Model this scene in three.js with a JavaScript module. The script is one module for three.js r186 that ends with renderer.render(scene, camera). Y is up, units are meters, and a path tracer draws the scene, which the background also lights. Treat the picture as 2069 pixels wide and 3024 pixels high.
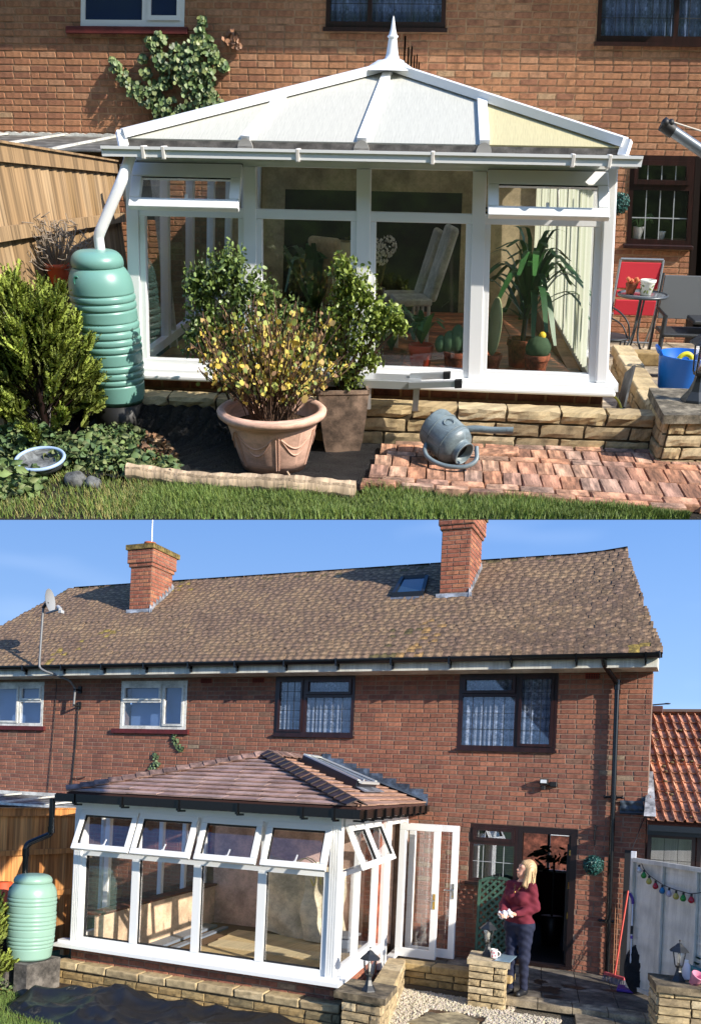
import * as THREE from 'three';
import { mergeGeometries, toCreasedNormals } from 'three/addons/utils/BufferGeometryUtils.js';
import { RoundedBoxGeometry } from 'three/addons/geometries/RoundedBoxGeometry.js';

// Two gardens, before and after: the finished house stands on level ground; the earlier garden stands on a tilted terrace above it (half size).
const scene = new THREE.Scene();
const renderer = new THREE.WebGLRenderer();
renderer.toneMapping = THREE.LinearToneMapping;
renderer.toneMappingExposure = 1.72;
renderer.shadowMap.enabled = true;

const camera = new THREE.PerspectiveCamera(88.06, 700 / 1571.2, 0.05, 600);
camera.position.set(0.55, 2.6, 12.42);
camera.quaternion.set(0.004321, 0.195884, 0.021628, 0.980379);
camera.setViewOffset(700, 1571.2, 0, 0, 700, 1024);

const SUN = new THREE.Vector3(0.883, 0.33, 0.347).normalize();
{ // clear blue sky with thin cirrus, paler towards the horizon
  const W = 1024, H = 512, d = new Float32Array(W * H * 4);
  const hash = (i, j) => { const s = Math.sin(i * 127.1 + j * 311.7) * 43758.5453; return s - Math.floor(s); };
  const vn = (x, y, per) => { const i = Math.floor(x), j = Math.floor(y), f = x - i, g = y - j, u = f * f * (3 - 2 * f), v = g * g * (3 - 2 * g), m = (a) => ((a % per) + per) % per;
    return (hash(m(i), j) * (1 - u) + hash(m(i + 1), j) * u) * (1 - v) + (hash(m(i), j + 1) * (1 - u) + hash(m(i + 1), j + 1) * u) * v; };
  for (let r = 0; r < H; r++) for (let c = 0; c < W; c++) {
    const el = ((r + 0.5) / H - 0.5) * Math.PI, az = ((c + 0.5) / W - 0.5) * 2 * Math.PI;
    const y = Math.max(0, Math.sin(el)), x = Math.cos(az) * Math.cos(el), z = Math.sin(az) * Math.cos(el);
    const cs = Math.max(0, x * SUN.x + y * SUN.y + z * SUN.z);
    const t = Math.pow(Math.min(1, y * 1.9), 0.62), h = 0.5 + 0.5 * (x * SUN.x + z * SUN.z);
    const zen = [0.05, 0.17, 0.5], hor = [0.36, 0.56, 0.82];
    const gl = Math.pow(cs, 6) * 0.35 + Math.pow(cs, 40) * 1.2;
    let q = [0, 1, 2].map((k) => hor[k] * (1 - t) + zen[k] * t);
    q = q.map((v, k) => v * (0.84 + 0.26 * h) + gl * [0.9, 0.95, 1][k]);
    const u = (az / Math.PI) * 12, w = vn(u * 1.0, el * 26, 24) * 0.5 + vn(u * 2, el * 60 + 7, 48) * 0.3 + vn(u * 6, el * 120 + 3, 144) * 0.2;
    const cl = Math.max(0, w - 0.56) * 0.28 * Math.min(1, Math.max(0, el) * 8);
    q = q.map((v, k) => v + cl * ([0.8, 0.85, 0.9][k] - v * 0.6));
    const o = (r * W + c) * 4; d[o] = q[0]; d[o + 1] = q[1]; d[o + 2] = q[2]; d[o + 3] = 1;
  }
  const sky = new THREE.DataTexture(d, W, H, THREE.RGBAFormat, THREE.FloatType);
  sky.mapping = THREE.EquirectangularReflectionMapping; sky.magFilter = THREE.LinearFilter; sky.needsUpdate = true;
  scene.background = sky; scene.environment = sky;
}
const sun = new THREE.DirectionalLight(new THREE.Color(1, 0.92, 0.8), 4.7);
sun.position.copy(SUN).multiplyScalar(40).add(new THREE.Vector3(-4, 2, 2)); sun.target.position.set(-4, 2, 2);
sun.castShadow = true; sun.shadow.mapSize.set(4096, 4096);
Object.assign(sun.shadow.camera, { left: -16, right: 16, top: 14, bottom: -14, near: 1, far: 90 });
sun.shadow.bias = -0.0004;
scene.add(sun, sun.target);

// ------------------------------------------------------------------ helpers
const V = (x, y, z) => new THREE.Vector3(x, y, z);
function rng(seed) { let s = seed >>> 0; return () => { s = (s + 0x6d2b79f5) | 0; let t = Math.imul(s ^ (s >>> 15), 1 | s); t = (t + Math.imul(t ^ (t >>> 7), 61 | t)) ^ t; return ((t ^ (t >>> 14)) >>> 0) / 4294967296; }; }
const R0 = rng(7);
const rr = (r, a, b) => a + (b - a) * r();
const names = new Map();
function numbered(n) { const k = names.get(n) || 0; names.set(n, k + 1); return k ? n + '_' + String(k).padStart(3, '0') : n; }

// tileable noise textures (grey, used as a tint and as relief)
function noiseTex(n, oct, seed, shape) {
  const a = new Float32Array(n * n), r = rng(seed);
  for (const [fx, fy, amp] of oct) {
    const g = Array.from({ length: fx * fy }, () => r());
    for (let y = 0; y < n; y++) for (let x = 0; x < n; x++) {
      const u = (x / n) * fx, v = (y / n) * fy, i = Math.floor(u), j = Math.floor(v), f = u - i, h = v - j, s = f * f * (3 - 2 * f), t = h * h * (3 - 2 * h);
      const at = (p, q) => g[((q % fy) * fx) + (p % fx)];
      a[y * n + x] += amp * ((at(i, j) * (1 - s) + at(i + 1, j) * s) * (1 - t) + (at(i, j + 1) * (1 - s) + at(i + 1, j + 1) * s) * t);
    }
  }
  const tot = oct.reduce((s, o) => s + o[2], 0), d = new Uint8Array(n * n * 4);
  for (let i = 0; i < n * n; i++) { const v = Math.max(0, Math.min(255, 255 * shape(a[i] / tot))); d[i * 4] = d[i * 4 + 1] = d[i * 4 + 2] = v; d[i * 4 + 3] = 255; }
  return { n, d };
}
const ctr = (v, c, g) => c + (v - 0.5) * g;
const NOISE = {
  grain: noiseTex(256, [[16, 16, 0.3], [48, 48, 0.4], [128, 128, 0.5]], 11, (v) => ctr(v, 0.93, 0.5)),
  blotch: noiseTex(256, [[4, 4, 0.5], [9, 9, 0.4], [22, 22, 0.3], [64, 64, 0.25], [128, 128, 0.15]], 12, (v) => ctr(v, 0.92, 0.6)),
  stain: noiseTex(256, [[3, 3, 0.6], [7, 7, 0.5], [17, 17, 0.35], [50, 50, 0.2], [128, 128, 0.2]], 13, (v) => ctr(v, 0.86, 1.25)),
  wood: noiseTex(256, [[24, 2, 0.5], [60, 3, 0.45], [128, 6, 0.3], [5, 3, 0.4]], 14, (v) => ctr(v, 0.9, 0.8)),
  streak: noiseTex(256, [[40, 2, 0.4], [100, 4, 0.3], [6, 4, 0.6], [128, 90, 0.15]], 15, (v) => ctr(v, 0.94, 0.35)),
  rough: noiseTex(256, [[12, 12, 0.4], [30, 30, 0.5], [70, 70, 0.5], [128, 128, 0.3]], 16, (v) => ctr(v, 0.5, 2.2)),
  fine: noiseTex(256, [[64, 64, 0.5], [128, 128, 0.6]], 17, (v) => ctr(v, 0.96, 0.2)),
};
const texCache = new Map();
function tex(kind, size, colour) {
  const key = kind + size + !!colour; if (texCache.has(key)) return texCache.get(key);
  const base = kind + '#' + !!colour; let b = texCache.get(base);
  if (!b) { b = new THREE.DataTexture(NOISE[kind].d, NOISE[kind].n, NOISE[kind].n); b.magFilter = THREE.LinearFilter; b.wrapS = b.wrapT = THREE.RepeatWrapping; if (colour) b.colorSpace = THREE.SRGBColorSpace; b.needsUpdate = true; texCache.set(base, b); }
  const t = b.clone(); t.repeat.set(1 / (size[0] || size), 1 / (size[1] || size)); t.needsUpdate = true; texCache.set(key, t); return t;
}
const mats = new Map();
// colour (sRGB hex of the bare surface), o: rough, map [kind, metres], bump [kind, metres, depth], metal, and any other parameter
function mat(colour, o = {}) {
  const key = colour + JSON.stringify(o); if (mats.has(key)) return mats.get(key);
  const { rough = 0.8, map, bump, metal = 0, phys, ...rest } = o;
  const p = { color: new THREE.Color(colour), roughness: rough, metalness: metal, ...rest };
  if (map) p.map = tex(map[0], map[1], true);
  if (bump) { p.bumpMap = tex(bump[0], bump[1], false); p.bumpScale = bump[2]; }
  const m = phys || rest.transmission || rest.clearcoat || rest.sheen ? new THREE.MeshPhysicalMaterial(p) : new THREE.MeshStandardMaterial(p);
  mats.set(key, m); return m;
}
const ds = THREE.DoubleSide;

function uvm(g) { // uv in metres by the dominant axis of the normal
  const p = g.attributes.position, n = g.attributes.normal, u = new Float32Array(p.count * 2);
  for (let i = 0; i < p.count; i++) {
    const ax = Math.abs(n.getX(i)), ay = Math.abs(n.getY(i)), az = Math.abs(n.getZ(i));
    if (ax > ay && ax > az) { u[i * 2] = p.getZ(i) + 0.37; u[i * 2 + 1] = p.getY(i); } else if (ay > az) { u[i * 2] = p.getX(i); u[i * 2 + 1] = p.getZ(i) + 0.61; } else { u[i * 2] = p.getX(i); u[i * 2 + 1] = p.getY(i); }
  }
  g.setAttribute('uv', new THREE.BufferAttribute(u, 2)); return g;
}
function flat(g) { g = g.index ? g.toNonIndexed() : g; for (const k of Object.keys(g.attributes)) if (!['position', 'normal', 'uv'].includes(k)) g.deleteAttribute(k); g.morphAttributes = {}; return g; }
const box = (x0, y0, z0, x1, y1, z1) => new THREE.BoxGeometry(x1 - x0, y1 - y0, z1 - z0).translate((x0 + x1) / 2, (y0 + y1) / 2, (z0 + z1) / 2);
const rbox = (x0, y0, z0, x1, y1, z1, r = 0.01, s = 2) => new RoundedBoxGeometry(x1 - x0, y1 - y0, z1 - z0, s, r).translate((x0 + x1) / 2, (y0 + y1) / 2, (z0 + z1) / 2);
const arr = (p) => (p.isVector3 ? p.clone() : V(...p));
function beam(a, b, w, h = w, up = [0, 1, 0]) { // bar of section w x h from a to b
  a = arr(a); b = arr(b); const d = b.clone().sub(a), L = d.length(); d.normalize();
  let u = arr(up); if (Math.abs(d.dot(u)) > 0.98) u = V(0, 0, 1); const s = V().crossVectors(u, d).normalize(), t = V().crossVectors(d, s);
  return new THREE.BoxGeometry(w, h, L).applyMatrix4(new THREE.Matrix4().makeBasis(s, t, d).setPosition(a.add(b).multiplyScalar(0.5)));
}
function rod(a, b, r, r2 = r, seg = 10) { a = arr(a); b = arr(b); const d = b.clone().sub(a), L = d.length(); return new THREE.CylinderGeometry(r2, r, L, seg).applyQuaternion(new THREE.Quaternion().setFromUnitVectors(V(0, 1, 0), d.normalize())).translate((a.x + b.x) / 2, (a.y + b.y) / 2, (a.z + b.z) / 2); }
const tube = (pts, r, seg = 24, rad = 8, closed = false, tension = 0.5) => new THREE.TubeGeometry(new THREE.CatmullRomCurve3(pts.map(arr), closed, 'catmullrom', tension), seg, r, rad, closed);
const lathe = (pts, seg = 32) => new THREE.LatheGeometry(pts.map(([x, y]) => new THREE.Vector2(x, y)), seg);
const ball = (x, y, z, r, s = 16) => new THREE.SphereGeometry(r, s, Math.round(s * 0.7)).translate(x, y, z);
function poly(pts, th, dir) { // flat polygon (array of 3-d points, counter-clockwise from outside) thickened by th against its normal
  pts = pts.map(arr); const n = dir ? arr(dir) : V().crossVectors(pts[1].clone().sub(pts[0]), pts[2].clone().sub(pts[0])).normalize();
  const q = pts.map((p) => p.clone().addScaledVector(n, -th)), o = [], tri = (a, b, c) => o.push(...a.toArray(), ...b.toArray(), ...c.toArray());
  for (let i = 1; i + 1 < pts.length; i++) { tri(pts[0], pts[i], pts[i + 1]); tri(q[0], q[i + 1], q[i]); }
  for (let i = 0; i < pts.length; i++) { const j = (i + 1) % pts.length; tri(pts[i], q[i], q[j]); tri(pts[i], q[j], pts[j]); }
  const g = new THREE.BufferGeometry(); g.setAttribute('position', new THREE.Float32BufferAttribute(o, 3)); g.computeVertexNormals(); g.setAttribute('uv', new THREE.Float32BufferAttribute(new Float32Array(o.length / 3 * 2), 2)); return g;
}
function bend(g, f) { const p = g.attributes.position, v = V(); for (let i = 0; i < p.count; i++) { v.fromBufferAttribute(p, i); f(v); p.setXYZ(i, v.x, v.y, v.z); } g.computeVertexNormals(); return g; }
const join = (gs) => mergeGeometries(gs.map(flat));
let WARP = null; // a whole-thing deformation (a leaning or skewed building), used while that thing is built
function mesh(name, gs, m, parent) { // merge geometries into ONE named mesh
  let g = join([].concat(gs)); if (WARP) { const n0 = g; g = WARP(n0); } uvm(g);
  const o = new THREE.Mesh(g, m); o.name = parent && parent !== scene ? name : numbered(name); o.castShadow = o.receiveShadow = true; (parent || scene).add(o); return o;
}
function tag(o, label, category, group, kind) { Object.assign(o.userData, { label, category }); if (group) o.userData.group = group; if (kind) o.userData.kind = kind; return o; }
function thing(name, label, category, pos = [0, 0, 0], turn = 0, group) { const o = new THREE.Group(); o.name = numbered(name); o.position.set(...pos); o.rotation.y = turn; scene.add(o); return tag(o, label, category, group); }
function struct(o) { o.userData.kind = 'structure'; return o; }
function sub(name, parent, pos = [0, 0, 0]) { const o = new THREE.Group(); o.name = name; o.position.set(...pos); parent.add(o); return o; }
function part(o, m, name, parent) { const x = new THREE.Mesh(o, m); x.name = name; x.castShadow = x.receiveShadow = true; parent.add(x); return x; }
function stuff(name, geo, m, list, parent, colours) { // list of Matrix4
  const o = new THREE.InstancedMesh(geo, m, list.length); o.name = parent && parent !== scene ? name : numbered(name); list.forEach((x, i) => o.setMatrixAt(i, x)); if (colours) colours.forEach((c, i) => o.setColorAt(i, c));
  o.castShadow = o.receiveShadow = true; o.userData.kind = 'stuff'; (parent || scene).add(o); return o;
}
const MX = (p, q, s) => new THREE.Matrix4().compose(arr(p), q, s.isVector3 ? s : typeof s === 'number' ? V(s, s, s) : V(...s));
const QE = (x, y, z, o = 'XYZ') => new THREE.Quaternion().setFromEuler(new THREE.Euler(x, y, z, o));
const UPM = new THREE.Matrix4().compose(V(-1.34366, 6.16283, 6.58241), new THREE.Quaternion(0.332094, 0.149648, -0.06765, 0.928839), V(0.5, 0.5, 0.5));
const upper = []; // things of the earlier garden; set on its terrace at the end
const up = (o) => { upper.push(o); return o; };

// ---- brickwork: mortar slab with openings, bricks laid over it
function brickShape(seed, rough, e = 0.035, ey = e * 2.4) { // unit brick with worn arrises: front face inset, corners uneven
  const r = rng(seed), o = [], j = () => (r() - 0.5) * rough;
  const f = [[-0.5 + e, -0.5 + ey], [0.5 - e, -0.5 + ey], [0.5 - e, 0.5 - ey], [-0.5 + e, 0.5 - ey]].map(([x, y]) => V(x + j(), y + j() * 2, 0.5 + j() * 0.5));
  const b = [[-0.5, -0.5], [0.5, -0.5], [0.5, 0.5], [-0.5, 0.5]].map(([x, y]) => V(x + j() * 0.5, y + j(), 0.2));
  const k = b.map((v) => V(v.x, v.y, -0.5)), tri = (...a) => a.forEach((v) => o.push(...v.toArray()));
  tri(f[0], f[1], f[2]); tri(f[0], f[2], f[3]);
  for (let i = 0; i < 4; i++) { const n = (i + 1) % 4; tri(b[i], b[n], f[n]); tri(b[i], f[n], f[i]); tri(k[i], k[n], b[n]); tri(k[i], b[n], b[i]); }
  const g = new THREE.BufferGeometry(); g.setAttribute('position', new THREE.Float32BufferAttribute(o, 3)); g.computeVertexNormals();
  const u = new Float32Array(o.length / 3 * 2), ox = r() * 3, oy = r() * 3; for (let i = 0; i < o.length / 3; i++) { u[i * 2] = o[i * 3] * 0.22 + ox; u[i * 2 + 1] = o[i * 3 + 1] * 0.065 + o[i * 3 + 2] * 0.05 + oy; }
  g.setAttribute('uv', new THREE.BufferAttribute(u, 2)); return g;
}
const BRICKS = Array.from({ length: 8 }, (_, i) => brickShape(100 + i, 0.03));
const ROCKS = Array.from({ length: 8 }, (_, i) => { // rock-faced walling block
  const g = new THREE.BoxGeometry(1, 1, 1, 5, 3, 2).toNonIndexed(), r = rng(300 + i), seen = new Map();
  bend(g, (v) => { const k = v.toArray().map((a) => a.toFixed(3)).join(); if (!seen.has(k)) seen.set(k, [r(), r(), r()]); const q = seen.get(k), ex = Math.abs(v.x) > 0.49, ey = Math.abs(v.y) > 0.49;
    if (v.z > 0.4) v.z += (q[2] - 0.7) * 0.14 - (ex || ey ? 0.06 : 0); v.x += (q[0] - 0.5) * 0.03 - (ex && v.z > 0.4 ? Math.sign(v.x) * 0.02 : 0); v.y += (q[1] - 0.5) * 0.06 - (ey && v.z > 0.4 ? Math.sign(v.y) * 0.05 : 0); });
  const p = g.attributes.position, u = new Float32Array(p.count * 2); for (let k = 0; k < p.count; k++) { u[k * 2] = p.getX(k) * 0.4 + p.getZ(k) * 0.2 + i * 0.3; u[k * 2 + 1] = p.getY(k) * 0.12 + p.getZ(k) * 0.1 + i * 0.17; }
  g.setAttribute('uv', new THREE.BufferAttribute(u, 2)); return g;
});
function rects(x0, x1, y0, y1, holes) { // the rectangle minus holes, cut into boxes
  const xs = [...new Set([x0, x1, ...holes.flatMap((h) => [h[0], h[1]])])].filter((v) => v >= x0 && v <= x1).sort((a, b) => a - b), out = [];
  for (let i = 0; i + 1 < xs.length; i++) { const m = (xs[i] + xs[i + 1]) / 2; let ys = [[y0, y1]];
    for (const h of holes) if (m > h[0] && m < h[1]) ys = ys.flatMap(([a, b]) => [[a, Math.min(b, h[2])], [Math.max(a, h[3]), b]]).filter(([a, b]) => b - a > 1e-4);
    for (const [a, b] of ys) out.push([xs[i], xs[i + 1], a, b]); }
  return out;
}
// bricks over a wall in the plane z (facing +z): seen(x, y) says where they show; the nearest 300 are meshes of their own, the rest one stuff part
function layBricks(parent, { x0, x1, y0, y1, z, px = 0.235, py = 0.075, holes = [], tones, seed = 1, near, hide, place, shapes = BRICKS, joint = 0.0095, proud = 0.007, depth = 0.05, most = 300, name = 'brick', half = 0.5, wob = 0.004, m4 }) {
  const r = rng(seed), list = [];
  for (let row = 0, y = y0; y < y1 - 0.02; row++, y += py) {
    const yb = Math.min(y + py, y1); let x = x0 - px * (row % 2 ? half : 0) - r() * 0.02;
    while (x < x1) { let L = px; if (r() < 0.06) L = px * 0.5; const a = Math.max(x, x0), b = Math.min(x + L, x1); x += L; if (b - a < 0.03) continue;
      let spans = [[a, b]]; const ym = (y + yb) / 2;
      for (const h of holes) if (ym > h[2] && ym < h[3]) spans = spans.flatMap(([p, q]) => (q <= h[0] || p >= h[1] ? [[p, q]] : [[p, Math.min(q, h[0])], [Math.max(p, h[1]), q]])).filter(([p, q]) => q - p > 0.03);
      for (const [p, q] of spans) { const cx = (p + q) / 2; if (hide && hide(cx, ym)) continue; list.push([cx, ym, q - p - joint, yb - y - joint, r(), r(), r(), r()]); } }
  }
  if (near) list.sort((a, b) => near(a[0], a[1]) - near(b[0], b[1]));
  const tw = tones.flatMap((t) => Array(t[1]).fill(t[0])), per = new Map();
  list.forEach((b, i) => {
    let [cx, cy, w, h, a, c, e, f] = b; const wv = 0.5 + 0.5 * Math.sin(cx * 1.3 + Math.sin(cy * 2.1) + seed) * Math.sin(cy * 1.9 + cx * 0.5), m = tw[Math.min(tw.length - 1, Math.floor((a * 0.74 + wv * 0.26) * tw.length))], g = shapes[Math.floor(c * shapes.length)];
    const zz = z + proud - depth / 2 + (e - 0.5) * wob; let P = V(cx, cy, zz), sx = w; if (place) { const q = place(cx, cy, zz); P = V(q[0], q[1], q[2]); sx = w * q[3]; }
    const X = MX(P, QE(0, (f - 0.5) * 0.012, (a - 0.5) * 0.012), V(sx, h, depth)); if (m4) X.premultiply(m4);
    if (i < most) { const o = part(g, m, name, parent); o.applyMatrix4(X); } else { const k = m.uuid + shapes.indexOf(g) % 3; if (!per.has(k)) per.set(k, [shapes[shapes.indexOf(g) % 3], m, []]); per.get(k)[2].push(X); }
  });
  if (list.length > most) { // the rest: one part
    const all = [...per.values()], base = all[0][1], L = [], C = []; const c0 = base.color; const white = base.clone(); white.color.set(1, 1, 1);
    for (const [g, m, l] of all) for (const x of l) { L.push(x); C.push(m.color); }
    stuff(name + 's', shapes[0], white, L, parent, C);
  }
}
// ------------------------------------------------------------------ shared surfaces
const M = {
  mortar: mat('#8f7766', { rough: 0.95, map: ['blotch', 0.9], bump: ['fine', 0.15, 0.003] }),
  mortarU: mat('#b8906f', { rough: 0.95, map: ['blotch', 0.9], bump: ['fine', 0.15, 0.003] }),
  white: mat('#e9e9e6', { rough: 0.28 }),
  whiteOld: mat('#dddcd4', { rough: 0.4, map: ['blotch', 0.7] }),
  cream: mat('#e2dcc4', { rough: 0.4 }),
  blackP: mat('#0d0e10', { rough: 0.22 }),
  black: mat('#141415', { rough: 0.55 }),
  brown: mat('#2e1512', { rough: 0.38, map: ['wood', 0.5] }),
  brownDk: mat('#1b0e0c', { rough: 0.4 }),
  rubber: mat('#16181b', { rough: 0.8 }),
  glass: mat('#ffffff', { rough: 0, transmission: 1, thickness: 0, ior: 1.62, side: ds }),
  glassHi: mat('#f4f8ff', { rough: 0, transmission: 1, thickness: 0, ior: 1.6, side: ds }),
  lead: mat('#2b2d30', { rough: 0.5 }),
  leadLt: mat('#9a9ea0', { rough: 0.5 }),
  leadSheet: mat('#aab0bb', { rough: 0.45, metal: 0.3, map: ['stain', 0.8] }),
  leadBlue: mat('#6c7d92', { rough: 0.5, metal: 0.2, map: ['stain', 0.5] }),
  chrome: mat('#d5d5d5', { rough: 0.15, metal: 1 }),
  brass: mat('#d7b661', { rough: 0.2, metal: 1 }),
  soil: mat('#7b5d3e', { rough: 1, map: ['stain', 0.9], bump: ['rough', 0.35, 0.03] }),
  grassBed: mat('#5d7434', { rough: 1, map: ['stain', 1.3], bump: ['rough', 0.3, 0.03] }),
  dark: mat('#0a0909', { rough: 0.9 }),
};
const brickMats = (l) => l.map(([c, w]) => [mat(c, { rough: 0.92, map: ['blotch', 0.3], bump: ['grain', 0.12, 0.004] }), w]);
const TONES_L = brickMats([['#b0745a', 2], ['#a66c53', 4], ['#9c664f', 7], ['#94604c', 10], ['#8b5946', 9], ['#7f5143', 5], ['#83614f', 4], ['#958069', 2], ['#704a3f', 2]]);
const TONES_C = brickMats([['#a9694f', 6], ['#9f5f48', 6], ['#b37655', 3], ['#8a5341', 3]]);
const TONES_U = brickMats([['#c4946e', 3], ['#bf8d6b', 7], ['#b9835f', 10], ['#b17a5a', 9], ['#a97457', 5], ['#9f6d53', 3], ['#ba9775', 2], ['#a88d70', 1]]);

// ------------------------------------------------------------------ the ground of the finished garden
{
  const g = new THREE.PlaneGeometry(400, 400, 60, 60).rotateX(-Math.PI / 2).translate(0, -0.125, 0);
  const o = mesh('ground', g, M.grassBed); struct(o);
  const s = mesh('soil_bed', bend(new THREE.PlaneGeometry(6.2, 3.2, 60, 30).rotateX(-Math.PI / 2).translate(-4.6, -0.1, 4.0), (v) => { v.y += 0.012 * Math.sin(v.x * 9 + v.z * 4) * Math.sin(v.z * 11 - v.x * 3); }), M.soil); struct(s);
}

// ------------------------------------------------------------------ the finished house
const HX0 = -14.2;
const house = thing('brick_house', 'long red brick house with mossy brown tiled roof, two chimneys and white and dark windows', 'house');
{
  const win = { w0: [-12.75, -11.22, 3.5, 4.37], ww: [-9.35, -7.89, 3.48, 4.37], dw: [-6.09, -4.615, 3.42, 4.42], bw: [-2.84, -1.325, 3.258, 4.43], kw: [-2.57, -1.82, 1.2, 2.1], door: [-1.82, -0.95, 0.02, 2.1] };
  const holes = Object.values(win);
  const wall = mesh('wall', rects(HX0, 0, -0.2, 4.43, holes).map(([a, b, c, d]) => box(a, c, -0.28, b, d, 0)), M.mortar, house);
  layBricks(wall, { x0: HX0 + 0.2, x1: 0.004, y0: -0.2, y1: 4.43, z: 0, px: 0.238, py: 0.0742, holes, tones: TONES_L, seed: 5, most: 230,
    near: (x, y) => Math.hypot(x - 0.2, (y - 2.2) * 0.8), hide: (x, y) => x > -7.3 && x < -3.62 && y < 2.2 });
  // the gable side and the rest of the body, closed
  mesh('gable_wall', [poly([[0, -0.2, -0.28], [-1.25, -0.2, -4.6], [-1.25, 4.43, -4.6], [0, 4.43, -0.28]], 0.28), poly([[-0.02, 4.43, -0.1], [-1.2, 4.43, -4.4], [-0.66, 6.45, -2.2]], 0.28)], mat('#6a4036', { rough: 0.95, map: ['stain', 0.5] }), house);
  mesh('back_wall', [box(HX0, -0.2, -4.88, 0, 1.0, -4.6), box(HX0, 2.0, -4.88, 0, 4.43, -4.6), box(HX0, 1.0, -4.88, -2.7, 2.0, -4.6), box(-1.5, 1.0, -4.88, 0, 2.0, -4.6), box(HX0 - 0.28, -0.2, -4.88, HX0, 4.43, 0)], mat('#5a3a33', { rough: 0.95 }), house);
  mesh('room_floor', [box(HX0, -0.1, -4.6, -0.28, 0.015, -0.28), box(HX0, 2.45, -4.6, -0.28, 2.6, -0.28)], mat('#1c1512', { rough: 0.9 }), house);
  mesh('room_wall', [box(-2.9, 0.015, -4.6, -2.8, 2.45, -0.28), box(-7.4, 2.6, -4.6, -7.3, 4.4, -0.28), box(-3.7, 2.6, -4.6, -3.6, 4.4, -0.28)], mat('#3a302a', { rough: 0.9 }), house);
  // roof
  const P40 = Math.PI * 40 / 180, E = V(0, 4.62, 0.45), D = V(0, Math.sin(P40), -Math.cos(P40)), N = V(0, Math.cos(P40), Math.sin(P40)), LEN = 3.31;
  const xr = (s) => 0.13 - 0.74 * s - 0.1 * s * (1 - s), xl = (s) => -13.9 + 1.3 * s, lift = (x, s) => 0.06 * Math.pow(Math.max(0, Math.min(1, (x + 1.35 + 0 * s) / 0.75)), 1.6) * s;
  const at = (x, s, h = 0) => V(x, E.y, E.z).addScaledVector(D, s * LEN).addScaledVector(N, h).add(V(0, lift(x, s), 0));
  const roof = mesh('roof', [poly([at(xl(0), 0, -0.02), at(-1.4, 0, -0.02), at(-1.4, 1, -0.02), at(xl(1), 1, -0.02)], 0.06), ...[0, 1, 2, 3].map((i) => poly([at(-1.4 + 0 * i, i / 4, -0.02), at(xr(i / 4), i / 4, -0.02), at(xr((i + 1) / 4), (i + 1) / 4, -0.02), at(-1.4, (i + 1) / 4, -0.02)], 0.06)),
    poly([[xl(0), 4.62, -4.7], [xl(1), 6.74, -2.1], [-0.62, 6.74, -2.1], [-1.35, 4.62, -4.7]], 0.06), poly([[xl(0), 4.6, 0.45], [xl(1), 6.74, -2.1], [xl(0), 4.6, -4.7]], 0.06)], mat('#3b3128', { rough: 1 }), house);
  {
    const r = rng(21), rows = 34, gauge = LEN / rows, tw = 0.15, list = [];
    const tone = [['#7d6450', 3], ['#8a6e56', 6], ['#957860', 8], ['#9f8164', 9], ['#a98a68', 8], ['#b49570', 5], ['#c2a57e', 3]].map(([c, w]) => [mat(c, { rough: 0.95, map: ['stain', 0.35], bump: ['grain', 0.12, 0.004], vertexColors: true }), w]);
    const gold = mat('#b59a4c', { rough: 0.95, map: ['stain', 0.35] }), pale = mat('#c0965c', { rough: 0.95, map: ['stain', 0.35] }), moss = mat('#77693f', { rough: 1, map: ['stain', 0.2] });
    const tones = tone.flatMap(([m, w]) => Array(w).fill(m)); // gold, pale and mossy patches lie below the chimneys
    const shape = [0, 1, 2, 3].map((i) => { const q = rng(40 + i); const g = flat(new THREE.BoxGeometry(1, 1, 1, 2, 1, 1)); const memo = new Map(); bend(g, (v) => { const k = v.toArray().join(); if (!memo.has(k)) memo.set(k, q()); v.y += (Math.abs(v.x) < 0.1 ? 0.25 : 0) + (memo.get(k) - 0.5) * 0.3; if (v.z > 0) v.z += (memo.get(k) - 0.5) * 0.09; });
      const p = g.attributes.position, u = new Float32Array(p.count * 2); for (let k = 0; k < p.count; k++) { u[k * 2] = p.getX(k) * 0.17 + i * 0.4; u[k * 2 + 1] = p.getZ(k) * 0.2 + i * 0.23; } g.setAttribute('uv', new THREE.BufferAttribute(u, 2)); const nn = g.attributes.normal, cc = new Float32Array(p.count * 3); for (let k = 0; k < p.count; k++) { const f = nn.getZ(k) > 0.5 ? 0.1 : nn.getY(k) > 0.5 && p.getZ(k) < 0 ? 0.82 : 1; cc.fill(f, k * 3, k * 3 + 3); } g.setAttribute('color', new THREE.BufferAttribute(cc, 3)); return g; }); // leading edges darkened in vertex colour: painted shade line under each course
    for (let k = 0; k < rows; k++) { const s = k / rows; let x = xl(s) - r() * tw; while (x < xr(s) - 0.03) { const a = Math.max(x, xl(s)), b = Math.min(x + tw, xr(s) + 0.01); x += tw; if (b - a > 0.05) list.push([(a + b) / 2, s, b - a - 0.0015, r(), r(), r(), r(), r()]); } }
    list.sort((p, q) => Math.hypot(p[0] - 0.3, p[1] * 3.3) - Math.hypot(q[0] - 0.3, q[1] * 3.3));
    const QT = new THREE.Quaternion().setFromUnitVectors(V(0, 0, 1), D.clone().negate()), rest = [], col = [];
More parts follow.
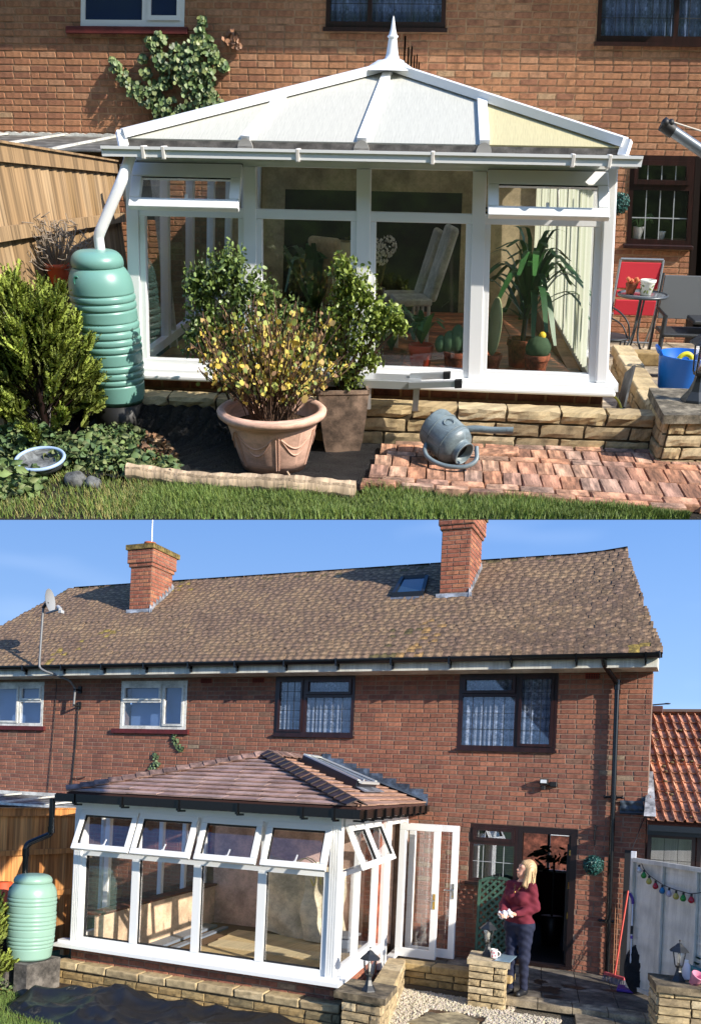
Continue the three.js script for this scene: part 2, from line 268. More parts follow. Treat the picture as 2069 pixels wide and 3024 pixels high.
    list.forEach(([x, s, w, a, b, c, d, e], i) => {
      const wv = 0.5 + 0.22 * Math.sin(x * 1.7 + s * 5) * Math.sin(s * 9 - x * 0.9) + 0.12 * Math.sin(x * 5.3 + s * 23); let m = tones[Math.max(0, Math.min(tones.length - 1, Math.floor((wv * 0.6 + a * 0.4) * tones.length)))];
      const under1 = x > -10.9 && x < -9.3 && s < 0.36 && Math.abs(x + 10.05 + (0.36 - s) * 2.6) < 0.28, un1 = Math.hypot(x + 9.3, (s - 0.88) * 3) < 0.35; if ((under1 && b < 0.35) || (un1 && b < 0.3)) m = gold;
      if (x > -3.75 && x < -3.0 && s < 0.34 && b < 0.55 && Math.abs(x + 3.4 + (0.34 - s) * 0.6) < 0.28) m = pale; if (x > -4.2 && x < -3.6 && s < 0.36 && b < 0.3) m = moss;
      if (s > 0.92 && b < 0.15) m = moss; if (x > -0.45 && s < 0.03 && b < 0.6) m = gold;
      const q = new THREE.Quaternion().setFromEuler(new THREE.Euler(0.12 + (c - 0.5) * 0.06, (d - 0.5) * 0.1, (a - 0.5) * 0.09)); q.premultiply(QT);
      const X = MX(at(x, s + 0.012 + (e - 0.5) * 0.009 - (c > 0.97 ? 0.012 : 0), 0.014 + (b - 0.5) * 0.012), q, V(w, 0.034, 0.15));
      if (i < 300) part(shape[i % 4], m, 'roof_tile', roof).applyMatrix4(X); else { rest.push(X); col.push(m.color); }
    });
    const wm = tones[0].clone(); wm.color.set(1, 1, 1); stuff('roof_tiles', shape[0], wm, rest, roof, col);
    for (let i = 0; i < 27; i++) { const t = i / 27, x = xl(1) + 0.1 + (xr(1) - xl(1) - 0.05) * t, x2 = x + 0.455, p = at(Math.min(x, xr(1)), 1), q = at(Math.min(x2, xr(1) + 0.02), 1);
      const g = new THREE.CylinderGeometry(0.085, 0.085, 0.43, 10, 1, false, 0, Math.PI).rotateZ(Math.PI / 2).rotateX(-Math.PI / 2); const o = part(uvm(flat(g)), tones[(i * 7) % tones.length], 'ridge_tile', roof); o.position.set((p.x + q.x) / 2, (p.y + q.y) / 2 - 0.01, p.z - 0.02); o.rotation.set(0, 0, Math.atan2(q.y - p.y, q.x - p.x)); }
    // roof window beside the right chimney
    const rw = sub('roof_window', roof); const B = (x, s, h) => at(x, s, h);
    mesh('frame', [beam(B(-4.44, 0.63, 0.05), B(-3.86, 0.63, 0.05), 0.07, 0.1), beam(B(-4.44, 0.83, 0.05), B(-3.98, 0.83, 0.05), 0.07, 0.1), beam(B(-4.42, 0.63, 0.05), B(-4.44, 0.83, 0.05), 0.06, 0.1), beam(B(-3.88, 0.63, 0.05), B(-3.98, 0.83, 0.05), 0.06, 0.1)], mat('#1a1b1c', { rough: 0.4 }), rw);
    mesh('pane', poly([B(-4.4, 0.64, 0.07), B(-3.9, 0.64, 0.07), B(-4.0, 0.82, 0.07), B(-4.42, 0.82, 0.07)], 0.01), mat('#20303c', { rough: 0.06, ior: 2.2, phys: true }), rw);
    mesh('apron', poly([B(-4.46, 0.585, 0.035), B(-3.84, 0.585, 0.035), B(-3.86, 0.625, 0.045), B(-4.45, 0.625, 0.045)], 0.01), M.leadSheet, rw);
  }
  // chimneys
  function chimney(x0, x1, z0, z1, ytop, pot, seed, aerial) {
    const c = mesh('chimney', [box(x0, 5.3, z0, x1, ytop - 0.1, z1), box(x0 - 0.03, ytop - 0.44, z0 - 0.03, x1 + 0.03, ytop - 0.1, z1 + 0.03), box(x0 - 0.055, ytop - 0.37, z0 - 0.055, x1 + 0.055, ytop - 0.1, z1 + 0.055)], M.mortar, house);
    const front = (a, b, y0, y1, z, sd, most) => layBricks(c, { x0: a, x1: b, y0, y1, z, px: 0.225, py: 0.075, tones: TONES_C, seed: sd, most });
    const side = (za, zb, y0, y1, x, sd, most) => layBricks(c, { x0: -za, x1: -zb, y0, y1, z: 0, px: 0.225, py: 0.075, tones: TONES_C, seed: sd, most, m4: new THREE.Matrix4().makeBasis(V(0, 0, -1), V(0, 1, 0), V(1, 0, 0)).setPosition(x, 0, 0) });
    front(x0, x1, 5.6, ytop - 0.44, z1, seed, 60); side(z1, z0, 5.6, ytop - 0.44, x1, seed + 1, 60);
    front(x0 - 0.03, x1 + 0.03, ytop - 0.44, ytop - 0.37, z1 + 0.03, seed + 2, 10); side(z1 + 0.03, z0 - 0.03, ytop - 0.44, ytop - 0.37, x1 + 0.03, seed + 3, 10);
    front(x0 - 0.055, x1 + 0.055, ytop - 0.37, ytop - 0.1, z1 + 0.055, seed + 4, 20); side(z1 + 0.055, z0 - 0.055, ytop - 0.37, ytop - 0.1, x1 + 0.055, seed + 5, 20);
    const capM = mat('#8f7a44', { rough: 1, map: ['stain', 0.3], bump: ['grain', 0.1, 0.006] });
    for (let i = 0, z = z1 + 0.09; z > z0 - 0.08; i++, z -= 0.077) part(uvm(flat(box(x0 - 0.085, ytop - 0.1, z - 0.07, x1 + 0.085, ytop, z))), capM, 'cap_brick', c);
    if (pot) mesh('chimney_pot', lathe([[0.1, ytop - 0.02], [0.1, ytop + 0.07], [0.12, ytop + 0.08], [0.12, ytop + 0.11], [0.085, ytop + 0.11], [0.085, ytop]], 20).translate(x0 + 0.27, 0, (z0 + z1) / 2 + 0.12), mat('#a8552f', { rough: 0.9 }), c);
    const st = [], steps = 8; for (let i = 0; i < steps; i++) { const a = z1 + 0.05 - (z1 - z0 + 0.1) * i / steps, b = z1 + 0.05 - (z1 - z0 + 0.1) * (i + 1) / steps, yb = 4.62 + (0.45 - b) * Math.tan(P40), ya = 4.62 + (0.45 - a) * Math.tan(P40); st.push(poly([[x1 + 0.02, ya - 0.04, a], [x1 + 0.02, yb - 0.04, b], [x1 + 0.02, yb + 0.1, b], [x1 + 0.02, ya + 0.22, (a + b) / 2 + 0.02]], 0.012)); }
    const yf = 4.62 + (0.45 - z1) * Math.tan(P40);
    mesh('flashing', [box(x0 - 0.06, yf - 0.12, z1 + 0.012, x1 + 0.06, yf + 0.1, z1 + 0.022), poly([[x0 - 0.1, yf - 0.27, z1 + 0.22], [x1 + 0.1, yf - 0.27, z1 + 0.22], [x1 + 0.05, yf - 0.06, z1 + 0.02], [x0 - 0.05, yf - 0.06, z1 + 0.02]].map(([x, y, z]) => [x, y + 0.07, z]), 0.012), ...st], mat('#c3c8d0', { rough: 0.5, metal: 0.2, map: ['stain', 0.6] }), c);
    return c;
  }
  chimney(-10.08, -9.57, -1.74, -1.04, 7.27, true, 60); chimney(-3.55, -3.04, -1.78, -1.03, 7.5, false, 80);
  // eaves
  mesh('soffit', box(HX0, 4.425, 0.002, 0.06, 4.445, 0.42), mat('#cfcbbd', { rough: 0.6, map: ['blotch', 0.8] }), house);
  mesh('fascia', [box(HX0, 4.425, 0.42, 0.075, 4.585, 0.445), box(0.06, 4.425, 0.0, 0.075, 4.585, 0.42)], mat('#d9d6c8', { rough: 0.55, map: ['streak', 0.6] }), house);
  const gut = mesh('gutter', [new THREE.CylinderGeometry(0.062, 0.062, 14.3, 12, 1, true, -Math.PI / 2, Math.PI).rotateZ(Math.PI / 2).rotateX(Math.PI / 2).translate(-7.05, 4.6, 0.505), new THREE.SphereGeometry(0.062, 12, 8).scale(0.15, 1, 1).translate(0.1, 4.59, 0.505), box(HX0, 4.6, 0.565, 0.1, 4.612, 0.572)], mat('#111215', { rough: 0.3, side: ds }), house);
  for (let x = -13.1; x < 0; x += 0.93) part(uvm(flat(join([box(-0.012, 4.5, 0.44, 0.012, 4.62, 0.58), box(-0.012, 4.45, 0.44, 0.012, 4.55, 0.5)]))), M.blackP, 'gutter_bracket', gut).position.x = x;
  const dp = mesh('drainpipe', [tube([[-0.64, 4.56, 0.5], [-0.63, 4.47, 0.46], [-0.6, 4.42, 0.36], [-0.5, 4.28, 0.13], [-0.475, 4.2, 0.09]], 0.037, 24, 10), rod([-0.475, 4.24, 0.085], [-0.44, 0.02, 0.085], 0.036, 0.036, 14), rod([-0.477, 4.3, 0.09], [-0.475, 4.16, 0.085], 0.045, 0.045, 14)], M.blackP, house);
  for (const y of [2.6, 0.8]) mesh('pipe_clip', [rod([-0.46, y - 0.025, 0.085], [-0.46, y + 0.03, 0.085], 0.046, 0.046, 14), rod([-0.58, y, 0.05], [-0.34, y, 0.05], 0.018, 0.018, 8), ball(-0.58, y, 0.06, 0.024, 8), ball(-0.34, y, 0.06, 0.024, 8)], M.blackP, dp);
  for (const [x0, x1, y0, y1] of [[-7.61, -7.38, 4.32, 4.4], [-6.55, -6.32, 4.32, 4.4], [-0.94, -0.74, 4.33, 4.42]]) { const gs = [box(x0, y0, 0.004, x1, y1, 0.012)]; const o = mesh('air_brick', gs, mat('#7a2d1f', { rough: 0.9 }), house); const hs = []; for (let i = 0; i < 6; i++) for (let j = 0; j < 3; j++) hs.push(box(x0 + 0.015 + i * 0.035, y0 + 0.008 + j * 0.023, 0.0125, x0 + 0.037 + i * 0.035, y0 + 0.022 + j * 0.023, 0.0135)); mesh('vent_hole', hs, M.dark, o); }
  // windows: fr = frame bars; panes; leaded
  const bars = (x0, x1, y0, y1, z, w, d = 0.06) => [box(x0, y0, z - d, x1, y0 + w, z), box(x0, y1 - w, z - d, x1, y1, z), box(x0, y0 + w, z - d, x0 + w, y1 - w, z), box(x1 - w, y0 + w, z - d, x1, y1 - w, z)];
  function net(x0, x1, y0, y1, z, p, seed) { const g = new THREE.PlaneGeometry(x1 - x0, y1 - y0, 90, 2).translate((x0 + x1) / 2, (y0 + y1) / 2, z); const r = rng(seed), ph = r() * 6; bend(g, (v) => { v.z += 0.02 * Math.sin(v.x * 70 + ph + Math.sin(v.x * 13) * 2); }); mesh('net_curtain', g, mat('#dfe4ea', { rough: 1, transmission: 0.35, thickness: 0, side: ds, map: ['stain', 0.16] }), p);
    const L = []; for (let i = 0; i < 26; i++) { const x = x0 + 0.04 + r() * (x1 - x0 - 0.08), y = y0 + 0.03 + r() * (y1 - y0 - 0.08), a = r() * 6; const pts = []; for (let k = 0; k <= 5; k++) { const t = a + k * 0.9, q = 0.014 + k * 0.006; pts.push([x + Math.cos(t) * q, y + Math.sin(t) * q, z + 0.024]); } L.push(tube(pts, 0.0022, 12, 3)); } mesh('lace', L, mat('#f2f4f6', { rough: 1 }), p); }
  function leads(x0, x1, y0, y1, z, nx, ny, m, p) { const g = []; for (let i = 1; i < nx; i++) { const x = x0 + (x1 - x0) * i / nx; g.push(box(x - 0.0045, y0, z, x + 0.0045, y1, z + 0.004)); } for (let j = 1; j < ny; j++) { const y = y0 + (y1 - y0) * j / ny; g.push(box(x0, y - 0.0045, z + 0.0005, x1, y + 0.0045, z + 0.0035)); } mesh('leading', g, m, p); }
  function darkWin(x0, x1, y0, y1, xm, opens) { // brown frame, fixed pane left, casement right
    const w = sub('window', house); const z = 0.01, F = 0.055;
    mesh('frame', [...bars(x0, x1, y0, y1, z, F), box(xm - 0.03, y0 + F, z - 0.06, xm + 0.03, y1 - F, z), box(x0 - 0.02, y0 - 0.035, -0.02, x1 + 0.02, y0, 0.05)], M.brown, w);
    return { w, z, F };
  }
  for (const [k, xm, tl] of [['dw', -5.53, 'right'], ['bw', -1.93, 'left']]) {
    const [x0, x1, y0, y1] = win[k], { w, z, F } = darkWin(x0, x1, y0, y1, xm);
    const L = tl === 'left' ? [x0 + F, xm - 0.03] : [xm + 0.03, x1 - F], Rr = tl === 'left' ? [xm + 0.03, x1 - F] : [x0 + F, xm - 0.03], yt = y1 - 0.31;
    mesh('sash', [...bars(L[0], L[1], yt, y1 - F, z + 0.03, 0.045, 0.05), ...bars(Rr[0], Rr[1], y0 + F, y1 - F, z + 0.02, 0.04, 0.04), box(L[0], yt - 0.05, z - 0.05, L[1], yt - 0.002, z)], M.brown, w);
    mesh('pane', [box(L[0] + 0.045, yt + 0.045, z - 0.02, L[1] - 0.045, y1 - F - 0.045, z - 0.014), box(L[0], y0 + F, z - 0.03, L[1], yt - 0.05, z - 0.024), box(Rr[0] + 0.04, y0 + F + 0.04, z - 0.02, Rr[1] - 0.04, y1 - F - 0.04, z - 0.014)], M.glassHi, w);
    leads(L[0], L[1], y0 + F, yt - 0.05, z - 0.024, 5, 3, M.lead, w); leads(Rr[0] + 0.04, Rr[1] - 0.04, y0 + F + 0.04, y1 - F - 0.04, z - 0.014, 3, 5, M.lead, w);
    net(x0 + F, x1 - F, y0 + F, y1 - F, -0.075, w, k === 'dw' ? 31 : 32);
  }
  for (const [k, xm, side] of [['w0', -11.83, 'r'], ['ww', -8.42, 'l']]) {
    const [x0, x1, y0, y1] = win[k], w = sub('window', house), z = 0.0, F = 0.06;
    mesh('frame', [...bars(x0, x1, y0, y1 - 0.03, z + 0.01, F), box(xm - 0.028, y0 + F, z - 0.06, xm + 0.028, y1 - F, z + 0.01), box(x0 - 0.02, y1 - 0.03, -0.06, x1 + 0.02, y1 + 0.05, -0.001)], M.whiteOld, w);
    const S = side === 'l' ? [x0 + F, xm - 0.028] : [xm + 0.028, x1 - F], C = side === 'l' ? [xm + 0.028, x1 - F] : [x0 + F, xm - 0.028], yt = y1 - 0.36;
    mesh('sash', [...bars(S[0], S[1], yt, y1 - 0.09, z + 0.035, 0.04, 0.045), box(S[0], yt - 0.04, z - 0.06, S[1], yt - 0.002, z + 0.012), ...bars(C[0], C[1], y0 + F, y1 - 0.09, z + 0.03, 0.04, 0.04)], M.whiteOld, w);
    mesh('pane', [box(S[0] + 0.04, yt + 0.04, z - 0.01, S[1] - 0.04, y1 - 0.13, z - 0.004), box(S[0], y0 + F, z - 0.02, S[1], yt - 0.04, z - 0.014), box(C[0] + 0.04, y0 + F + 0.04, z - 0.01, C[1] - 0.04, y1 - 0.13, z - 0.004)], M.glassHi, w);
    mesh('window_backing', box(x0 + F, y0 + F, -0.24, x1 - F, y1 - F, -0.235), mat('#6e87a6', { rough: 0.9 }), w);  // flat blue sheet standing in for the sky reflected in the panes
    mesh('window_sill', [box(x0 - 0.16, y0 - 0.085, -0.02, x1 + 0.08, y0 - 0.005, 0.06)], mat('#5e1f1e', { rough: 0.6, map: ['blotch', 0.5] }), w);
    if (k === 'ww') mesh('soldier_pier', box(x0 - 0.02, y0, -0.06, x0 - 0.001, y1, 0.0), M.whiteOld, w);
  }
  { // kitchen window and the open back door
    const [x0, x1, y0, y1] = win.kw, w = sub('window', house), z = 0.0, F = 0.055;
    mesh('frame', [...bars(x0, x1, y0, y1, z, F), box(x0 + F, 1.78, z - 0.06, x1 - F, 1.84, z), box(x0 - 0.04, y0 - 0.05, -0.03, x1, y0, 0.05)], M.brown, w);
    mesh('sash', bars(x0 + F, x1 - F, 1.84, y1 - F, z + 0.03, 0.05, 0.05), M.brown, w);
    mesh('pane', [box(x0 + F + 0.05, 1.89, z - 0.012, x1 - F - 0.05, y1 - F - 0.05, z - 0.006), box(x0 + F, y0 + F, z - 0.03, x1 - F, 1.78, z - 0.024)], mat('#f4f8ff', { rough: 0, transmission: 1, thickness: 0, ior: 2.6, side: ds }), w);
    leads(x0 + F, x1 - F, y0 + F, 1.78, z - 0.024, 4, 2, M.leadLt, w); leads(x0 + F + 0.05, x1 - F - 0.05, 1.89, y1 - F - 0.05, z - 0.006, 4, 1, M.leadLt, w);
    mesh('window_sill', box(x0, y0, -0.26, x1, y0 + 0.02, -0.07), M.dark, w);
    const d = sub('back_door', house), [a, b, c, e] = win.door;
    mesh('door_frame', [box(a, c, -0.08, a + 0.07, e, 0.005), box(b - 0.09, c, -0.08, b, e, 0.005), box(a + 0.07, e - 0.1, -0.08, b - 0.09, e, 0.005), box(a, c, -0.1, b, c + 0.03, 0.04)], M.brownDk, d);
    mesh('door_leaf', [beam([b - 0.11, 1.06, -0.1], [b - 0.16, 1.06, -0.8], 0.045, 1.96), beam([b - 0.14, 1.06, -0.12], [b - 0.16, 1.06, -0.3], 0.03, 1.6), beam([b - 0.165, 1.06, -0.45], [b - 0.185, 1.06, -0.7], 0.03, 1.6)], M.brownDk, d);
    mesh('hinge', [box(b - 0.115, 1.2, -0.09, b - 0.095, 1.3, -0.075), box(b - 0.115, 0.75, -0.09, b - 0.095, 0.85, -0.075), box(b - 0.115, 1.7, -0.09, b - 0.095, 1.78, -0.075)], M.brass, d);
    mesh('far_window', [...bars(-2.7, -1.5, 1.0, 2.0, -4.62, 0.05, 0.08), box(-2.1, 1.0, -4.7, -2.05, 2.0, -4.62)], M.whiteOld, d);
  }
}
{ // house across the road, seen through the open door
  const h = thing('brick_house', 'pale brick house across the road seen through the open back door', 'house');
  mesh('wall', [...rects(-7, 1, -0.2, 3.4, [[-3.2, -2.5, 1.4, 2.3], [-2.0, -1.0, 0, 2.4]]).map(([a, b, c, d]) => box(a, c, -12.3, b, d, -12))], mat('#9a5a45', { rough: 0.95, map: ['stain', 0.6] }), h);
  mesh('window', [box(-3.2, 1.4, -12.1, -2.5, 1.48, -11.98), box(-3.2, 2.22, -12.1, -2.5, 2.3, -11.98), box(-3.2, 1.48, -12.1, -3.12, 2.22, -11.98), box(-2.58, 1.48, -12.1, -2.5, 2.22, -11.98), box(-2.88, 1.48, -12.1, -2.82, 2.22, -11.98)], M.white, h);
  mesh('garage_door', box(-2, 0, -12.1, -1, 2.4, -12.02), mat('#d8c29a', { rough: 0.7 }), h);
  mesh('roof', poly([[-7.2, 3.4, -11.7], [1.2, 3.4, -11.7], [1.2, 5.4, -14.5], [-7.2, 5.4, -14.5]], 0.1), mat('#5a4638', { rough: 1 }), h);
}
{ // dark pot plant indoors behind the door
  const t = thing('house_plant', 'dark leafy house plant silhouetted inside the open back door', 'plant'), r = rng(91), L = [];
  for (let i = 0; i < 46; i++) { const a = r() * 6.28, h = 1.35 + r() * 0.32, q = 0.1 + r() * 0.3; L.push(MX([-1.55 + Math.cos(a) * q, h + 0.1 - q * 0.5, -1.9 + Math.sin(a) * q], QE(r() - 0.5, a, r() * 1.2 - 0.6), 0.13 + r() * 0.08)); }
  const leaf = uvm(flat(bend(new THREE.PlaneGeometry(1, 0.32, 4, 1), (v) => { v.y *= 1 - 1.6 * v.x * v.x * 1.6; v.z -= v.x * v.x * 0.4; })));
  stuff('leaves', leaf, mat('#1c2a14', { rough: 0.6, side: ds }), L, t);
  mesh('stem', [rod([-1.55, 0.5, -1.9], [-1.55, 1.5, -1.9], 0.02)], M.brownDk, t); mesh('pot', lathe([[0, 0.02], [0.16, 0.02], [0.2, 0.5], [0, 0.5]], 16).translate(-1.55, 0, -1.9), M.brownDk, t);
}
// ------------------------------------------------------------------ the rebuilt conservatory (its plan is a parallelogram: u along the house, z out from it)
const SK = 0.14, shear = new THREE.Matrix4().set(1, 0, SK, 0, 0, 1, 0, 0, 0, 0, 1, 0, 0, 0, 0, 1);
const cons = thing('conservatory', 'white conservatory with brown tiled hipped roof and open top vents', 'conservatory');
{
  const skew = (g) => g.applyMatrix4(shear);
  WARP = skew;
  const u0 = -7.36, u1 = -3.6, zf = 4.0, yS = 0.43, yT = 1.6, yH = 2.13, yE = 2.22, W = M.white;
  const mu = [-6.38, -5.47, -4.58];
  // brick plinth and sill
  WARP = null;
  const pl = mesh('plinth', skew(join([box(u0, -0.12, zf - 0.22, u1, 0.36, zf - 0.02), box(u1 - 0.22, -0.12, 1.85, u1 - 0.02, 0.36, zf - 0.22), box(u0 + 0.02, -0.12, 0.02, u0 + 0.22, 0.36, zf - 0.22)])), M.mortar, cons);
  layBricks(pl, { x0: u0 + SK * zf, x1: u1 + SK * zf, y0: 0.135, y1: 0.36, z: zf - 0.02, px: 0.235, py: 0.075, tones: TONES_L, seed: 15, most: 60 });
  layBricks(pl, { x0: -zf, x1: -1.85, y0: -0.09, y1: 0.36, z: 0, px: 0.235, py: 0.075, tones: TONES_C, seed: 16, most: 40, m4: new THREE.Matrix4().makeBasis(V(-SK, 0, -1), V(0, 1, 0), V(1, 0, 0)).setPosition(u1 - 0.015, 0, 0) });
  WARP = skew;
  mesh('window_sill', [box(u0 - 0.17, 0.36, zf - 0.08, u1 + 0.09, 0.4, zf + 0.16), box(u0 - 0.17, 0.4, zf - 0.08, u1 + 0.04, 0.43, zf + 0.06), box(u1 - 0.1, 0.36, 1.82, u1 + 0.1, 0.4, zf - 0.08), box(u1 - 0.1, 0.4, 1.82, u1 + 0.04, 0.43, zf - 0.08), box(u0 - 0.1, 0.36, 0.02, u0 + 0.1, 0.43, zf - 0.08)], W, cons);
  // frames
  const fr = [];
  const front = (a, b, c, d, p = 0) => box(a, c, zf - 0.07 + 0, b, d, zf + p);
  fr.push(front(u0 + 0.06, u1 - 0.06, yS, yS + 0.065), front(u0 + 0.06, u1 - 0.06, yT - 0.05, yT + 0.005, 0.002), front(u0, u1, yH, yE, 0.012), box(u0 - 0.02, yE, zf - 0.08, u1 + 0.02, 2.3, zf + 0.03));
  for (const m of mu) fr.push(front(m - 0.055, m + 0.055, yS + 0.065, yT - 0.05, 0.008), front(m - 0.035, m + 0.035, yT + 0.005, yH, -0.01));
  for (const x of [u0, u1 - 0.13]) { fr.push(box(x, yS, zf - 0.13, x + 0.13, yH, zf + 0.02)); for (let i = 0; i < 4; i++) fr.push(box(x + 0.012 + i * 0.03, yS, zf + 0.02, x + 0.03 + i * 0.03, yH, zf + 0.028)); }
  for (const x of [u0 + 0.13, u1 - 0.19]) fr.push(front(x, x + 0.06, yS + 0.065, yT - 0.05, 0.004));
  // right side: two bays, end post, door opening
  const side = (z0, z1, c, d, p = 0) => box(u1 - 0.07, c, z0, u1 + p, d, z1);
  fr.push(side(2.0, zf - 0.13, yS, yS + 0.07), side(2.0, zf - 0.13, yT - 0.05, yT + 0.005, 0.002), side(0.0, zf - 0.13, yH, yE, 0.012), box(u1 - 0.08, yE, 0.0, u1 + 0.03, 2.3, zf - 0.1));
  fr.push(side(3.02, 3.1, yS + 0.07, yT - 0.05, 0.006), side(3.03, 3.09, yT, yH, -0.01), side(2.02, 2.12, yS, yH, 0.008), side(3.8, 3.87, yS + 0.07, yT - 0.05, 0.004), side(1.3, 1.7, 0.03, yH, 0.02), side(0.02, 0.1, 0.03, yH, 0.02), side(0.1, 1.3, 0.03, 0.07, 0.06), side(0.1, 1.3, 2.06, yH, 0.01));
  // left side: frames above a plastered dwarf wall
  const left = (z0, z1, c, d, p = 0) => box(u0 - p, c, z0, u0 + 0.07, d, z1);
  fr.push(left(0.02, zf - 0.13, yS, yS + 0.07), left(0.02, zf - 0.13, yH, yE, 0.01), box(u0 - 0.03, yE, 0.0, u0 + 0.08, 2.3, zf - 0.1));
  for (const z of [0.05, 0.85, 1.65, 2.45, 3.2]) fr.push(left(z, z + 0.08, yS + 0.07, yH, 0.004));
  mesh('frame', fr, W, cons);
  const pier = mesh('brick_pier', box(u1 - 0.2, 0.0, 1.7, u1 - 0.03, 2.2, 1.99), mat('#b35a38', { rough: 0.9, map: ['stain', 0.3] }), cons);
  mesh('gasket', [...[[u0 + 0.19, mu[0] - 0.045], [mu[0] + 0.045, mu[1] - 0.045], [mu[1] + 0.045, mu[2] - 0.045], [mu[2] + 0.045, u1 - 0.19]].flatMap(([a, b]) => [box(a, yS + 0.065, zf - 0.06, a + 0.012, yT - 0.05, zf - 0.012), box(b - 0.012, yS + 0.065, zf - 0.06, b, yT - 0.05, zf - 0.012), box(a, yS + 0.065, zf - 0.06, b, yS + 0.077, zf - 0.012)])], M.rubber, cons);
  const pane = (name, g) => mesh('pane', g, M.glass, cons);
  for (const [a, b] of [[u0 + 0.19, mu[0] - 0.045], [mu[0] + 0.045, mu[1] - 0.045], [mu[1] + 0.045, mu[2] - 0.045], [mu[2] + 0.045, u1 - 0.19]]) pane('pane', box(a, yS + 0.065, zf - 0.034, b, yT - 0.05, zf - 0.03));
  for (const [a, b] of [[2.12, 3.02], [3.1, 3.8]]) pane('pane', box(u1 - 0.034, yS + 0.07, a, u1 - 0.03, yT - 0.05, b));
  for (const [a, b] of [[0.13, 0.85], [0.93, 1.65], [1.73, 2.45], [2.53, 3.2], [3.28, 3.85]]) pane('pane', box(u0 + 0.03, yS + 0.07, a, u0 + 0.034, yH, b));
  // top-hung vents, swung out at the bottom
  function vent(a, b, onSide) {
    const v = sub('vent', cons), h = 0.55, w = 0.078, ang = 0.455, G = (g) => { // built in the frame plane, hinged on its top edge
      const q = join([].concat(g)).translate(0, -h, 0).rotateX(-ang).translate(0, yH + 0.02, 0.035); if (!onSide) return q.translate(a, 0, zf); return q.rotateY(Math.PI / 2).translate(u1, 0, b); };
    const L = b - a;
    mesh('sash', G([rbox(0, 0, -0.06, L, w, 0, 0.008), rbox(0, h - w, -0.06, L, h, 0, 0.008), rbox(0, w, -0.06, w, h - w, 0, 0.008), rbox(L - w, w, -0.06, L, h - w, 0, 0.008)]), W, v);
    mesh('pane', G(box(w, w, -0.032, L - w, h - w, -0.028)), M.glass, v);
    mesh('seal', G([box(w, w, -0.05, w + 0.01, h - w, -0.012), box(L - w - 0.01, w, -0.05, L - w, h - w, -0.012), box(w, h - w - 0.01, -0.05, L - w, h - w, -0.012)]), M.rubber, v);
    mesh('handle', G([box(L / 2 - 0.012, w, -0.075, L / 2 + 0.012, w + 0.03, -0.06), beam([L / 2, w + 0.01, -0.08], [L / 2 + 0.015, w + 0.11, -0.085], 0.014)]), W, v);
  }
  vent(u0 + 0.125, mu[0] + 0.035 - 0.005); vent(mu[0] + 0.052, mu[1] + 0.0); vent(mu[1] + 0.062, mu[2] + 0.0); vent(mu[2] + 0.06, u1 - 0.1);
  vent(3.04, 3.8, true); vent(2.1, 3.02, true);
  // french doors, open, standing across the outside
  WARP = null;
  function leaf(x0, x1, z, turn, hy, brass) {
    const d = sub('french_door', cons), w = 0.1, y0 = 0.04, y1 = 2.06, G = (g) => join([].concat(g)).translate(-x0, 0, 0).rotateY(turn).translate(x0, 0, z);
    mesh('frame', G([rbox(x0, y0, -0.06, x1, y0 + 0.13, 0, 0.006), rbox(x0, y1 - w, -0.06, x1, y1, 0, 0.006), rbox(x0, y0 + 0.13, -0.06, x0 + w, y1 - w, 0, 0.006), rbox(x1 - w, y0 + 0.13, -0.06, x1, y1 - w, 0, 0.006)]), W, d);
    mesh('pane', G(box(x0 + w, y0 + 0.13, -0.034, x1 - w, y1 - w, -0.03)), M.glass, d);
    const hx = x1 - w / 2; mesh('handle_plate', G(rbox(hx - 0.018, hy - 0.13, 0.001, hx + 0.018, hy + 0.1, 0.012, 0.006)), brass ? M.brass : M.chrome, d);
    mesh('handle', G([rod([hx, hy, 0.01], [hx, hy, 0.05], 0.012), rbox(hx - 0.13, hy - 0.012, 0.04, hx + 0.015, hy + 0.012, 0.06, 0.006)]), M.chrome, d);
    mesh('lock', G(rod([hx, hy - 0.09, 0.01], [hx, hy - 0.09, 0.022], 0.012)), M.brass, d);
  }
  leaf(-3.5, -2.86, 0.66, 0, 0.93, true); leaf(-3.42, -2.64, 0.42, 0, 1.08, false);
  WARP = skew;
  // inside: floor, plaster, packed insulation
  const fl = mesh('floor', box(u0 + 0.2, -0.02, 0.02, u1 - 0.2, 0.075, zf - 0.2), mat('#6d5236', { rough: 0.9 }), cons);
  const ply = ['#ecd6a4', '#e6cc98', '#f0dcb0', '#e0c48e'].map((c) => mat(c, { rough: 0.7, map: ['streak', [0.9, 2.4]] }));
  for (let i = 0; i < 7; i++) { const z = 0.5 + i * 0.47; mesh('floor_board', box(u0 + 0.95 + (i % 3) * 0.05, 0.076, z, u1 - 0.22, 0.1 + (i % 3) * 0.008, z + 0.44), ply[i % 4], fl); }
  mesh('joist', [box(u0 + 0.22, 0.08, 0.4, u0 + 0.5, 0.12, 3.75), box(u0 + 0.62, 0.08, 0.4, u0 + 0.72, 0.11, 3.7)], mat('#7d8796', { rough: 0.5 }), fl);
  mesh('plaster', [box(u0 + 0.22, 0.08, 0.02, u0 + 0.25, 0.74, zf - 0.22)], mat('#f2d2b0', { rough: 0.9, map: ['blotch', 1.4] }), cons);
  mesh('inner_sill', box(u0 + 0.07, 0.74, 0.05, u0 + 0.3, 0.77, zf - 0.2), mat('#8a4a35', { rough: 0.9, map: ['stain', 0.3] }), cons);
  mesh('plaster', box(u0 + 0.2, 0.08, 0.012, u1 - 0.2, 2.3, 0.03), mat('#e0c0ae', { rough: 0.9, map: ['blotch', 1.2] }), cons);
  WARP = null;
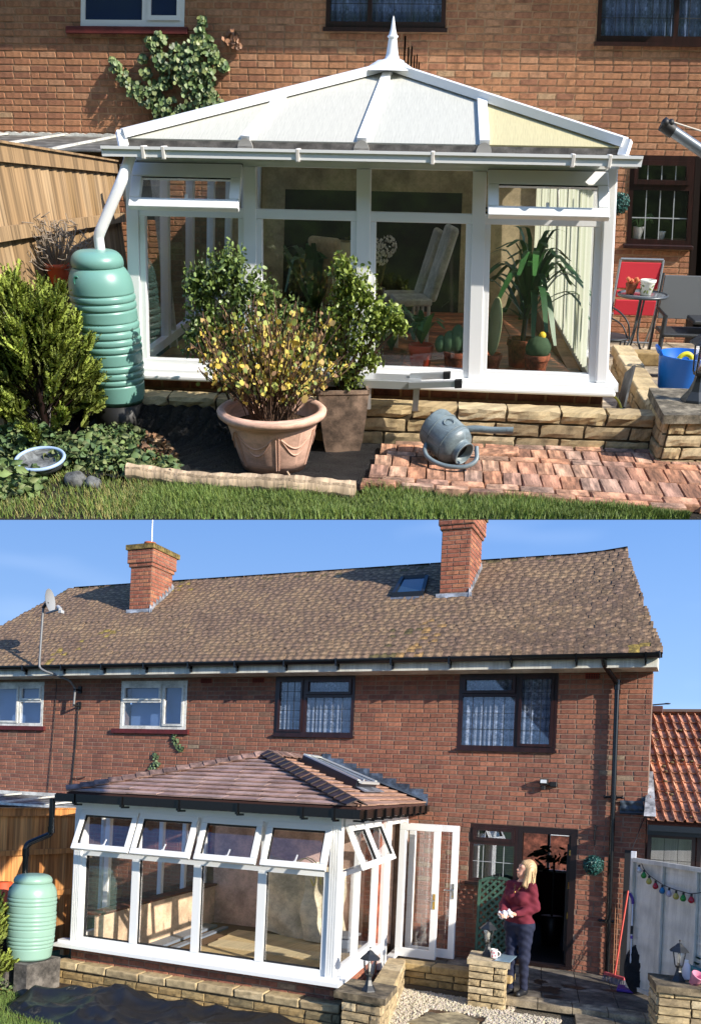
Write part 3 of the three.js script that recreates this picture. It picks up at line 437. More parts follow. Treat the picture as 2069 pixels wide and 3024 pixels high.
  // roof: hipped, tiles in courses
  const eL = V(-6.74, 2.36, 4.26), eR = V(-2.76, 2.36, 4.26), wR = V(-3.31, 2.36, 0.01), wL = V(-7.3, 2.36, 0.01), ap = V(-4.76, 2.95, 2.64), rw = V(-5.15, 2.97, 0.01);
  const QR = (s, t, h = 0) => eR.clone().lerp(wR, s).lerp(ap.clone().lerp(rw, s), t).add(V(0, h, 0)), RH = [0.36, 0.62, 0.3, 0.86]; // the right slope has a roof window
  const slope = (h, th) => [[0, RH[0], 0, 1], [RH[1], 1, 0, 1], [RH[0], RH[1], 0, RH[2]], [RH[0], RH[1], RH[3], 1]].map(([a, b, c, d]) => poly([QR(a, c, h), QR(b, c, h), QR(b, d, h), QR(a, d, h)], th));
  const roof = mesh('roof', [poly([eL, eR, ap], 0.05), ...slope(0, 0.05), poly([wL, eL, ap, rw], 0.05)], mat('#4a2d26', { rough: 0.9 }), cons);
  const dn = (v) => v.clone().add(V(0, -0.08, 0)); mesh('ceiling', [poly([dn(eL), dn(eR), dn(ap)], 0.015), ...slope(-0.08, 0.015), poly([dn(wL), dn(eL), dn(ap), dn(rw)], 0.015)], mat('#ece6dc', { rough: 0.9 }), cons);
  const slateF = ['#b8978a', '#ad8c80', '#c0a092', '#a48478', '#b4968a'].map((c) => mat(c, { rough: 0.8, map: ['blotch', 0.6], bump: ['grain', 0.1, 0.003] }));
  const slateR = ['#b58d76', '#ad866f', '#bc957e'].map((c) => mat(c, { rough: 0.85, map: ['blotch', 0.5], bump: ['grain', 0.1, 0.003] }));
  function courses(a, b, c, d, rows, tw, ms, name, skip) { // quad a-b (eave, left to right seen from outside), top c (right) d (left)
    const n = V().crossVectors(b.clone().sub(a), d.clone().sub(a)).normalize(); if (n.y < 0) n.negate(); const r = rng(rows * 13 + 3);
    for (let k = 0; k < rows; k++) {
      const s0 = k / rows, s1 = (k + 1.12) / rows, L = (s) => a.clone().lerp(d, Math.min(1, s)), Rr = (s) => b.clone().lerp(c, Math.min(1, s)), l0 = L(s0), r0 = Rr(s0), w = l0.distanceTo(r0), dir = r0.clone().sub(l0).normalize(), upv = L(s1).sub(l0); upv.addScaledVector(dir, -upv.dot(dir));
      let x = -(k % 2) * tw * 0.5; while (x < w - 0.02) { const p = Math.max(0, x) + 0.005, q = Math.min(w, x + tw) - 0.005; x += tw; if (q - p < 0.03) continue; if (skip && skip((p + q) / 2 / w, (k + 0.5) / rows)) continue;
        const lx = (s, t) => { const lo = L(s), wd = lo.distanceTo(Rr(s)), off = V().subVectors(lo, l0).dot(dir); return Math.min(Math.max(t, off), off + wd); };
        const A = l0.clone().addScaledVector(dir, p), B = l0.clone().addScaledVector(dir, q), C = l0.clone().addScaledVector(dir, lx(s1, q)).add(upv), D2 = l0.clone().addScaledVector(dir, lx(s1, p)).add(upv); const h = 0.036 + r() * 0.006;
        A.addScaledVector(n, h); B.addScaledVector(n, h); C.addScaledVector(n, 0.008); D2.addScaledVector(n, 0.008);
        let g; if (C.distanceTo(D2) < 0.004) g = poly([A, B, C], 0.016, n); else g = poly([A, B, C, D2], 0.02, n);
        const wsv = WARP; const o = part(uvm(flat(g)), ms[Math.floor(r() * ms.length)], name, roof); }
    }
  }
  courses(eL, eR, ap, ap, 11, 0.46, slateF, 'slate'); courses(eR, wR, rw, ap, 12, 0.44, slateR, 'slate', (s, t) => s > RH[0] + 0.03 && s < RH[1] - 0.03 && t > RH[2] && t < RH[3]);
  function hip(a, b, n, m, w, lift) { const d = b.clone().sub(a), L = d.length(); d.normalize(); const s = V().crossVectors(V(0, 1, 0), d).normalize(), u = V().crossVectors(d, s);
    for (let i = 0; i < n; i++) { const p = a.clone().addScaledVector(d, L * i / n), q = a.clone().addScaledVector(d, L * (i + 1.12) / n); const f = (o, k, h) => o.clone().addScaledVector(s, k * w).addScaledVector(u, h);
      const l = 0.075 + lift, g = join([poly([f(p, 0, l + 0.012), f(q, 0, l - 0.008), f(q, 1, l - 0.068), f(p, 1, l - 0.048)].reverse(), 0.014), poly([f(p, 0, l + 0.012), f(p, -1, l - 0.048), f(q, -1, l - 0.068), f(q, 0, l - 0.008)].reverse(), 0.014)]);
      part(uvm(g), m[i % m.length], 'hip_tile', roof); } }
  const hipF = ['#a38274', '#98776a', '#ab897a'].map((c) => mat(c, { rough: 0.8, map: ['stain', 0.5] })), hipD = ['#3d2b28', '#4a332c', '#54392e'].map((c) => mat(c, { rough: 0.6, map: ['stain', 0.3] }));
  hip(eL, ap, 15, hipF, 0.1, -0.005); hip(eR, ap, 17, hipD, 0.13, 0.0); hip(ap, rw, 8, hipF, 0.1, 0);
  { // low roof window on the right slope
    const n = V().crossVectors(wR.clone().sub(eR), ap.clone().sub(eR)).normalize(); if (n.y < 0) n.negate();
    const Q = (s, t, h) => { const a = eR.clone().lerp(wR, s), b = ap.clone().lerp(rw, s); return a.lerp(b, t).addScaledVector(n, h); }, w = sub('roof_window', roof);
    const a = 0.36, b = 0.62, c = 0.3, e = 0.86;
    mesh('frame', [beam(Q(a, c, 0.07), Q(a, e, 0.07), 0.05, 0.13, n), beam(Q(b, c, 0.07), Q(b, e, 0.07), 0.05, 0.13, n), beam(Q(a, c, 0.07), Q(b, c, 0.07), 0.05, 0.13, n), beam(Q(a, e, 0.07), Q(b, e, 0.07), 0.06, 0.13, n)], mat('#2a2f36', { rough: 0.35, metal: 0.4 }), w);
    mesh('trim', [beam(Q(a, c, 0.145), Q(a, e, 0.145), 0.055, 0.02, n), beam(Q(a + 0.07, c, 0.15), Q(a + 0.07, e, 0.15), 0.02, 0.02, n), beam(Q(b, c, 0.145), Q(b, e, 0.145), 0.055, 0.02, n), beam(Q(a, c - 0.02, 0.13), Q(b, c - 0.02, 0.13), 0.05, 0.03, n), beam(Q(a, e, 0.15), Q(b, e, 0.15), 0.06, 0.02, n)], mat('#c9ccc8', { rough: 0.3, metal: 0.3 }), w);
    mesh('pane', poly([Q(a, c, 0.13), Q(b, c, 0.13), Q(b, e, 0.13), Q(a, e, 0.13)], 0.006), M.glass, w);
    mesh('apron', poly([Q(a - 0.02, c - 0.09, 0.05), Q(b + 0.02, c - 0.09, 0.05), Q(b + 0.02, c - 0.01, 0.06), Q(a - 0.02, c - 0.01, 0.06)], 0.01), M.leadSheet, w);
  }
  { // stepped lead against the wall
    const g = []; const n = 24; for (let i = 0; i < n; i++) { const t = i / n, x = rw.x + (wR.x + 0.03 - rw.x) * t, x2 = rw.x + (wR.x + 0.03 - rw.x) * (i + 1) / n, y = rw.y + (wR.y - rw.y) * t; const top = Math.round((y + 0.15) / 0.0742) * 0.0742; g.push(box(x, y - 0.12, 0.01 + (i % 2) * 0.002, x2 + 0.005, Math.max(y + 0.06, top), 0.018 + (i % 2) * 0.002)); }
    mesh('flashing', [...g, poly([V(-5.1, 3.02, 0.02), V(-3.3, 2.44, 0.02), V(-3.27, 2.42, 0.16), V(-5.07, 3.0, 0.16)].reverse(), 0.006)], M.leadBlue, cons);
  }
  // gutter, brackets, downpipe into the water butt
  const eave = [[eL, eR], [eR, wR], [wL, eL]].map(([a, b]) => { const d = b.clone().sub(a), o = V().crossVectors(d, V(0, 1, 0)).normalize().negate(); if (o.z < 0 && a === eL) o.negate(); return [a, b]; });
  const gy = 2.285; const gut = mesh('gutter', [beam([eL.x - 0.12, gy, 4.3], [eR.x + 0.07, gy, 4.3], 0.085, 0.09), beam([eR.x + 0.03, gy, 4.34], [wR.x + 0.03, gy, 0.04], 0.085, 0.09), beam([eL.x - 0.04, gy, 4.3], [wL.x - 0.04, gy, 0.04], 0.085, 0.09), beam([eL.x - 0.1, gy + 0.052, 4.335], [eR.x + 0.07, gy + 0.052, 4.335], 0.018, 0.014), beam([eR.x + 0.072, gy + 0.052, 4.34], [wR.x + 0.072, gy + 0.052, 0.04], 0.018, 0.014)], mat('#15120f', { rough: 0.25 }), cons);
  const brk = uvm(flat(join([box(-0.014, -0.07, 0.0, 0.014, 0.06, 0.06), box(-0.014, -0.085, -0.1, 0.014, -0.062, 0.03)])));
  for (const x of [-6.55, -5.82, -5.0, -4.2, -3.38, -3.0]) part(brk, M.blackP, 'gutter_bracket', gut).position.set(x, gy, 4.3);
  for (let i = 0; i < 9; i++) { const t = 0.04 + i * 0.11, o = part(brk, M.blackP, 'gutter_bracket', gut); o.position.set(eR.x + 0.03 + (wR.x - eR.x) * t, gy, 4.3 * (1 - t)); o.rotation.y = Math.PI / 2 - 0.13; }
  const px = -6.93, dp = mesh('drainpipe', [rod([px, 2.27, 4.3], [px, 1.86, 4.3], 0.036, 0.036, 14), tube([[px, 1.95, 4.3], [px, 1.85, 4.3], [px - 0.03, 1.8, 4.32], [px - 0.15, 1.7, 4.5], [px - 0.17, 1.64, 4.54], [px - 0.17, 1.52, 4.54]], 0.037, 30, 12, false, 0.3), rod([px - 0.17, 1.6, 4.54], [px - 0.17, 1.28, 4.54], 0.036, 0.036, 14), rod([px, 1.91, 4.3], [px, 1.83, 4.3], 0.043, 0.043, 14), rod([px - 0.17, 1.63, 4.54], [px - 0.17, 1.54, 4.54], 0.043, 0.043, 14)], M.blackP, cons);
}
{ // things stored inside
  const b = tag(mesh('insulation_bag', [bend(new THREE.BoxGeometry(0.95, 1.2, 0.3, 30, 24, 6).translate(-5.38, 0.72, 0.4), (v) => { v.z += 0.05 * Math.sin(v.x * 7 + v.y * 3) + 0.03 * Math.sin(v.y * 11 + v.x * 5); v.x += 0.03 * Math.sin(v.y * 8); v.y += 0.05 * Math.sin(v.x * 5); }), bend(new THREE.BoxGeometry(0.6, 1.15, 0.3, 20, 24, 6).translate(-4.72, 0.7, 0.62), (v) => { v.z += 0.05 * Math.sin(v.x * 9 + v.y * 4) + 0.02 * Math.sin(v.y * 13); v.x += 0.03 * Math.sin(v.y * 7 + 1); })], mat('#f0e5c8', { rough: 0.8, map: ['blotch', 0.8] })), 'big cream insulation bags leaning on the back wall inside the tiled conservatory', 'bag');
  tag(mesh('cable', [tube([[-5.3, 1.3, 0.6], [-5.1, 1.4, 0.66], [-4.9, 1.34, 0.72], [-4.8, 1.18, 0.8], [-4.82, 1.0, 0.82], [-4.9, 1.1, 0.8]], 0.008, 40, 6), tube([[-5.25, 1.3, 0.62], [-5.0, 1.42, 0.7], [-4.75, 1.3, 0.82], [-4.7, 1.03, 0.84]], 0.008, 40, 6)], mat('#d9cf52', { rough: 0.5 })), 'loose yellow cable hung on the insulation bags', 'cable');
  const c = thing('storage_crate', 'grey plastic crate behind the side window of the tiled conservatory', 'crate');
  mesh('body', rbox(-3.75, 0.1, 2.4, -3.4, 0.62, 2.75, 0.03), mat('#7f8488', { rough: 0.5 }), c); mesh('lid', rbox(-3.77, 0.62, 2.38, -3.38, 0.66, 2.77, 0.015), mat('#9a9ea1', { rough: 0.5 }), c);
}
// ------------------------------------------------------------------ walls, paving and things of the finished garden
const STONE = brickMats([['#c8b289', 6], ['#bfa97f', 6], ['#b49e77', 5], ['#cfbb95', 3], ['#a89472', 4], ['#9a8b70', 2]]);
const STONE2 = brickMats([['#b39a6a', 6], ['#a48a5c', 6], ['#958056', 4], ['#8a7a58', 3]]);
const stoneMortar = mat('#6d6047', { rough: 1, map: ['stain', 0.4] });
const capStone = mat('#8f7f64', { rough: 1, map: ['stain', 0.5], bump: ['grain', 0.25, 0.008] });
function face(p, a, b, y0, y1, o) { const A = V(a[0], 0, a[1]), d = V(b[0], 0, b[1]).sub(A), L = d.length(); d.normalize(); layBricks(p, { x0: 0, x1: L, y0, y1, z: 0, px: 0.33, py: 0.1, joint: 0.014, proud: 0.02, depth: 0.09, wob: 0.012, shapes: ROCKS, tones: STONE, name: 'walling_block', most: 60, ...o, m4: new THREE.Matrix4().makeBasis(d, V(0, 1, 0), V().crossVectors(d, V(0, 1, 0))).setPosition(A) }); }
function core(pts, y0, y1) { // prism over a plan polygon [x, z] (counter-clockwise seen from above = viewer's order left to right along the front)
  return poly(pts.map(([x, z]) => [x, y1, z]), y1 - y0, [0, 1, 0]);
}
{
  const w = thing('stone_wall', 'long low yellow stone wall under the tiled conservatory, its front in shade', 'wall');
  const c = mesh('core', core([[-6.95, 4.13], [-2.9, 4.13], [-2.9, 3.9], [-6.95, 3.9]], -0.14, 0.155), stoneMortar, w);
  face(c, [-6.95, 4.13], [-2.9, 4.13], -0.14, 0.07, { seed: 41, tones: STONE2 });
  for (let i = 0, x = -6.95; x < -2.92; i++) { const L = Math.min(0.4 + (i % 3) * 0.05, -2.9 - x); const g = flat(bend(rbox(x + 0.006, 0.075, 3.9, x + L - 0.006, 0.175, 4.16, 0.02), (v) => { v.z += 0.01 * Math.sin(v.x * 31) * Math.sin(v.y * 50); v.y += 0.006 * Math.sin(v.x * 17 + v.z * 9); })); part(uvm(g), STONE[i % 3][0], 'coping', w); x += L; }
}
{ // pillar at the conservatory corner and the wall running back from it to the second pillar
  const p = thing('stone_pillar', 'square stone pillar with wide concrete cap at the tiled conservatory corner', 'pillar');
  const c = mesh('core', core([[-2.84, 4.24], [-2.38, 4.27], [-2.46, 3.78], [-2.9, 3.75]], -0.14, 0.29), stoneMortar, p);
  face(c, [-2.84, 4.25], [-2.37, 4.28], -0.14, 0.29, { seed: 43, px: 0.36 }); face(c, [-2.37, 4.28], [-2.47, 3.77], -0.14, 0.29, { seed: 44, px: 0.3 });
  mesh('cap', bend(poly([[-2.92, 0.36, 4.3], [-2.31, 0.36, 4.34], [-2.41, 0.36, 3.68], [-2.98, 0.36, 3.65]], 0.07), (v) => { v.y += 0.006 * Math.sin(v.x * 40); }), capStone, p);
  const w = thing('garden_wall', 'low stone wall running back from the corner pillar beside the gravel', 'wall');
  const k = mesh('core', core([[-2.72, 3.76], [-2.5, 3.76], [-2.93, 1.98], [-3.12, 1.98]], -0.14, 0.23), stoneMortar, w);
  face(k, [-2.48, 3.76], [-2.9, 1.98], -0.14, 0.23, { seed: 45, px: 0.36 });
  for (let i = 0; i < 5; i++) { const t = i / 5, t2 = (i + 1) / 5 - 0.006, L = (a, b, s) => a + (b - a) * s; part(uvm(flat(poly([[L(-2.72, -3.12, t), 0.29, L(3.76, 1.98, t)], [L(-2.46, -2.88, t), 0.29, L(3.76, 1.98, t)], [L(-2.46, -2.88, t2), 0.29, L(3.76, 1.98, t2)], [L(-2.72, -3.12, t2), 0.29, L(3.76, 1.98, t2)]], 0.06))), STONE[i % 4][0], 'coping', w); }
  const w2 = thing('garden_wall', 'low weathered stone wall between gravel and open french doors', 'wall');
  const k2 = mesh('core', core([[-3.06, 1.97], [-1.98, 1.97], [-1.98, 1.74], [-3.06, 1.74]], -0.14, 0.15), stoneMortar, w2);
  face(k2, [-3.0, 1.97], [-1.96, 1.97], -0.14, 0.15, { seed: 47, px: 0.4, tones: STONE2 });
  for (let i = 0, x = -3.06; x < -1.97; i++) { const L = 0.54; part(uvm(flat(bend(rbox(x + 0.005, 0.15, 1.73, x + L - 0.005, 0.25, 1.995, 0.02), (v) => { v.z += 0.008 * Math.sin(v.x * 37); }))), STONE2[i % 2][0], 'coping', w2); x += L; }
  const p2 = thing('stone_pillar', 'yellow stone block pillar in front of the woman, lantern and mug on top', 'pillar');
  const c2 = mesh('core', core([[-1.9, 2.38], [-1.46, 2.38], [-1.56, 1.9], [-2.0, 1.9]], -0.14, 0.43), mat('#3f3628', { rough: 1 }), p2);
  face(c2, [-1.915, 2.39], [-1.445, 2.39], -0.115, 0.435, { seed: 48, px: 0.33, py: 0.0915, joint: 0.017 }); face(c2, [-1.445, 2.39], [-1.55, 1.9], -0.115, 0.435, { seed: 49, px: 0.3, py: 0.0915, joint: 0.017 });
  mesh('cap', bend(poly([[-1.93, 0.5, 2.42], [-1.39, 0.5, 2.42], [-1.5, 0.5, 1.84], [-2.02, 0.5, 1.84]], 0.065), (v) => { v.y += 0.004 * Math.sin(v.x * 60); }), STONE[3][0], p2);
  const p3 = thing('stone_pillar', 'stone pillar at the right edge with grey concrete cap, pink pot on it', 'pillar');
  const c3 = mesh('core', core([[0.33, 2.52], [1.1, 2.4], [1.02, 1.9], [0.22, 2.02]], -0.14, 0.42), stoneMortar, p3);
  face(c3, [0.32, 2.54], [1.1, 2.42], -0.14, 0.42, { seed: 50, px: 0.36 }); face(c3, [0.21, 2.02], [0.32, 2.53], -0.14, 0.42, { seed: 51, px: 0.28 });
  mesh('cap', bend(poly([[0.3, 0.5, 2.61], [1.2, 0.5, 2.46], [1.1, 0.5, 1.85], [0.18, 0.5, 1.97]], 0.08), (v) => { v.y += 0.008 * Math.sin(v.x * 40 + v.z * 13); }), capStone, p3);
}
{ // patio
  const base = mesh('patio', [core([[-3.6, 1.98], [3, 2.3], [3, 0], [-3.6, 0]].map(([x, z]) => [x, z]), -0.13, -0.035)], mat('#4a4236', { rough: 1 })); struct(base);
  const r = rng(61), tones = ['#8d8373', '#857a69', '#978c7b', '#7c7263'].map((c) => mat(c, { rough: 0.85, map: ['stain', 0.9], bump: ['blotch', 0.5, 0.006] }));
  const sk = (x, z) => [x + 0.17 * z, z], zs = [0.02, 0.62, 1.24, 1.9];
  for (let j = 0; j < 3; j++) for (let i = 0; i < 12; i++) { const x0 = -3.74 + i * 0.47 + (j % 2) * 0.0, x1 = x0 + 0.46; const P = [[x0, zs[j + 1] - 0.012], [x1, zs[j + 1] - 0.012], [x1, zs[j]], [x0, zs[j]]].map(([x, z]) => { const q = sk(x, z); return [q[0], r() * 0.003, q[1]]; }); part(uvm(flat(poly(P, 0.03))), tones[Math.floor(r() * 4)], 'paving_slab', base); }
  for (let i = 0; i < 8; i++) { const x0 = -1.86 + i * 0.42, x1 = x0 + 0.41; const P = [[x0, 2.2], [x1, 2.2], [x1, 1.9], [x0, 1.9]].map(([x, z]) => { const q = sk(x, z); return [q[0], 0.012, q[1] + (i > 0 ? 0 : 0)]; }); part(uvm(flat(poly(P, 0.08))), mat('#b3a284', { rough: 0.9, map: ['stain', 0.7], bump: ['grain', 0.2, 0.004] }), 'kerb_stone', base); }
  for (let i = 0; i < 5; i++) { const x0 = -1.0 + i * 0.46; const P = [[x0, 2.72], [x0 + 0.45, 2.72], [x0 + 0.45, 2.22], [x0, 2.22]].map(([x, z]) => { const q = sk(x, z); return [q[0], -0.04, q[1]]; }); if (P[0][0] > -0.6) part(uvm(flat(poly(P, 0.05))), mat('#9a8c74', { rough: 0.9, map: ['stain', 0.7] }), 'paving_slab', base); }
  const bl = (cx, cz, a, b, s) => { const q = rng(s), pts = []; for (let i = 0; i < 22; i++) { const t = i / 22 * 6.283, k = 0.55 + q() * 0.7; pts.push(new THREE.Vector2(cx + Math.cos(t) * a * k, -(cz + Math.sin(t) * b * k))); } return new THREE.ShapeGeometry(new THREE.Shape(pts)).rotateX(-Math.PI / 2).translate(0, 0.006, 0); };
  mesh('mud_stain', [bl(-1.05, 1.35, 0.18, 0.22, 1), bl(-0.78, 1.05, 0.2, 0.1, 2), bl(-1.25, 1.0, 0.1, 0.16, 3), bl(-0.95, 1.75, 0.12, 0.09, 4), bl(-0.3, 0.95, 0.14, 0.08, 5)], mat('#4a3b2a', { rough: 0.55, map: ['stain', 0.3] }), base);
}
{ // gravel and its stepping stone
  const pts = [[-2.5, 4.3], [-0.2, 3.4], [-0.3, 2.4], [-1.4, 2.25], [-2.85, 1.98]];
  const b = mesh('gravel_bed', core([[-2.6, 5.2], [1.2, 5.2], [1.2, 2.3], [-2.95, 1.98]], -0.13, -0.105), mat('#a8997c', { rough: 1, map: ['rough', 0.12] })); struct(b);
  const r = rng(71), L = [], C = []; const inStone = (x, z) => x > -2.28 && x < -1.55 && z > 2.78 && z < 3.6;
  const g = new THREE.IcosahedronGeometry(1, 1); const memo = new Map(); bend(g, (v) => { const k = v.toArray().map((a) => a.toFixed(2)).join(); if (!memo.has(k)) memo.set(k, 0.78 + r() * 0.4); v.multiplyScalar(memo.get(k)); });
  while (L.length < 14000) { const z = 1.98 + Math.pow(r(), 1.1) * 2.0, x = -2.93 + (z - 1.98) * 0.22 + r() * (2.9 - (z - 2) * 0.3); if (inStone(x, z) || (x > -1.35 && z < 2.42) || (x > -0.75 && z < 2.85) || (x > -1.93 && x < -1.43 && z < 2.41)) continue; const s = 0.008 + r() * r() * 0.012; L.push(MX([x, -0.1 + r() * 0.012, z], QE(r() * 6, r() * 6, r() * 6), V(s * 1.25, s * 0.75, s))); const t = 0.75 + r() * 0.35; C.push(new THREE.Color().setRGB(0.55 * t, (0.48 + (r() - 0.5) * 0.06) * t, (0.36 + (r() - 0.5) * 0.08) * t)); }
  const o = stuff('gravel', g, mat('#ffffff', { rough: 0.85 }), L, null, C); tag(o, 'pale cream gravel between the stone pillars', 'gravel', null, 'stuff');
  tag(mesh('stepping_stone', bend(poly([[-2.33, -0.075, 3.55], [-1.55, -0.075, 3.5], [-1.6, -0.075, 3.05], [-1.93, -0.075, 2.8], [-2.2, -0.075, 3.1]], 0.04), (v) => v), mat('#d3c093', { rough: 0.9, map: ['stain', 0.7], bump: ['grain', 0.2, 0.005] })), 'flat pale stepping stone set in the gravel', 'paving stone');
}
// black post lanterns
function lantern(x, y, z, s, turn, label) {
  const t = thing('post_lantern', label, 'lantern', [x, y, z], turn, 'black lanterns on the garden pillars'), M1 = mat('#26292c', { rough: 0.42 }), hx = (r0, r1, y0, y1) => new THREE.CylinderGeometry(r1 * s, r0 * s, (y1 - y0) * s, 6, 1).translate(0, (y0 + y1) / 2 * s, 0);
  mesh('base', [hx(0.15, 0.145, 0, 0.025), hx(0.145, 0.085, 0.025, 0.11), hx(0.085, 0.055, 0.11, 0.21), hx(0.055, 0.05, 0.21, 0.28), hx(0.075, 0.085, 0.28, 0.31)].map((g) => toCreasedNormals(g, 0.3)), M1, t);
  const fr = []; for (let i = 0; i < 6; i++) { const a = i * Math.PI / 3, c = Math.sin(a), d = Math.cos(a); fr.push(beam([c * 0.083 * s, 0.31 * s, d * 0.083 * s], [c * 0.135 * s, 0.6 * s, d * 0.135 * s], 0.014 * s)); }
  mesh('frame', [...fr, hx(0.14, 0.14, 0.59, 0.61)], M1, t);
  const gl = []; for (let i = 0; i < 6; i++) { const a = i * Math.PI / 3, b = a + Math.PI / 3; gl.push(poly([[Math.sin(a) * 0.08 * s, 0.315 * s, Math.cos(a) * 0.08 * s], [Math.sin(b) * 0.08 * s, 0.315 * s, Math.cos(b) * 0.08 * s], [Math.sin(b) * 0.132 * s, 0.59 * s, Math.cos(b) * 0.132 * s], [Math.sin(a) * 0.132 * s, 0.59 * s, Math.cos(a) * 0.132 * s]], 0.002)); }
  mesh('glass', gl, M.glass, t);
  mesh('roof', [hx(0.21, 0.19, 0.605, 0.625), hx(0.195, 0.12, 0.625, 0.69), hx(0.12, 0.1, 0.69, 0.7), hx(0.1, 0.045, 0.7, 0.765)].map((g) => toCreasedNormals(g, 0.3)), M1, t);
  mesh('finial', [rod([0, 0.76 * s, 0], [0, 0.8 * s, 0], 0.012 * s, 0.008 * s), ball(0, 0.82 * s, 0, 0.02 * s, 10)], M1, t);
  mesh('bulb', [lathe([[0, 0.34], [0.025, 0.34], [0.025, 0.42], [0.032, 0.45], [0.034, 0.5], [0.02, 0.54], [0, 0.55]].map(([a, b]) => [a * s, b * s]), 12)], mat('#d9d6c8', { rough: 0.3 }), t);
  mesh('lamp_holder', hx(0.03, 0.03, 0.31, 0.37), mat('#55524a', { rough: 0.6 }), t);
  return t;
}
lantern(-2.6, 0.36, 4.08, 0.58, 0.2, 'black lantern on the corner pillar beside the tiled conservatory'); lantern(-1.745, 0.5, 2.1, 0.57, 0.3, 'black lantern beside a mug on the pillar before the woman'); lantern(0.52, 0.5, 2.2, 0.57, 0.1, 'black lantern on the right edge pillar by a pink pot');
{ // things on the pillars
  const m = thing('mug', 'white mug with pink flower print on the pillar beside the lantern', 'mug', [-1.64, 0.5, 2.2]);
  mesh('body', lathe([[0, 0], [0.036, 0], [0.042, 0.01], [0.044, 0.115], [0.04, 0.115], [0.038, 0.012], [0, 0.012]], 28), mat('#e9e1dc', { rough: 0.25 }), m);
  mesh('handle', new THREE.TorusGeometry(0.032, 0.007, 8, 20, Math.PI * 1.2).rotateZ(-Math.PI * 0.6).translate(0.045, 0.06, 0), mat('#e9e1dc', { rough: 0.25 }), m);
  const fl = []; for (const [a, y] of [[-0.3, 0.03], [0.25, 0.075], [0.6, 0.04], [-0.7, 0.08]]) fl.push(new THREE.SphereGeometry(0.012, 8, 6).scale(1, 1.3, 0.2).translate(0, y, 0.0435).rotateY(a)); mesh('flower_print', fl, mat('#c9737a', { rough: 0.4 }), m);
  tag(mesh('board', bend(rbox(-1.6, 0.502, 1.78, -1.4, 0.512, 2.37, 0.004), (v) => { v.x -= 0; }), mat('#7f95a0', { rough: 0.35 })), 'flat blue grey slate board lying on the pillar beside the mug', 'board');
  const b = thing('soap_bottle', 'white plastic bottle with green label beside the right lantern', 'bottle', [0.6, 0.5, 2.05]); mesh('body', lathe([[0, 0], [0.045, 0], [0.048, 0.01], [0.048, 0.16], [0.03, 0.19], [0.022, 0.2], [0, 0.2]], 20), mat('#d8d8e4', { rough: 0.35 }), b); mesh('cap', lathe([[0, 0.195], [0.026, 0.195], [0.026, 0.225], [0, 0.225]], 16), mat('#efefef', { rough: 0.4 }), b); mesh('label', box(-0.05, 0.04, -0.02, -0.047, 0.13, 0.02), mat('#4fae5f', { rough: 0.5 }), b);
  const k = thing('flower_pot', 'small pink pot lying tipped over on the right pillar cap', 'pot', [0.68, 0.56, 2.3], 0.5); mesh('body', lathe([[0, 0], [0.05, 0], [0.075, 0.12], [0.082, 0.12], [0.082, 0.135], [0.07, 0.135], [0.046, 0.01], [0, 0.01]], 28).rotateX(0.5).rotateZ(-0.25).translate(0, -0.05, 0), mat('#d98aa0', { rough: 0.45 }), k); mesh('wire', new THREE.TorusGeometry(0.06, 0.004, 6, 24, 3).rotateX(1.3).translate(0.02, -0.045, 0.07), M.black, k);
  const q = thing('planter', 'teal planter with dark leaved plant behind the right pillar', 'planter', [0.86, 0, 1.75]); mesh('body', lathe([[0, 0.3], [0.14, 0.3], [0.2, 0.56], [0.22, 0.56], [0.22, 0.62], [0.19, 0.62], [0.17, 0.5], [0, 0.5]], 28), mat('#14737a', { rough: 0.45 }), q); mesh('stand', lathe([[0, 0], [0.12, 0], [0.12, 0.3], [0, 0.3]], 16), M.black, q);
  const lf = uvm(flat(new THREE.SphereGeometry(0.035, 10, 6).scale(1, 0.25, 0.8))); const L = [[-0.13, 0.72, 0.05], [-0.08, 0.78, 0.02], [-0.03, 0.73, 0.08], [0.03, 0.8, 0], [0.08, 0.74, 0.05], [-0.15, 0.66, 0.08], [0, 0.68, 0.1], [0.1, 0.68, 0.1]]; for (const [x, y, z] of L) { const o = part(lf, mat('#1d3320', { rough: 0.5 }), 'leaf', q); o.position.set(x, y, z); o.rotation.set(x * 4, 0, x * 3); } mesh('stem', L.map(([x, y, z]) => tube([[0, 0.52, 0], [x * 0.5, 0.64, z * 0.4], [x, y, z]], 0.005, 8, 5)), mat('#22301c', { rough: 0.7 }), q);
}
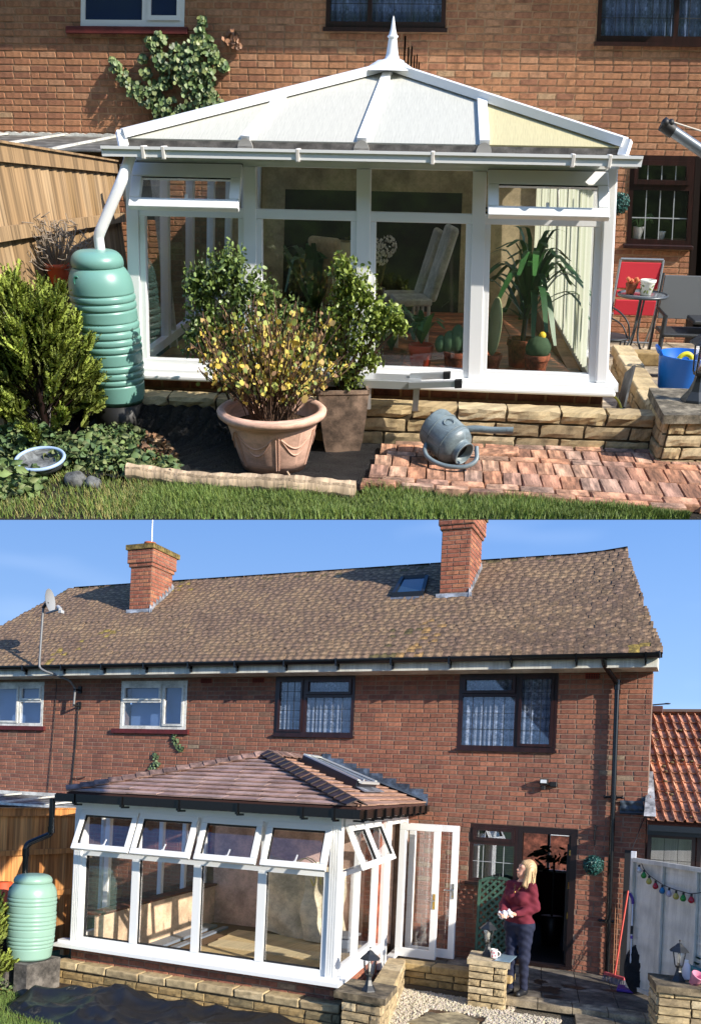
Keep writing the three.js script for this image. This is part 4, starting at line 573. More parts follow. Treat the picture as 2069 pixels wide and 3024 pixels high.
// water butt shape, used in both gardens
function waterButt(label, pos, s, hue, standH) {
  const t = thing('water_butt', label, 'water butt', pos), mt = mat(hue, { rough: 0.36 }), pr = [[0, 0], [0.32, 0], [0.335, 0.03]]; let y = 0.03;
  const R = (h) => 0.335 + 0.055 * Math.sin(Math.min(1, h / 0.62) * 1.75);
  const rings = [0.17, 0.22, 0.275, 0.33, 0.43, 0.485, 0.54, 0.6, 0.655, 0.75, 0.805, 0.86];
  for (let i = 0; i <= 200; i++) { const h = 0.03 + 0.85 * i / 200; let d = 0; for (const q of rings) d += Math.exp(-Math.pow((h - q) / 0.007, 2)) * 0.012; let bul = 0; for (let k = 0; k + 1 < rings.length; k++) if (h > rings[k] && h < rings[k + 1] && rings[k + 1] - rings[k] < 0.07) bul = 0.007 * Math.sin((h - rings[k]) / (rings[k + 1] - rings[k]) * Math.PI); pr.push([R(h) - d + bul, h]); }
  for (let i = 1; i <= 14; i++) { const a = i / 14 * 1.15; pr.push([0.388 - 0.145 * (1 - Math.cos(a)) * 1.15, 0.88 + 0.19 * Math.sin(a)]); } pr.push([0.25, 1.055], [0, 1.055]);
  mesh('barrel', lathe(pr.map(([a, b]) => [a * s, b * s]), 56), mt, t);
  const ld = [[0, 1.05], [0.285, 1.05], [0.305, 1.06], [0.308, 1.085]]; for (let i = 1; i <= 12; i++) { const a = i / 12 * Math.PI / 2; ld.push([0.308 - 0.09 + 0.09 * Math.cos(a) - 0.218 * (1 - Math.cos(a)) * 0.25, 1.085 + 0.085 * Math.sin(a)]); } ld.push([0.06, 1.178], [0, 1.178]);
  mesh('lid', lathe(ld.map(([a, b]) => [a * s, b * s]), 48), mt, t);
  mesh('port', [new THREE.TorusGeometry(0.036 * s, 0.008 * s, 8, 24).translate(-0.17 * s, 0.97 * s, 0.315 * s).rotateX(0), new THREE.CylinderGeometry(0.034 * s, 0.034 * s, 0.02 * s, 20).rotateX(Math.PI / 2).translate(-0.17 * s, 0.97 * s, 0.305 * s)], mat('#3b7264', { rough: 0.4 }), t);
  mesh('grip', rbox(-0.26 * s, 0.755 * s, 0.26 * s, -0.13 * s, 0.79 * s, 0.345 * s, 0.01 * s), mat('#2d5a50', { rough: 0.5 }), t);
  if (standH) mesh('stand', [lathe([[0, -standH], [0.36 * s, -standH], [0.34 * s, -0.005], [0, -0.005]], 8)], M.black, t);
  return t;
}
waterButt('pale green ribbed water butt beside the tiled conservatory, black pipe above', [-6.95, 0.27, 4.55], 1.0, '#84a595', 0).scale.set(0.74, 0.9, 0.74);
{
  tag(mesh('concrete_block', [rbox(-7.24, -0.12, 4.28, -7.03, 0.27, 4.85, 0.01), rbox(-6.91, -0.12, 4.28, -6.7, 0.27, 4.85, 0.01), rbox(-7.03, -0.12, 4.35, -6.91, 0.26, 4.5, 0.01)], mat('#77716a', { rough: 0.95, map: ['stain', 0.5] })), 'grey concrete blocks carrying the pale green water butt', 'block');
  const r = thing('flower_pot', 'orange plastic pot behind the pale green water butt', 'pot', [-8.0, 0.72, 4.0]); mesh('body', lathe([[0, 0], [0.12, 0], [0.18, 0.3], [0.19, 0.3], [0.19, 0.36], [0.17, 0.36], [0.11, 0.02], [0, 0.02]], 28).rotateX(3.14).translate(0, 0.36, 0), mat('#c4502a', { rough: 0.6 }), r); mesh('stand', rbox(-0.15, -0.84, -0.15, 0.15, 0, 0.15, 0.02), M.black, r);
}
// featherboard fence, used in both gardens: from a to b [x, z], each board its own part
function fence(label, a, b, y0, yTop, { bw = 0.1, rails, cap = true, tones, flip = false, seed = 3 }) {
  const t = thing('wooden_fence', label, 'fence'), A = V(a[0], 0, a[1]), d = V(b[0], 0, b[1]).sub(A), L = d.length(); d.normalize(); const n = V().crossVectors(d, V(0, 1, 0)); const X = new THREE.Matrix4().makeBasis(d, V(0, 1, 0), n).setPosition(A), r = rng(seed), P = (g) => g.applyMatrix4(X);
  const shapes = [0, 1, 2].map((i) => { const g = flat(join([P(poly([[0.004, y0, 0.012], [bw + 0.012, y0, 0.022], [bw + 0.012, yTop, 0.022], [0.004, yTop, 0.012]], 0.01).translate(0, 0, 0))])); return g; });
  for (let x = 0; x < L - 0.02; x += bw) { const w = Math.min(bw + 0.012, L - x), lean = (r() - 0.5) * 0.006, top = yTop - 0.01 - r() * 0.008; const g = P(poly([[x + 0.004, y0, 0.008 + lean], [x + w, y0, 0.024 + lean], [x + w, top, 0.024], [x + 0.004, top, 0.008]], 0.009)); const o = part(uvm(flat(g)), tones[Math.floor(r() * tones.length)], 'fence_board', t); }
  for (const [y, h] of rails) mesh('rail', P(box(-0.02, y - h / 2, 0.03, L + 0.02, y + h / 2, 0.07)), tones[0], t);
  if (cap) mesh('cap_rail', P(join([box(-0.03, yTop - 0.09, 0.026, L + 0.03, yTop + 0.015, 0.05), box(-0.03, yTop + 0.0151, -0.04, L + 0.03, yTop + 0.03, 0.07)])), tones[1], t);
  mesh('post', P(join([box(-0.1, y0 - 0.1, -0.09, 0.0, yTop, -0.005), box(L - 0.1, y0 - 0.1, -0.09, L, yTop, -0.005)])), tones[2], t);
  return t;
}
const FT = ['#d0904f', '#c28246', '#da9c5c', '#b67840', '#cb9358'].map((c) => mat(c, { rough: 0.85, map: ['wood', [0.5, 1.2]] }));
fence('orange brown board fence behind the pale green water butt', [-8.5, 5.35], [-7.86, 2.8], 0.0, 2.06, { bw: 0.095, rails: [[1.46, 0.075], [0.85, 0.075]], tones: FT, seed: 8 });
{ // neighbour's lean-to roof beyond the fence
  const t = thing('lean_to', 'grey corrugated lean-to roof beyond the orange brown fence', 'lean-to'), g = bend(new THREE.PlaneGeometry(5.6, 1.5, 140, 2).rotateX(-Math.PI / 2).translate(-10.6, 0, 0.85), (v) => { v.y += 2.12 - (v.z - 0.1) * 0.09 + 0.016 * Math.sin(v.x * 80); });
  mesh('roof_sheet', g, mat('#9a9c98', { rough: 0.5, side: ds, map: ['stain', 0.8] }), t); mesh('edge_trim', [box(-13.4, 2.0, 1.58, -7.8, 2.04, 1.63), box(-13.4, 2.13, 0.02, -7.8, 2.2, 0.05)], M.whiteOld, t); mesh('glazing_bar', [-12.6, -11.6, -10.6, -9.6, -8.6].map((x) => beam([x, 2.16, 0.1], [x, 2.04, 1.58], 0.035, 0.03)), M.whiteOld, t);
  mesh('post', [rod([-12.8, -0.1, 1.5], [-12.8, 2.02, 1.5], 0.04), rod([-8.4, -0.1, 1.5], [-8.4, 2.02, 1.5], 0.04)], M.whiteOld, t);
}
{ // weed membrane, crumpled over the bed; bit of sandstone
  const g = new THREE.PlaneGeometry(1, 1, 110, 46).rotateX(-Math.PI / 2); const r = rng(88), K = Array.from({ length: 14 }, () => [r() * 6.28, 1.2 + r() * 4.5, r() * 6.28, 0.3 + r()]);
  bend(g, (v) => { const s = v.x + 0.5, t = v.z + 0.5; const front = 5.25 + 0.35 * Math.sin(s * 5 + 0.6) - 0.55 * Math.pow(Math.max(0, s - 0.55), 1), back = 4.32 - 0.12 * s + 0.05 * Math.sin(s * 23); const x = -6.5 + 3.9 * s + 0.12 * Math.sin(t * 7 + s * 5), z = back + (front - back) * t; let h = 0; for (const [a, f, p, w] of K) { const q = Math.sin((x * Math.cos(a) + z * Math.sin(a)) * f + p); h += w * Math.pow(1 - Math.abs(q), 3); } const edge = Math.min(1, Math.min(t, 1 - t, s * 3) * 8 + 0.15); v.set(x, -0.092 + (h / 14) * 0.6 * edge * (0.4 + 0.9 * Math.exp(-Math.pow((s - 0.3) * 3, 2))), z); });
  tag(mesh('weed_membrane', g, mat('#19191b', { rough: 0.4, side: ds, bump: ['blotch', 0.7, 0.01] })), 'crumpled black weed membrane spread in front of the low stone wall', 'membrane');
  tag(mesh('sandstone_slab', bend(poly([[-7.25, -0.06, 4.95], [-6.75, -0.06, 4.72], [-6.72, -0.06, 4.5], [-7.0, -0.06, 4.62]], 0.03), (v) => v), mat('#c99f68', { rough: 0.9, map: ['stain', 0.4] })), 'broken orange sandstone piece on the soil before the water butt', 'stone');
}
{ // corner of lawn
  const r = rng(93), L = [], C = []; const blade = flat(bend(new THREE.PlaneGeometry(0.006, 1, 1, 3).translate(0, 0.5, 0), (v) => { v.x *= 1 - v.y * 0.8; v.z += v.y * v.y * 0.35; }));
  while (L.length < 9000) { const x = -7.6 + r() * 2.4, z = 4.5 + r() * 1.6; if (x - -7.25 > (z - 4.7) * 1.9 + 0.12 * Math.sin(z * 17)) continue; L.push(MX([x, -0.11, z], QE((r() - 0.5) * 0.7, r() * 6.28, (r() - 0.5) * 0.7), V(1, 0.03 + r() * 0.05, 0.06))); const t = 0.7 + r() * 0.6; C.push(new THREE.Color().setRGB(0.11 * t + r() * 0.03, 0.19 * t, 0.035 * t)); }
  tag(stuff('grass', blade, mat('#ffffff', { rough: 0.7, side: ds }), L, null, C), 'corner of green lawn at the lower left', 'grass', null, 'stuff');
}
// scale-leaved conifer sprays, used in both gardens
function spray(seed) { const r = rng(seed), gs = []; for (let i = 0; i < 7; i++) { const y = i / 7, l = 0.34 * (1 - y * 0.6); for (const s of [-1, 1]) gs.push(new THREE.PlaneGeometry(l, 0.085, 2, 1).translate(l / 2, 0, 0).rotateZ(0.65 + r() * 0.3).scale(s, 1, 1).rotateY((r() - 0.5) * 0.9).translate(0, y, (r() - 0.5) * 0.05)); } gs.push(new THREE.PlaneGeometry(0.05, 1, 1, 2).translate(0, 0.5, 0)); return uvm(join(gs)); }
const SPRAYS = [spray(1), spray(2)];
function plumes(c, R, H, n, per, size, hue, seed) { // feathery upswept branches carrying flat sprays
  const r = rng(seed), L = [], C = [], B = [];
  for (let i = 0; i < n; i++) { const a = r() * 6.283, h = Math.pow(r(), 0.8), out = R * (1 - 0.55 * h) * (0.75 + r() * 0.45), y0 = H * h * 0.72, y1 = y0 + H * (0.16 + r() * 0.2), A = V(c[0] + Math.cos(a) * out * 0.15, c[1] + y0 * 0.9, c[2] + Math.sin(a) * out * 0.15), E = V(c[0] + Math.cos(a) * out, c[1] + y1, c[2] + Math.sin(a) * out * 0.8); B.push([A, E]); const lum = 0.65 + r() * 0.6;
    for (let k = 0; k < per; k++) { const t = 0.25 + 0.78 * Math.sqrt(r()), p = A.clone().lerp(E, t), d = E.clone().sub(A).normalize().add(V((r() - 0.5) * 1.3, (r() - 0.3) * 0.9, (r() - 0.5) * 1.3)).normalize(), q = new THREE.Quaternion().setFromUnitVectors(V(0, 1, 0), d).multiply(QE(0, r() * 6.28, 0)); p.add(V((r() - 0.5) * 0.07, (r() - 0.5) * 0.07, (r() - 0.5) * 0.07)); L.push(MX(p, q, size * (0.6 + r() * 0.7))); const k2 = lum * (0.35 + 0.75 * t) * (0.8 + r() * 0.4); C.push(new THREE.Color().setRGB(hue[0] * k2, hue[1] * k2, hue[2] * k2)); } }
  return { L, C, B };
}
{
  const t = thing('conifer_shrub', 'bright yellow green conifer at the left edge by the pale green butt', 'shrub'), r = rng(97), { L, C, B } = plumes([-7.24, -0.1, 4.95], 0.34, 1.15, 46, 34, 0.11, [0.36, 0.44, 0.07], 97);
  stuff('foliage', SPRAYS[0], mat('#ffffff', { rough: 0.8, side: ds, transmission: 0.3, thickness: 0 }), L, t, C); mesh('branch', B.map(([p, q]) => rod(p, q, 0.006, 0.003, 5)), mat('#4a3524', { rough: 0.9 }), t); mesh('stem', rod([-7.24, -0.12, 4.95], [-7.24, 0.8, 4.95], 0.03, 0.012), mat('#4a3524', { rough: 0.9 }), t);
  const w = thing('weed', 'low leafy weeds growing at the foot of the left conifer', 'plant'), L2 = [], C2 = []; const lf = uvm(flat(bend(new THREE.CircleGeometry(0.5, 7), (v) => { v.z += v.x * v.x * 0.5; v.y *= 0.75; }))); for (let i = 0; i < 420; i++) { const a = r() * 6.28, q = Math.sqrt(r()); L2.push(MX([-7.2 + Math.cos(a) * q * 0.35, -0.1 + r() * 0.26 * (1 - q * 0.5), 5.0 + Math.sin(a) * q * 0.4], QE(-1.2 + r() * 0.9, r() * 6.28, r() - 0.5, 'YXZ'), 0.03 + r() * 0.035)); const k = 0.6 + r() * 0.6; C2.push(new THREE.Color().setRGB(0.14 * k, 0.2 * k, 0.06 * k)); } stuff('foliage', lf, mat('#ffffff', { rough: 0.7, side: ds }), L2, w, C2);
}
{ // satellite dish on its mast
  const t = thing('satellite_dish', 'grey satellite dish on a cranked mast bracketed under the eaves', 'satellite dish'), G = mat('#6e7072', { rough: 0.5, metal: 0.3 });
  mesh('mast', tube([[-10.33, 3.88, 0.16], [-10.32, 4.22, 0.16], [-10.36, 4.36, 0.3], [-10.7, 4.5, 0.56], [-10.79, 4.58, 0.6], [-10.79, 4.9, 0.6], [-10.78, 5.7, 0.58]], 0.022, 60, 10, false, 0.25), G, t);
  mesh('wall_bracket', [box(-10.36, 4.14, 0.0, -10.28, 4.28, 0.03), box(-10.36, 3.84, 0.0, -10.28, 3.98, 0.03), rod([-10.32, 4.2, 0.02], [-10.32, 4.2, 0.18], 0.02), rod([-10.32, 3.9, 0.02], [-10.32, 3.9, 0.18], 0.02)], M.black, t);
  const dish = lathe([[0, 0], [0.07, 0.004], [0.13, 0.014], [0.19, 0.03], [0.222, 0.046], [0.224, 0.041], [0.19, 0.022], [0, -0.008]], 36).rotateZ(-Math.PI / 2).rotateY(0.34).rotateZ(0.1).translate(-10.7, 5.82, 0.55);
  mesh('dish', dish, mat('#8f9294', { rough: 0.5 }), t); mesh('mount', [rod([-10.79, 5.68, 0.58], [-10.7, 5.8, 0.56], 0.03)], M.black, t);
  mesh('feed_arm', [beam([-10.7, 5.58, 0.58], [-10.28, 5.6, 0.72], 0.03)], G, t); mesh('feed', [rod([-10.32, 5.66, 0.7], [-10.22, 5.6, 0.74], 0.035), rbox(-10.24, 5.52, 0.7, -10.16, 5.58, 0.78, 0.01)], mat('#a5a7a8', { rough: 0.4 }), t);
}
tag(mesh('aerial_mast', [rod([-9.8, 7.2, -1.3], [-9.8, 8.6, -1.3], 0.016), rod([-10.0, 8.2, -1.3], [-9.5, 8.2, -1.3], 0.006)], mat('#c9cbcd', { rough: 0.4, metal: 0.5 })), 'thin pale aerial mast standing on the left chimney', 'aerial');
tag(mesh('wall_cable', [tube([[-10.33, 3.95, 0.03], [-10.36, 3.2, 0.025], [-10.42, 2.3, 0.025], [-10.43, 2.0, 0.03]], 0.009, 20, 5), tube([[-10.95, 4.42, 0.1], [-10.9, 4.37, 0.03], [-10.92, 3.5, 0.025], [-11.0, 2.2, 0.025]], 0.006, 24, 5), tube([[-10.43, 2.35, 0.03], [-10.4, 2.5, 0.03], [-10.25, 2.5, 0.03], [-10.1, 2.54, 0.03]], 0.008, 20, 5)], M.black), 'black cables running down the brick wall below the satellite dish', 'cable');
// ivy on brickwork
const IVY = uvm(flat(bend(new THREE.CircleGeometry(0.5, 5), (v) => { v.z += 0.25 * Math.abs(v.x); })));
function ivy(label, pts, n, size, seed, hues, depth = 0.05) { const t = thing('ivy', label, 'ivy'), r = rng(seed), L = [], C = []; for (let i = 0; i < n; i++) { const p = pts[Math.floor(r() * pts.length)], a = r() * 6.28, q = Math.sqrt(r()); const d = 0.015 + r() * depth * (p[3] || 1); L.push(MX([p[0] + Math.cos(a) * q * p[2], p[1] + Math.sin(a) * q * p[2], d], QE(-0.5 + r() * 0.7 - 0.3, (r() - 0.5) * 1.4, r() * 6.28), size * (0.6 + r() * 0.8))); const k = 0.55 + r() * 0.8, h = hues[Math.floor(r() * hues.length)]; C.push(new THREE.Color().setRGB(h[0] * k, h[1] * k, h[2] * k)); }
  stuff('leaves', IVY, mat('#ffffff', { rough: 0.5, side: ds }), L, t, C); return t; }
{
  const h = [[0.1, 0.15, 0.06], [0.13, 0.18, 0.08], [0.07, 0.11, 0.05]];
  ivy('small ivy sprig on the bricks below the right white window', [[-8.12, 3.4, 0.06], [-8.1, 3.3, 0.07], [-8.05, 3.22, 0.06], [-7.98, 3.14, 0.07], [-7.92, 3.12, 0.04]], 110, 0.045, 5, h, 0.03); ivy('small ivy sprig above the tiled conservatory hip', [[-8.52, 2.85, 0.07], [-8.5, 2.98, 0.07], [-8.54, 2.75, 0.08], [-8.44, 2.83, 0.04]], 110, 0.045, 6, h, 0.03);
}
{ // floodlight
  const t = thing('floodlight', 'small black security floodlight on the brick wall above the back door', 'light'); mesh('housing', [rbox(-1.52, 2.745, 0.03, -1.4, 2.83, 0.12, 0.01), rbox(-1.5, 2.66, 0.03, -1.44, 2.73, 0.09, 0.01)], M.black, t); mesh('lens', box(-1.505, 2.765, 0.121, -1.415, 2.815, 0.124), mat('#cfd3d6', { rough: 0.15 }), t); mesh('wall_mount', [rbox(-1.38, 2.71, 0.0, -1.27, 2.79, 0.07, 0.015), rod([-1.42, 2.75, 0.05], [-1.33, 2.75, 0.05], 0.018)], M.black, t);
}
function topiary(label, c, rad, n, seed) { const t = thing('topiary_ball', label, 'topiary ball', c), r = rng(seed), L = [], C = []; for (let i = 0; i < n; i++) { const u = r() * 2 - 1, a = r() * 6.28, q = rad * (0.86 + r() * 0.16), s = Math.sqrt(1 - u * u), d = V(Math.cos(a) * s, u, Math.sin(a) * s); L.push(MX(d.clone().multiplyScalar(q), new THREE.Quaternion().setFromUnitVectors(V(0, 0, 1), d).multiply(QE((r() - 0.5) * 1.6, (r() - 0.5) * 1.6, r() * 6)), rad * (0.1 + r() * 0.09))); const k = 0.5 + r() * 0.9; C.push(new THREE.Color().setRGB(0.02 * k, 0.1 * k, 0.085 * k)); } stuff('leaves', IVY, mat('#ffffff', { rough: 0.5, side: ds }), L, t, C); mesh('core', ball(0, 0, 0, rad * 0.86, 20), mat('#0b2a26', { rough: 0.9 }), t); mesh('chain', [rod([0, rad, 0], [0.0, rad + 0.42, 0], 0.004)], M.black, t); return t; }
topiary('teal leafy topiary ball hanging on the brick wall right of the back door', [-0.69, 1.6, 0.16], 0.145, 900, 4);
tag(mesh('hanging_bracket', [box(-0.715, 1.95, 0.005, -0.695, 2.18, 0.02), tube([[-0.705, 2.15, 0.02], [-0.705, 2.17, 0.12], [-0.69, 2.12, 0.17], [-0.69, 2.1, 0.16]], 0.007, 16, 6)], M.black), 'thin black bracket on the bricks holding the topiary ball', 'bracket');
{ // trellis
  const t = thing('trellis', 'green arched lattice trellis leaning on the wall behind the woman', 'trellis', [-2.07, 0.08, 0.24]), g = mat('#3d6150', { rough: 0.7, map: ['wood', 0.5] }), w = 0.27, h = 1.15;
  const arc = (x) => h + 0.075 * (1 - (x / w) * (x / w)); const G = (q) => q.rotateX(-0.06);
  const top = []; for (let i = 0; i < 10; i++) { const a = -w + i * 2 * w / 10, b = a + 2 * w / 10; top.push(beam([a, arc(a), 0], [b, arc(b), 0], 0.045, 0.03, [0, 0, 1])); }
  mesh('frame', G(join([...top, box(-w - 0.02, 0, -0.015, -w + 0.02, h + 0.02, 0.015), box(w - 0.02, 0, -0.0155, w + 0.02, h + 0.02, 0.0145), box(-w, 0.03, -0.014, w, 0.07, 0.014)])), g, t);
  for (const s of [-1, 1]) for (let k = -6; k < 12; k++) { const pts = []; let y0 = k * 0.115, a = [-w, y0], b = [w, y0 + 2 * w]; const cl = (p, q) => { let [x, y] = p; const dx = q[0] - p[0], dy = q[1] - p[1]; if (y < 0.05) { const f = (0.05 - y) / dy; x += dx * f; y = 0.05; } return [x, y]; }; let A = a, B = b; if (B[1] < 0.08) continue; A = A[1] < 0.05 ? [A[0] + (0.05 - A[1]), 0.05] : A; if (A[1] > h) continue; if (B[1] > h + 0.03) B = [B[0] - (B[1] - h - 0.03), h + 0.03]; if (B[0] - A[0] < 0.06) continue; const o = part(uvm(flat(G(beam([A[0] * s, A[1], 0.006 * s], [B[0] * s, B[1], 0.006 * s], 0.034, 0.009, [0, 0, 1])))), g, 'slat', t); }
  mesh('scroll', [new THREE.TorusGeometry(0.035, 0.005, 6, 20, 5).translate(0, 1.25, -0.05), new THREE.TorusGeometry(0.018, 0.004, 6, 16).translate(0.005, 1.245, -0.05)], M.black, t);
  const lf = thing('climber', 'dark green climbing leaves showing through the green trellis', 'plant'), r = rng(19), L = [], C = []; for (let i = 0; i < 260; i++) { L.push(MX([-2.3 + r() * 0.48, 0.1 + Math.pow(r(), 1.6) * 1.15, 0.06 + r() * 0.09], QE(r() - 0.5, r() - 0.5, r() * 6), 0.04 + r() * 0.03)); const k = 0.4 + r() * 0.6; C.push(new THREE.Color().setRGB(0.07 * k, 0.12 * k, 0.05 * k)); } stuff('leaves', IVY, mat('#ffffff', { rough: 0.6, side: ds }), L, lf, C);
}
{ // broom, mop, canes, folded tent
  const b = thing('broom', 'red handled broom with grey bristles leaning by the drainpipe', 'broom'); mesh('handle', rod([-0.31, 0.1, 0.45], [-0.2, 1.27, 0.12], 0.013, 0.013, 10), mat('#b5321f', { rough: 0.45 }), b); mesh('head', beam([-0.45, 0.1, 0.33], [-0.16, 0.1, 0.57], 0.05, 0.035), mat('#b04a52', { rough: 0.5 }), b);
  const br = []; const r = rng(14); for (let i = 0; i < 90; i++) { const t = r(), s = (r() - 0.5) * 0.05; br.push(beam([-0.45 + t * 0.29 - s * 0.5, 0.09, 0.33 + t * 0.24 + s * 0.6], [-0.47 + t * 0.31 - s * 0.9, 0.005, 0.35 + t * 0.25 + s * 1.1 + 0.03], 0.005)); } mesh('bristles', br, mat('#6e6d77', { rough: 0.9 }), b);
  const m = thing('spray_mop', 'purple and silver mop leaning against the white fence post', 'mop'); mesh('pole', rod([-0.075, 0.1, 0.98], [-0.09, 1.2, 0.86], 0.012, 0.012, 10), mat('#b9bcc8', { rough: 0.3, metal: 0.5 }), m); mesh('grip', tube([[-0.088, 1.18, 0.86], [-0.1, 1.26, 0.86], [-0.135, 1.32, 0.86]], 0.02, 12, 10), mat('#4b2a86', { rough: 0.4 }), m); mesh('trigger', [rod([-0.084, 0.78, 0.906], [-0.086, 0.89, 0.893], 0.017), ], M.black, m); mesh('pad', [rbox(-0.24, 0.01, 0.7, -0.02, 0.05, 1.0, 0.015)], mat('#4b2a86', { rough: 0.6 }), m); mesh('collar', rod([-0.083, 0.72, 0.913], [-0.0835, 0.76, 0.909], 0.018), mat('#5a3a94', { rough: 0.4 }), m);
  for (const [i, x] of [[0, -0.37], [1, -0.34]]) tag(mesh('garden_cane', rod([x + 0.03, 0.0, 0.3], [x, 1.12 - i * 0.08, 0.03], 0.006, 0.005, 6), mat('#9a6b4c', { rough: 0.8 })), i ? 'thin brown garden cane nearer the red broom handle' : 'thin brown garden cane nearer the black drainpipe', 'cane', 'canes behind the broom');
  const d = thing('folded_tent', 'round black folded pop-up bag leaning on the white fence', 'bag', [0.03, 0.32, 0.92]); mesh('cover', bend(new THREE.SphereGeometry(0.31, 40, 24).scale(0.6, 1.02, 0.16), (v) => { v.z += 0.012 * Math.sin(v.x * 22 + v.y * 13) + 0.008 * Math.sin(v.y * 40); }).rotateX(-0.18).rotateY(0.25), mat('#0d0d0f', { rough: 0.7, bump: ['rough', 0.3, 0.01] }), d); mesh('hoop', bend(new THREE.TorusGeometry(0.31, 0.012, 8, 60).scale(0.61, 1.03, 1), (v) => v).rotateX(-0.18).rotateY(0.25), M.black, d);
}
{ // white fence panel, its post, coloured bulbs
  const t = thing('white_fence', 'white painted horizontal board fence panel at the right edge', 'fence', [-0.08, 0, 0.8], -0.87), wh = mat('#dedacd', { rough: 0.6, map: ['streak', [1.6, 0.5]] }), L = 2.1, top = 1.79; const r = rng(24);
  mesh('frame', [box(-0.02, 0.05, 0.02, 0.03, top, 0.06), box(L - 0.03, 0.05, 0.02, L, top, 0.06), box(0.03, top - 0.045, 0.022, L - 0.03, top + 0.01, 0.062), box(0.03, 0.05, 0.022, L - 0.03, 0.1, 0.062), box(0.58, 0.1, 0.021, 0.62, top - 0.045, 0.055), box(1.2, 0.1, 0.021, 1.24, top - 0.045, 0.055)], wh, t);
  for (let i = 0; i < 15; i++) { const y = 0.08 + i * 0.113; part(uvm(flat(poly([[0.0, y, 0.018], [L, y, 0.018], [L, y + 0.13, 0.004 + r() * 0.003], [0.0, y + 0.13, 0.004 + r() * 0.003]].map(([a, b, c]) => [a, b + 0.004 * Math.sin(a * 3 + i), c]), 0.01))), wh, 'fence_board', t); }
  const p = thing('fence_post', 'white fence post with dark side beside the fence panel', 'post'); mesh('post', rbox(-0.145, 0, 0.72, -0.075, 1.88, 0.79, 0.006), mat('#c3c5cc', { rough: 0.6, map: ['streak', 0.5] }), p); mesh('dark_board', box(-0.27, 0, 0.075, -0.165, 1.85, 0.1), mat('#15161a', { rough: 0.8 }), p);
  const X = new THREE.Matrix4().makeRotationY(-0.87).setPosition(-0.08, 0, 0.8), P = (a, y, z = 0.09) => V(a, y, z).applyMatrix4(X);
  const s = thing('string_lights', 'string of coloured glass bulbs hung along the white fence', 'string lights'); const B = [[0.2, 1.66, '#d8d8d8'], [0.3, 1.6, '#2f9a3a'], [0.41, 1.535, '#c9bf5a'], [0.54, 1.49, '#c01f33'], [0.67, 1.45, '#1f7fb5'], [0.8, 1.43, '#c9c3d6'], [0.93, 1.415, '#cdbf63'], [1.06, 1.41, '#2f9a3a'], [1.2, 1.41, '#c01f33']];
  mesh('wire', tube([P(0.22, 1.74, 0.07), ...B.slice(1).map(([a, y]) => P(a, y + 0.07, 0.085)), P(1.5, 1.55)], 0.005, 60, 6), M.black, s);
  for (const [a, y, c] of B) { const q = P(a, y - 0.01), o = mesh('bulb', lathe([[0, -0.038], [0.02, -0.034], [0.035, -0.015], [0.037, 0.003], [0.028, 0.024], [0.016, 0.042], [0.015, 0.05], [0, 0.05]], 18).translate(q.x, q.y, q.z), mat(c, { rough: 0.08, transmission: 0.45, thickness: 0.02 }), s); mesh('bulb_cap', rod([q.x, q.y + 0.045, q.z], [q.x, q.y + 0.075, q.z], 0.016, 0.014, 10), M.black, o); }
}
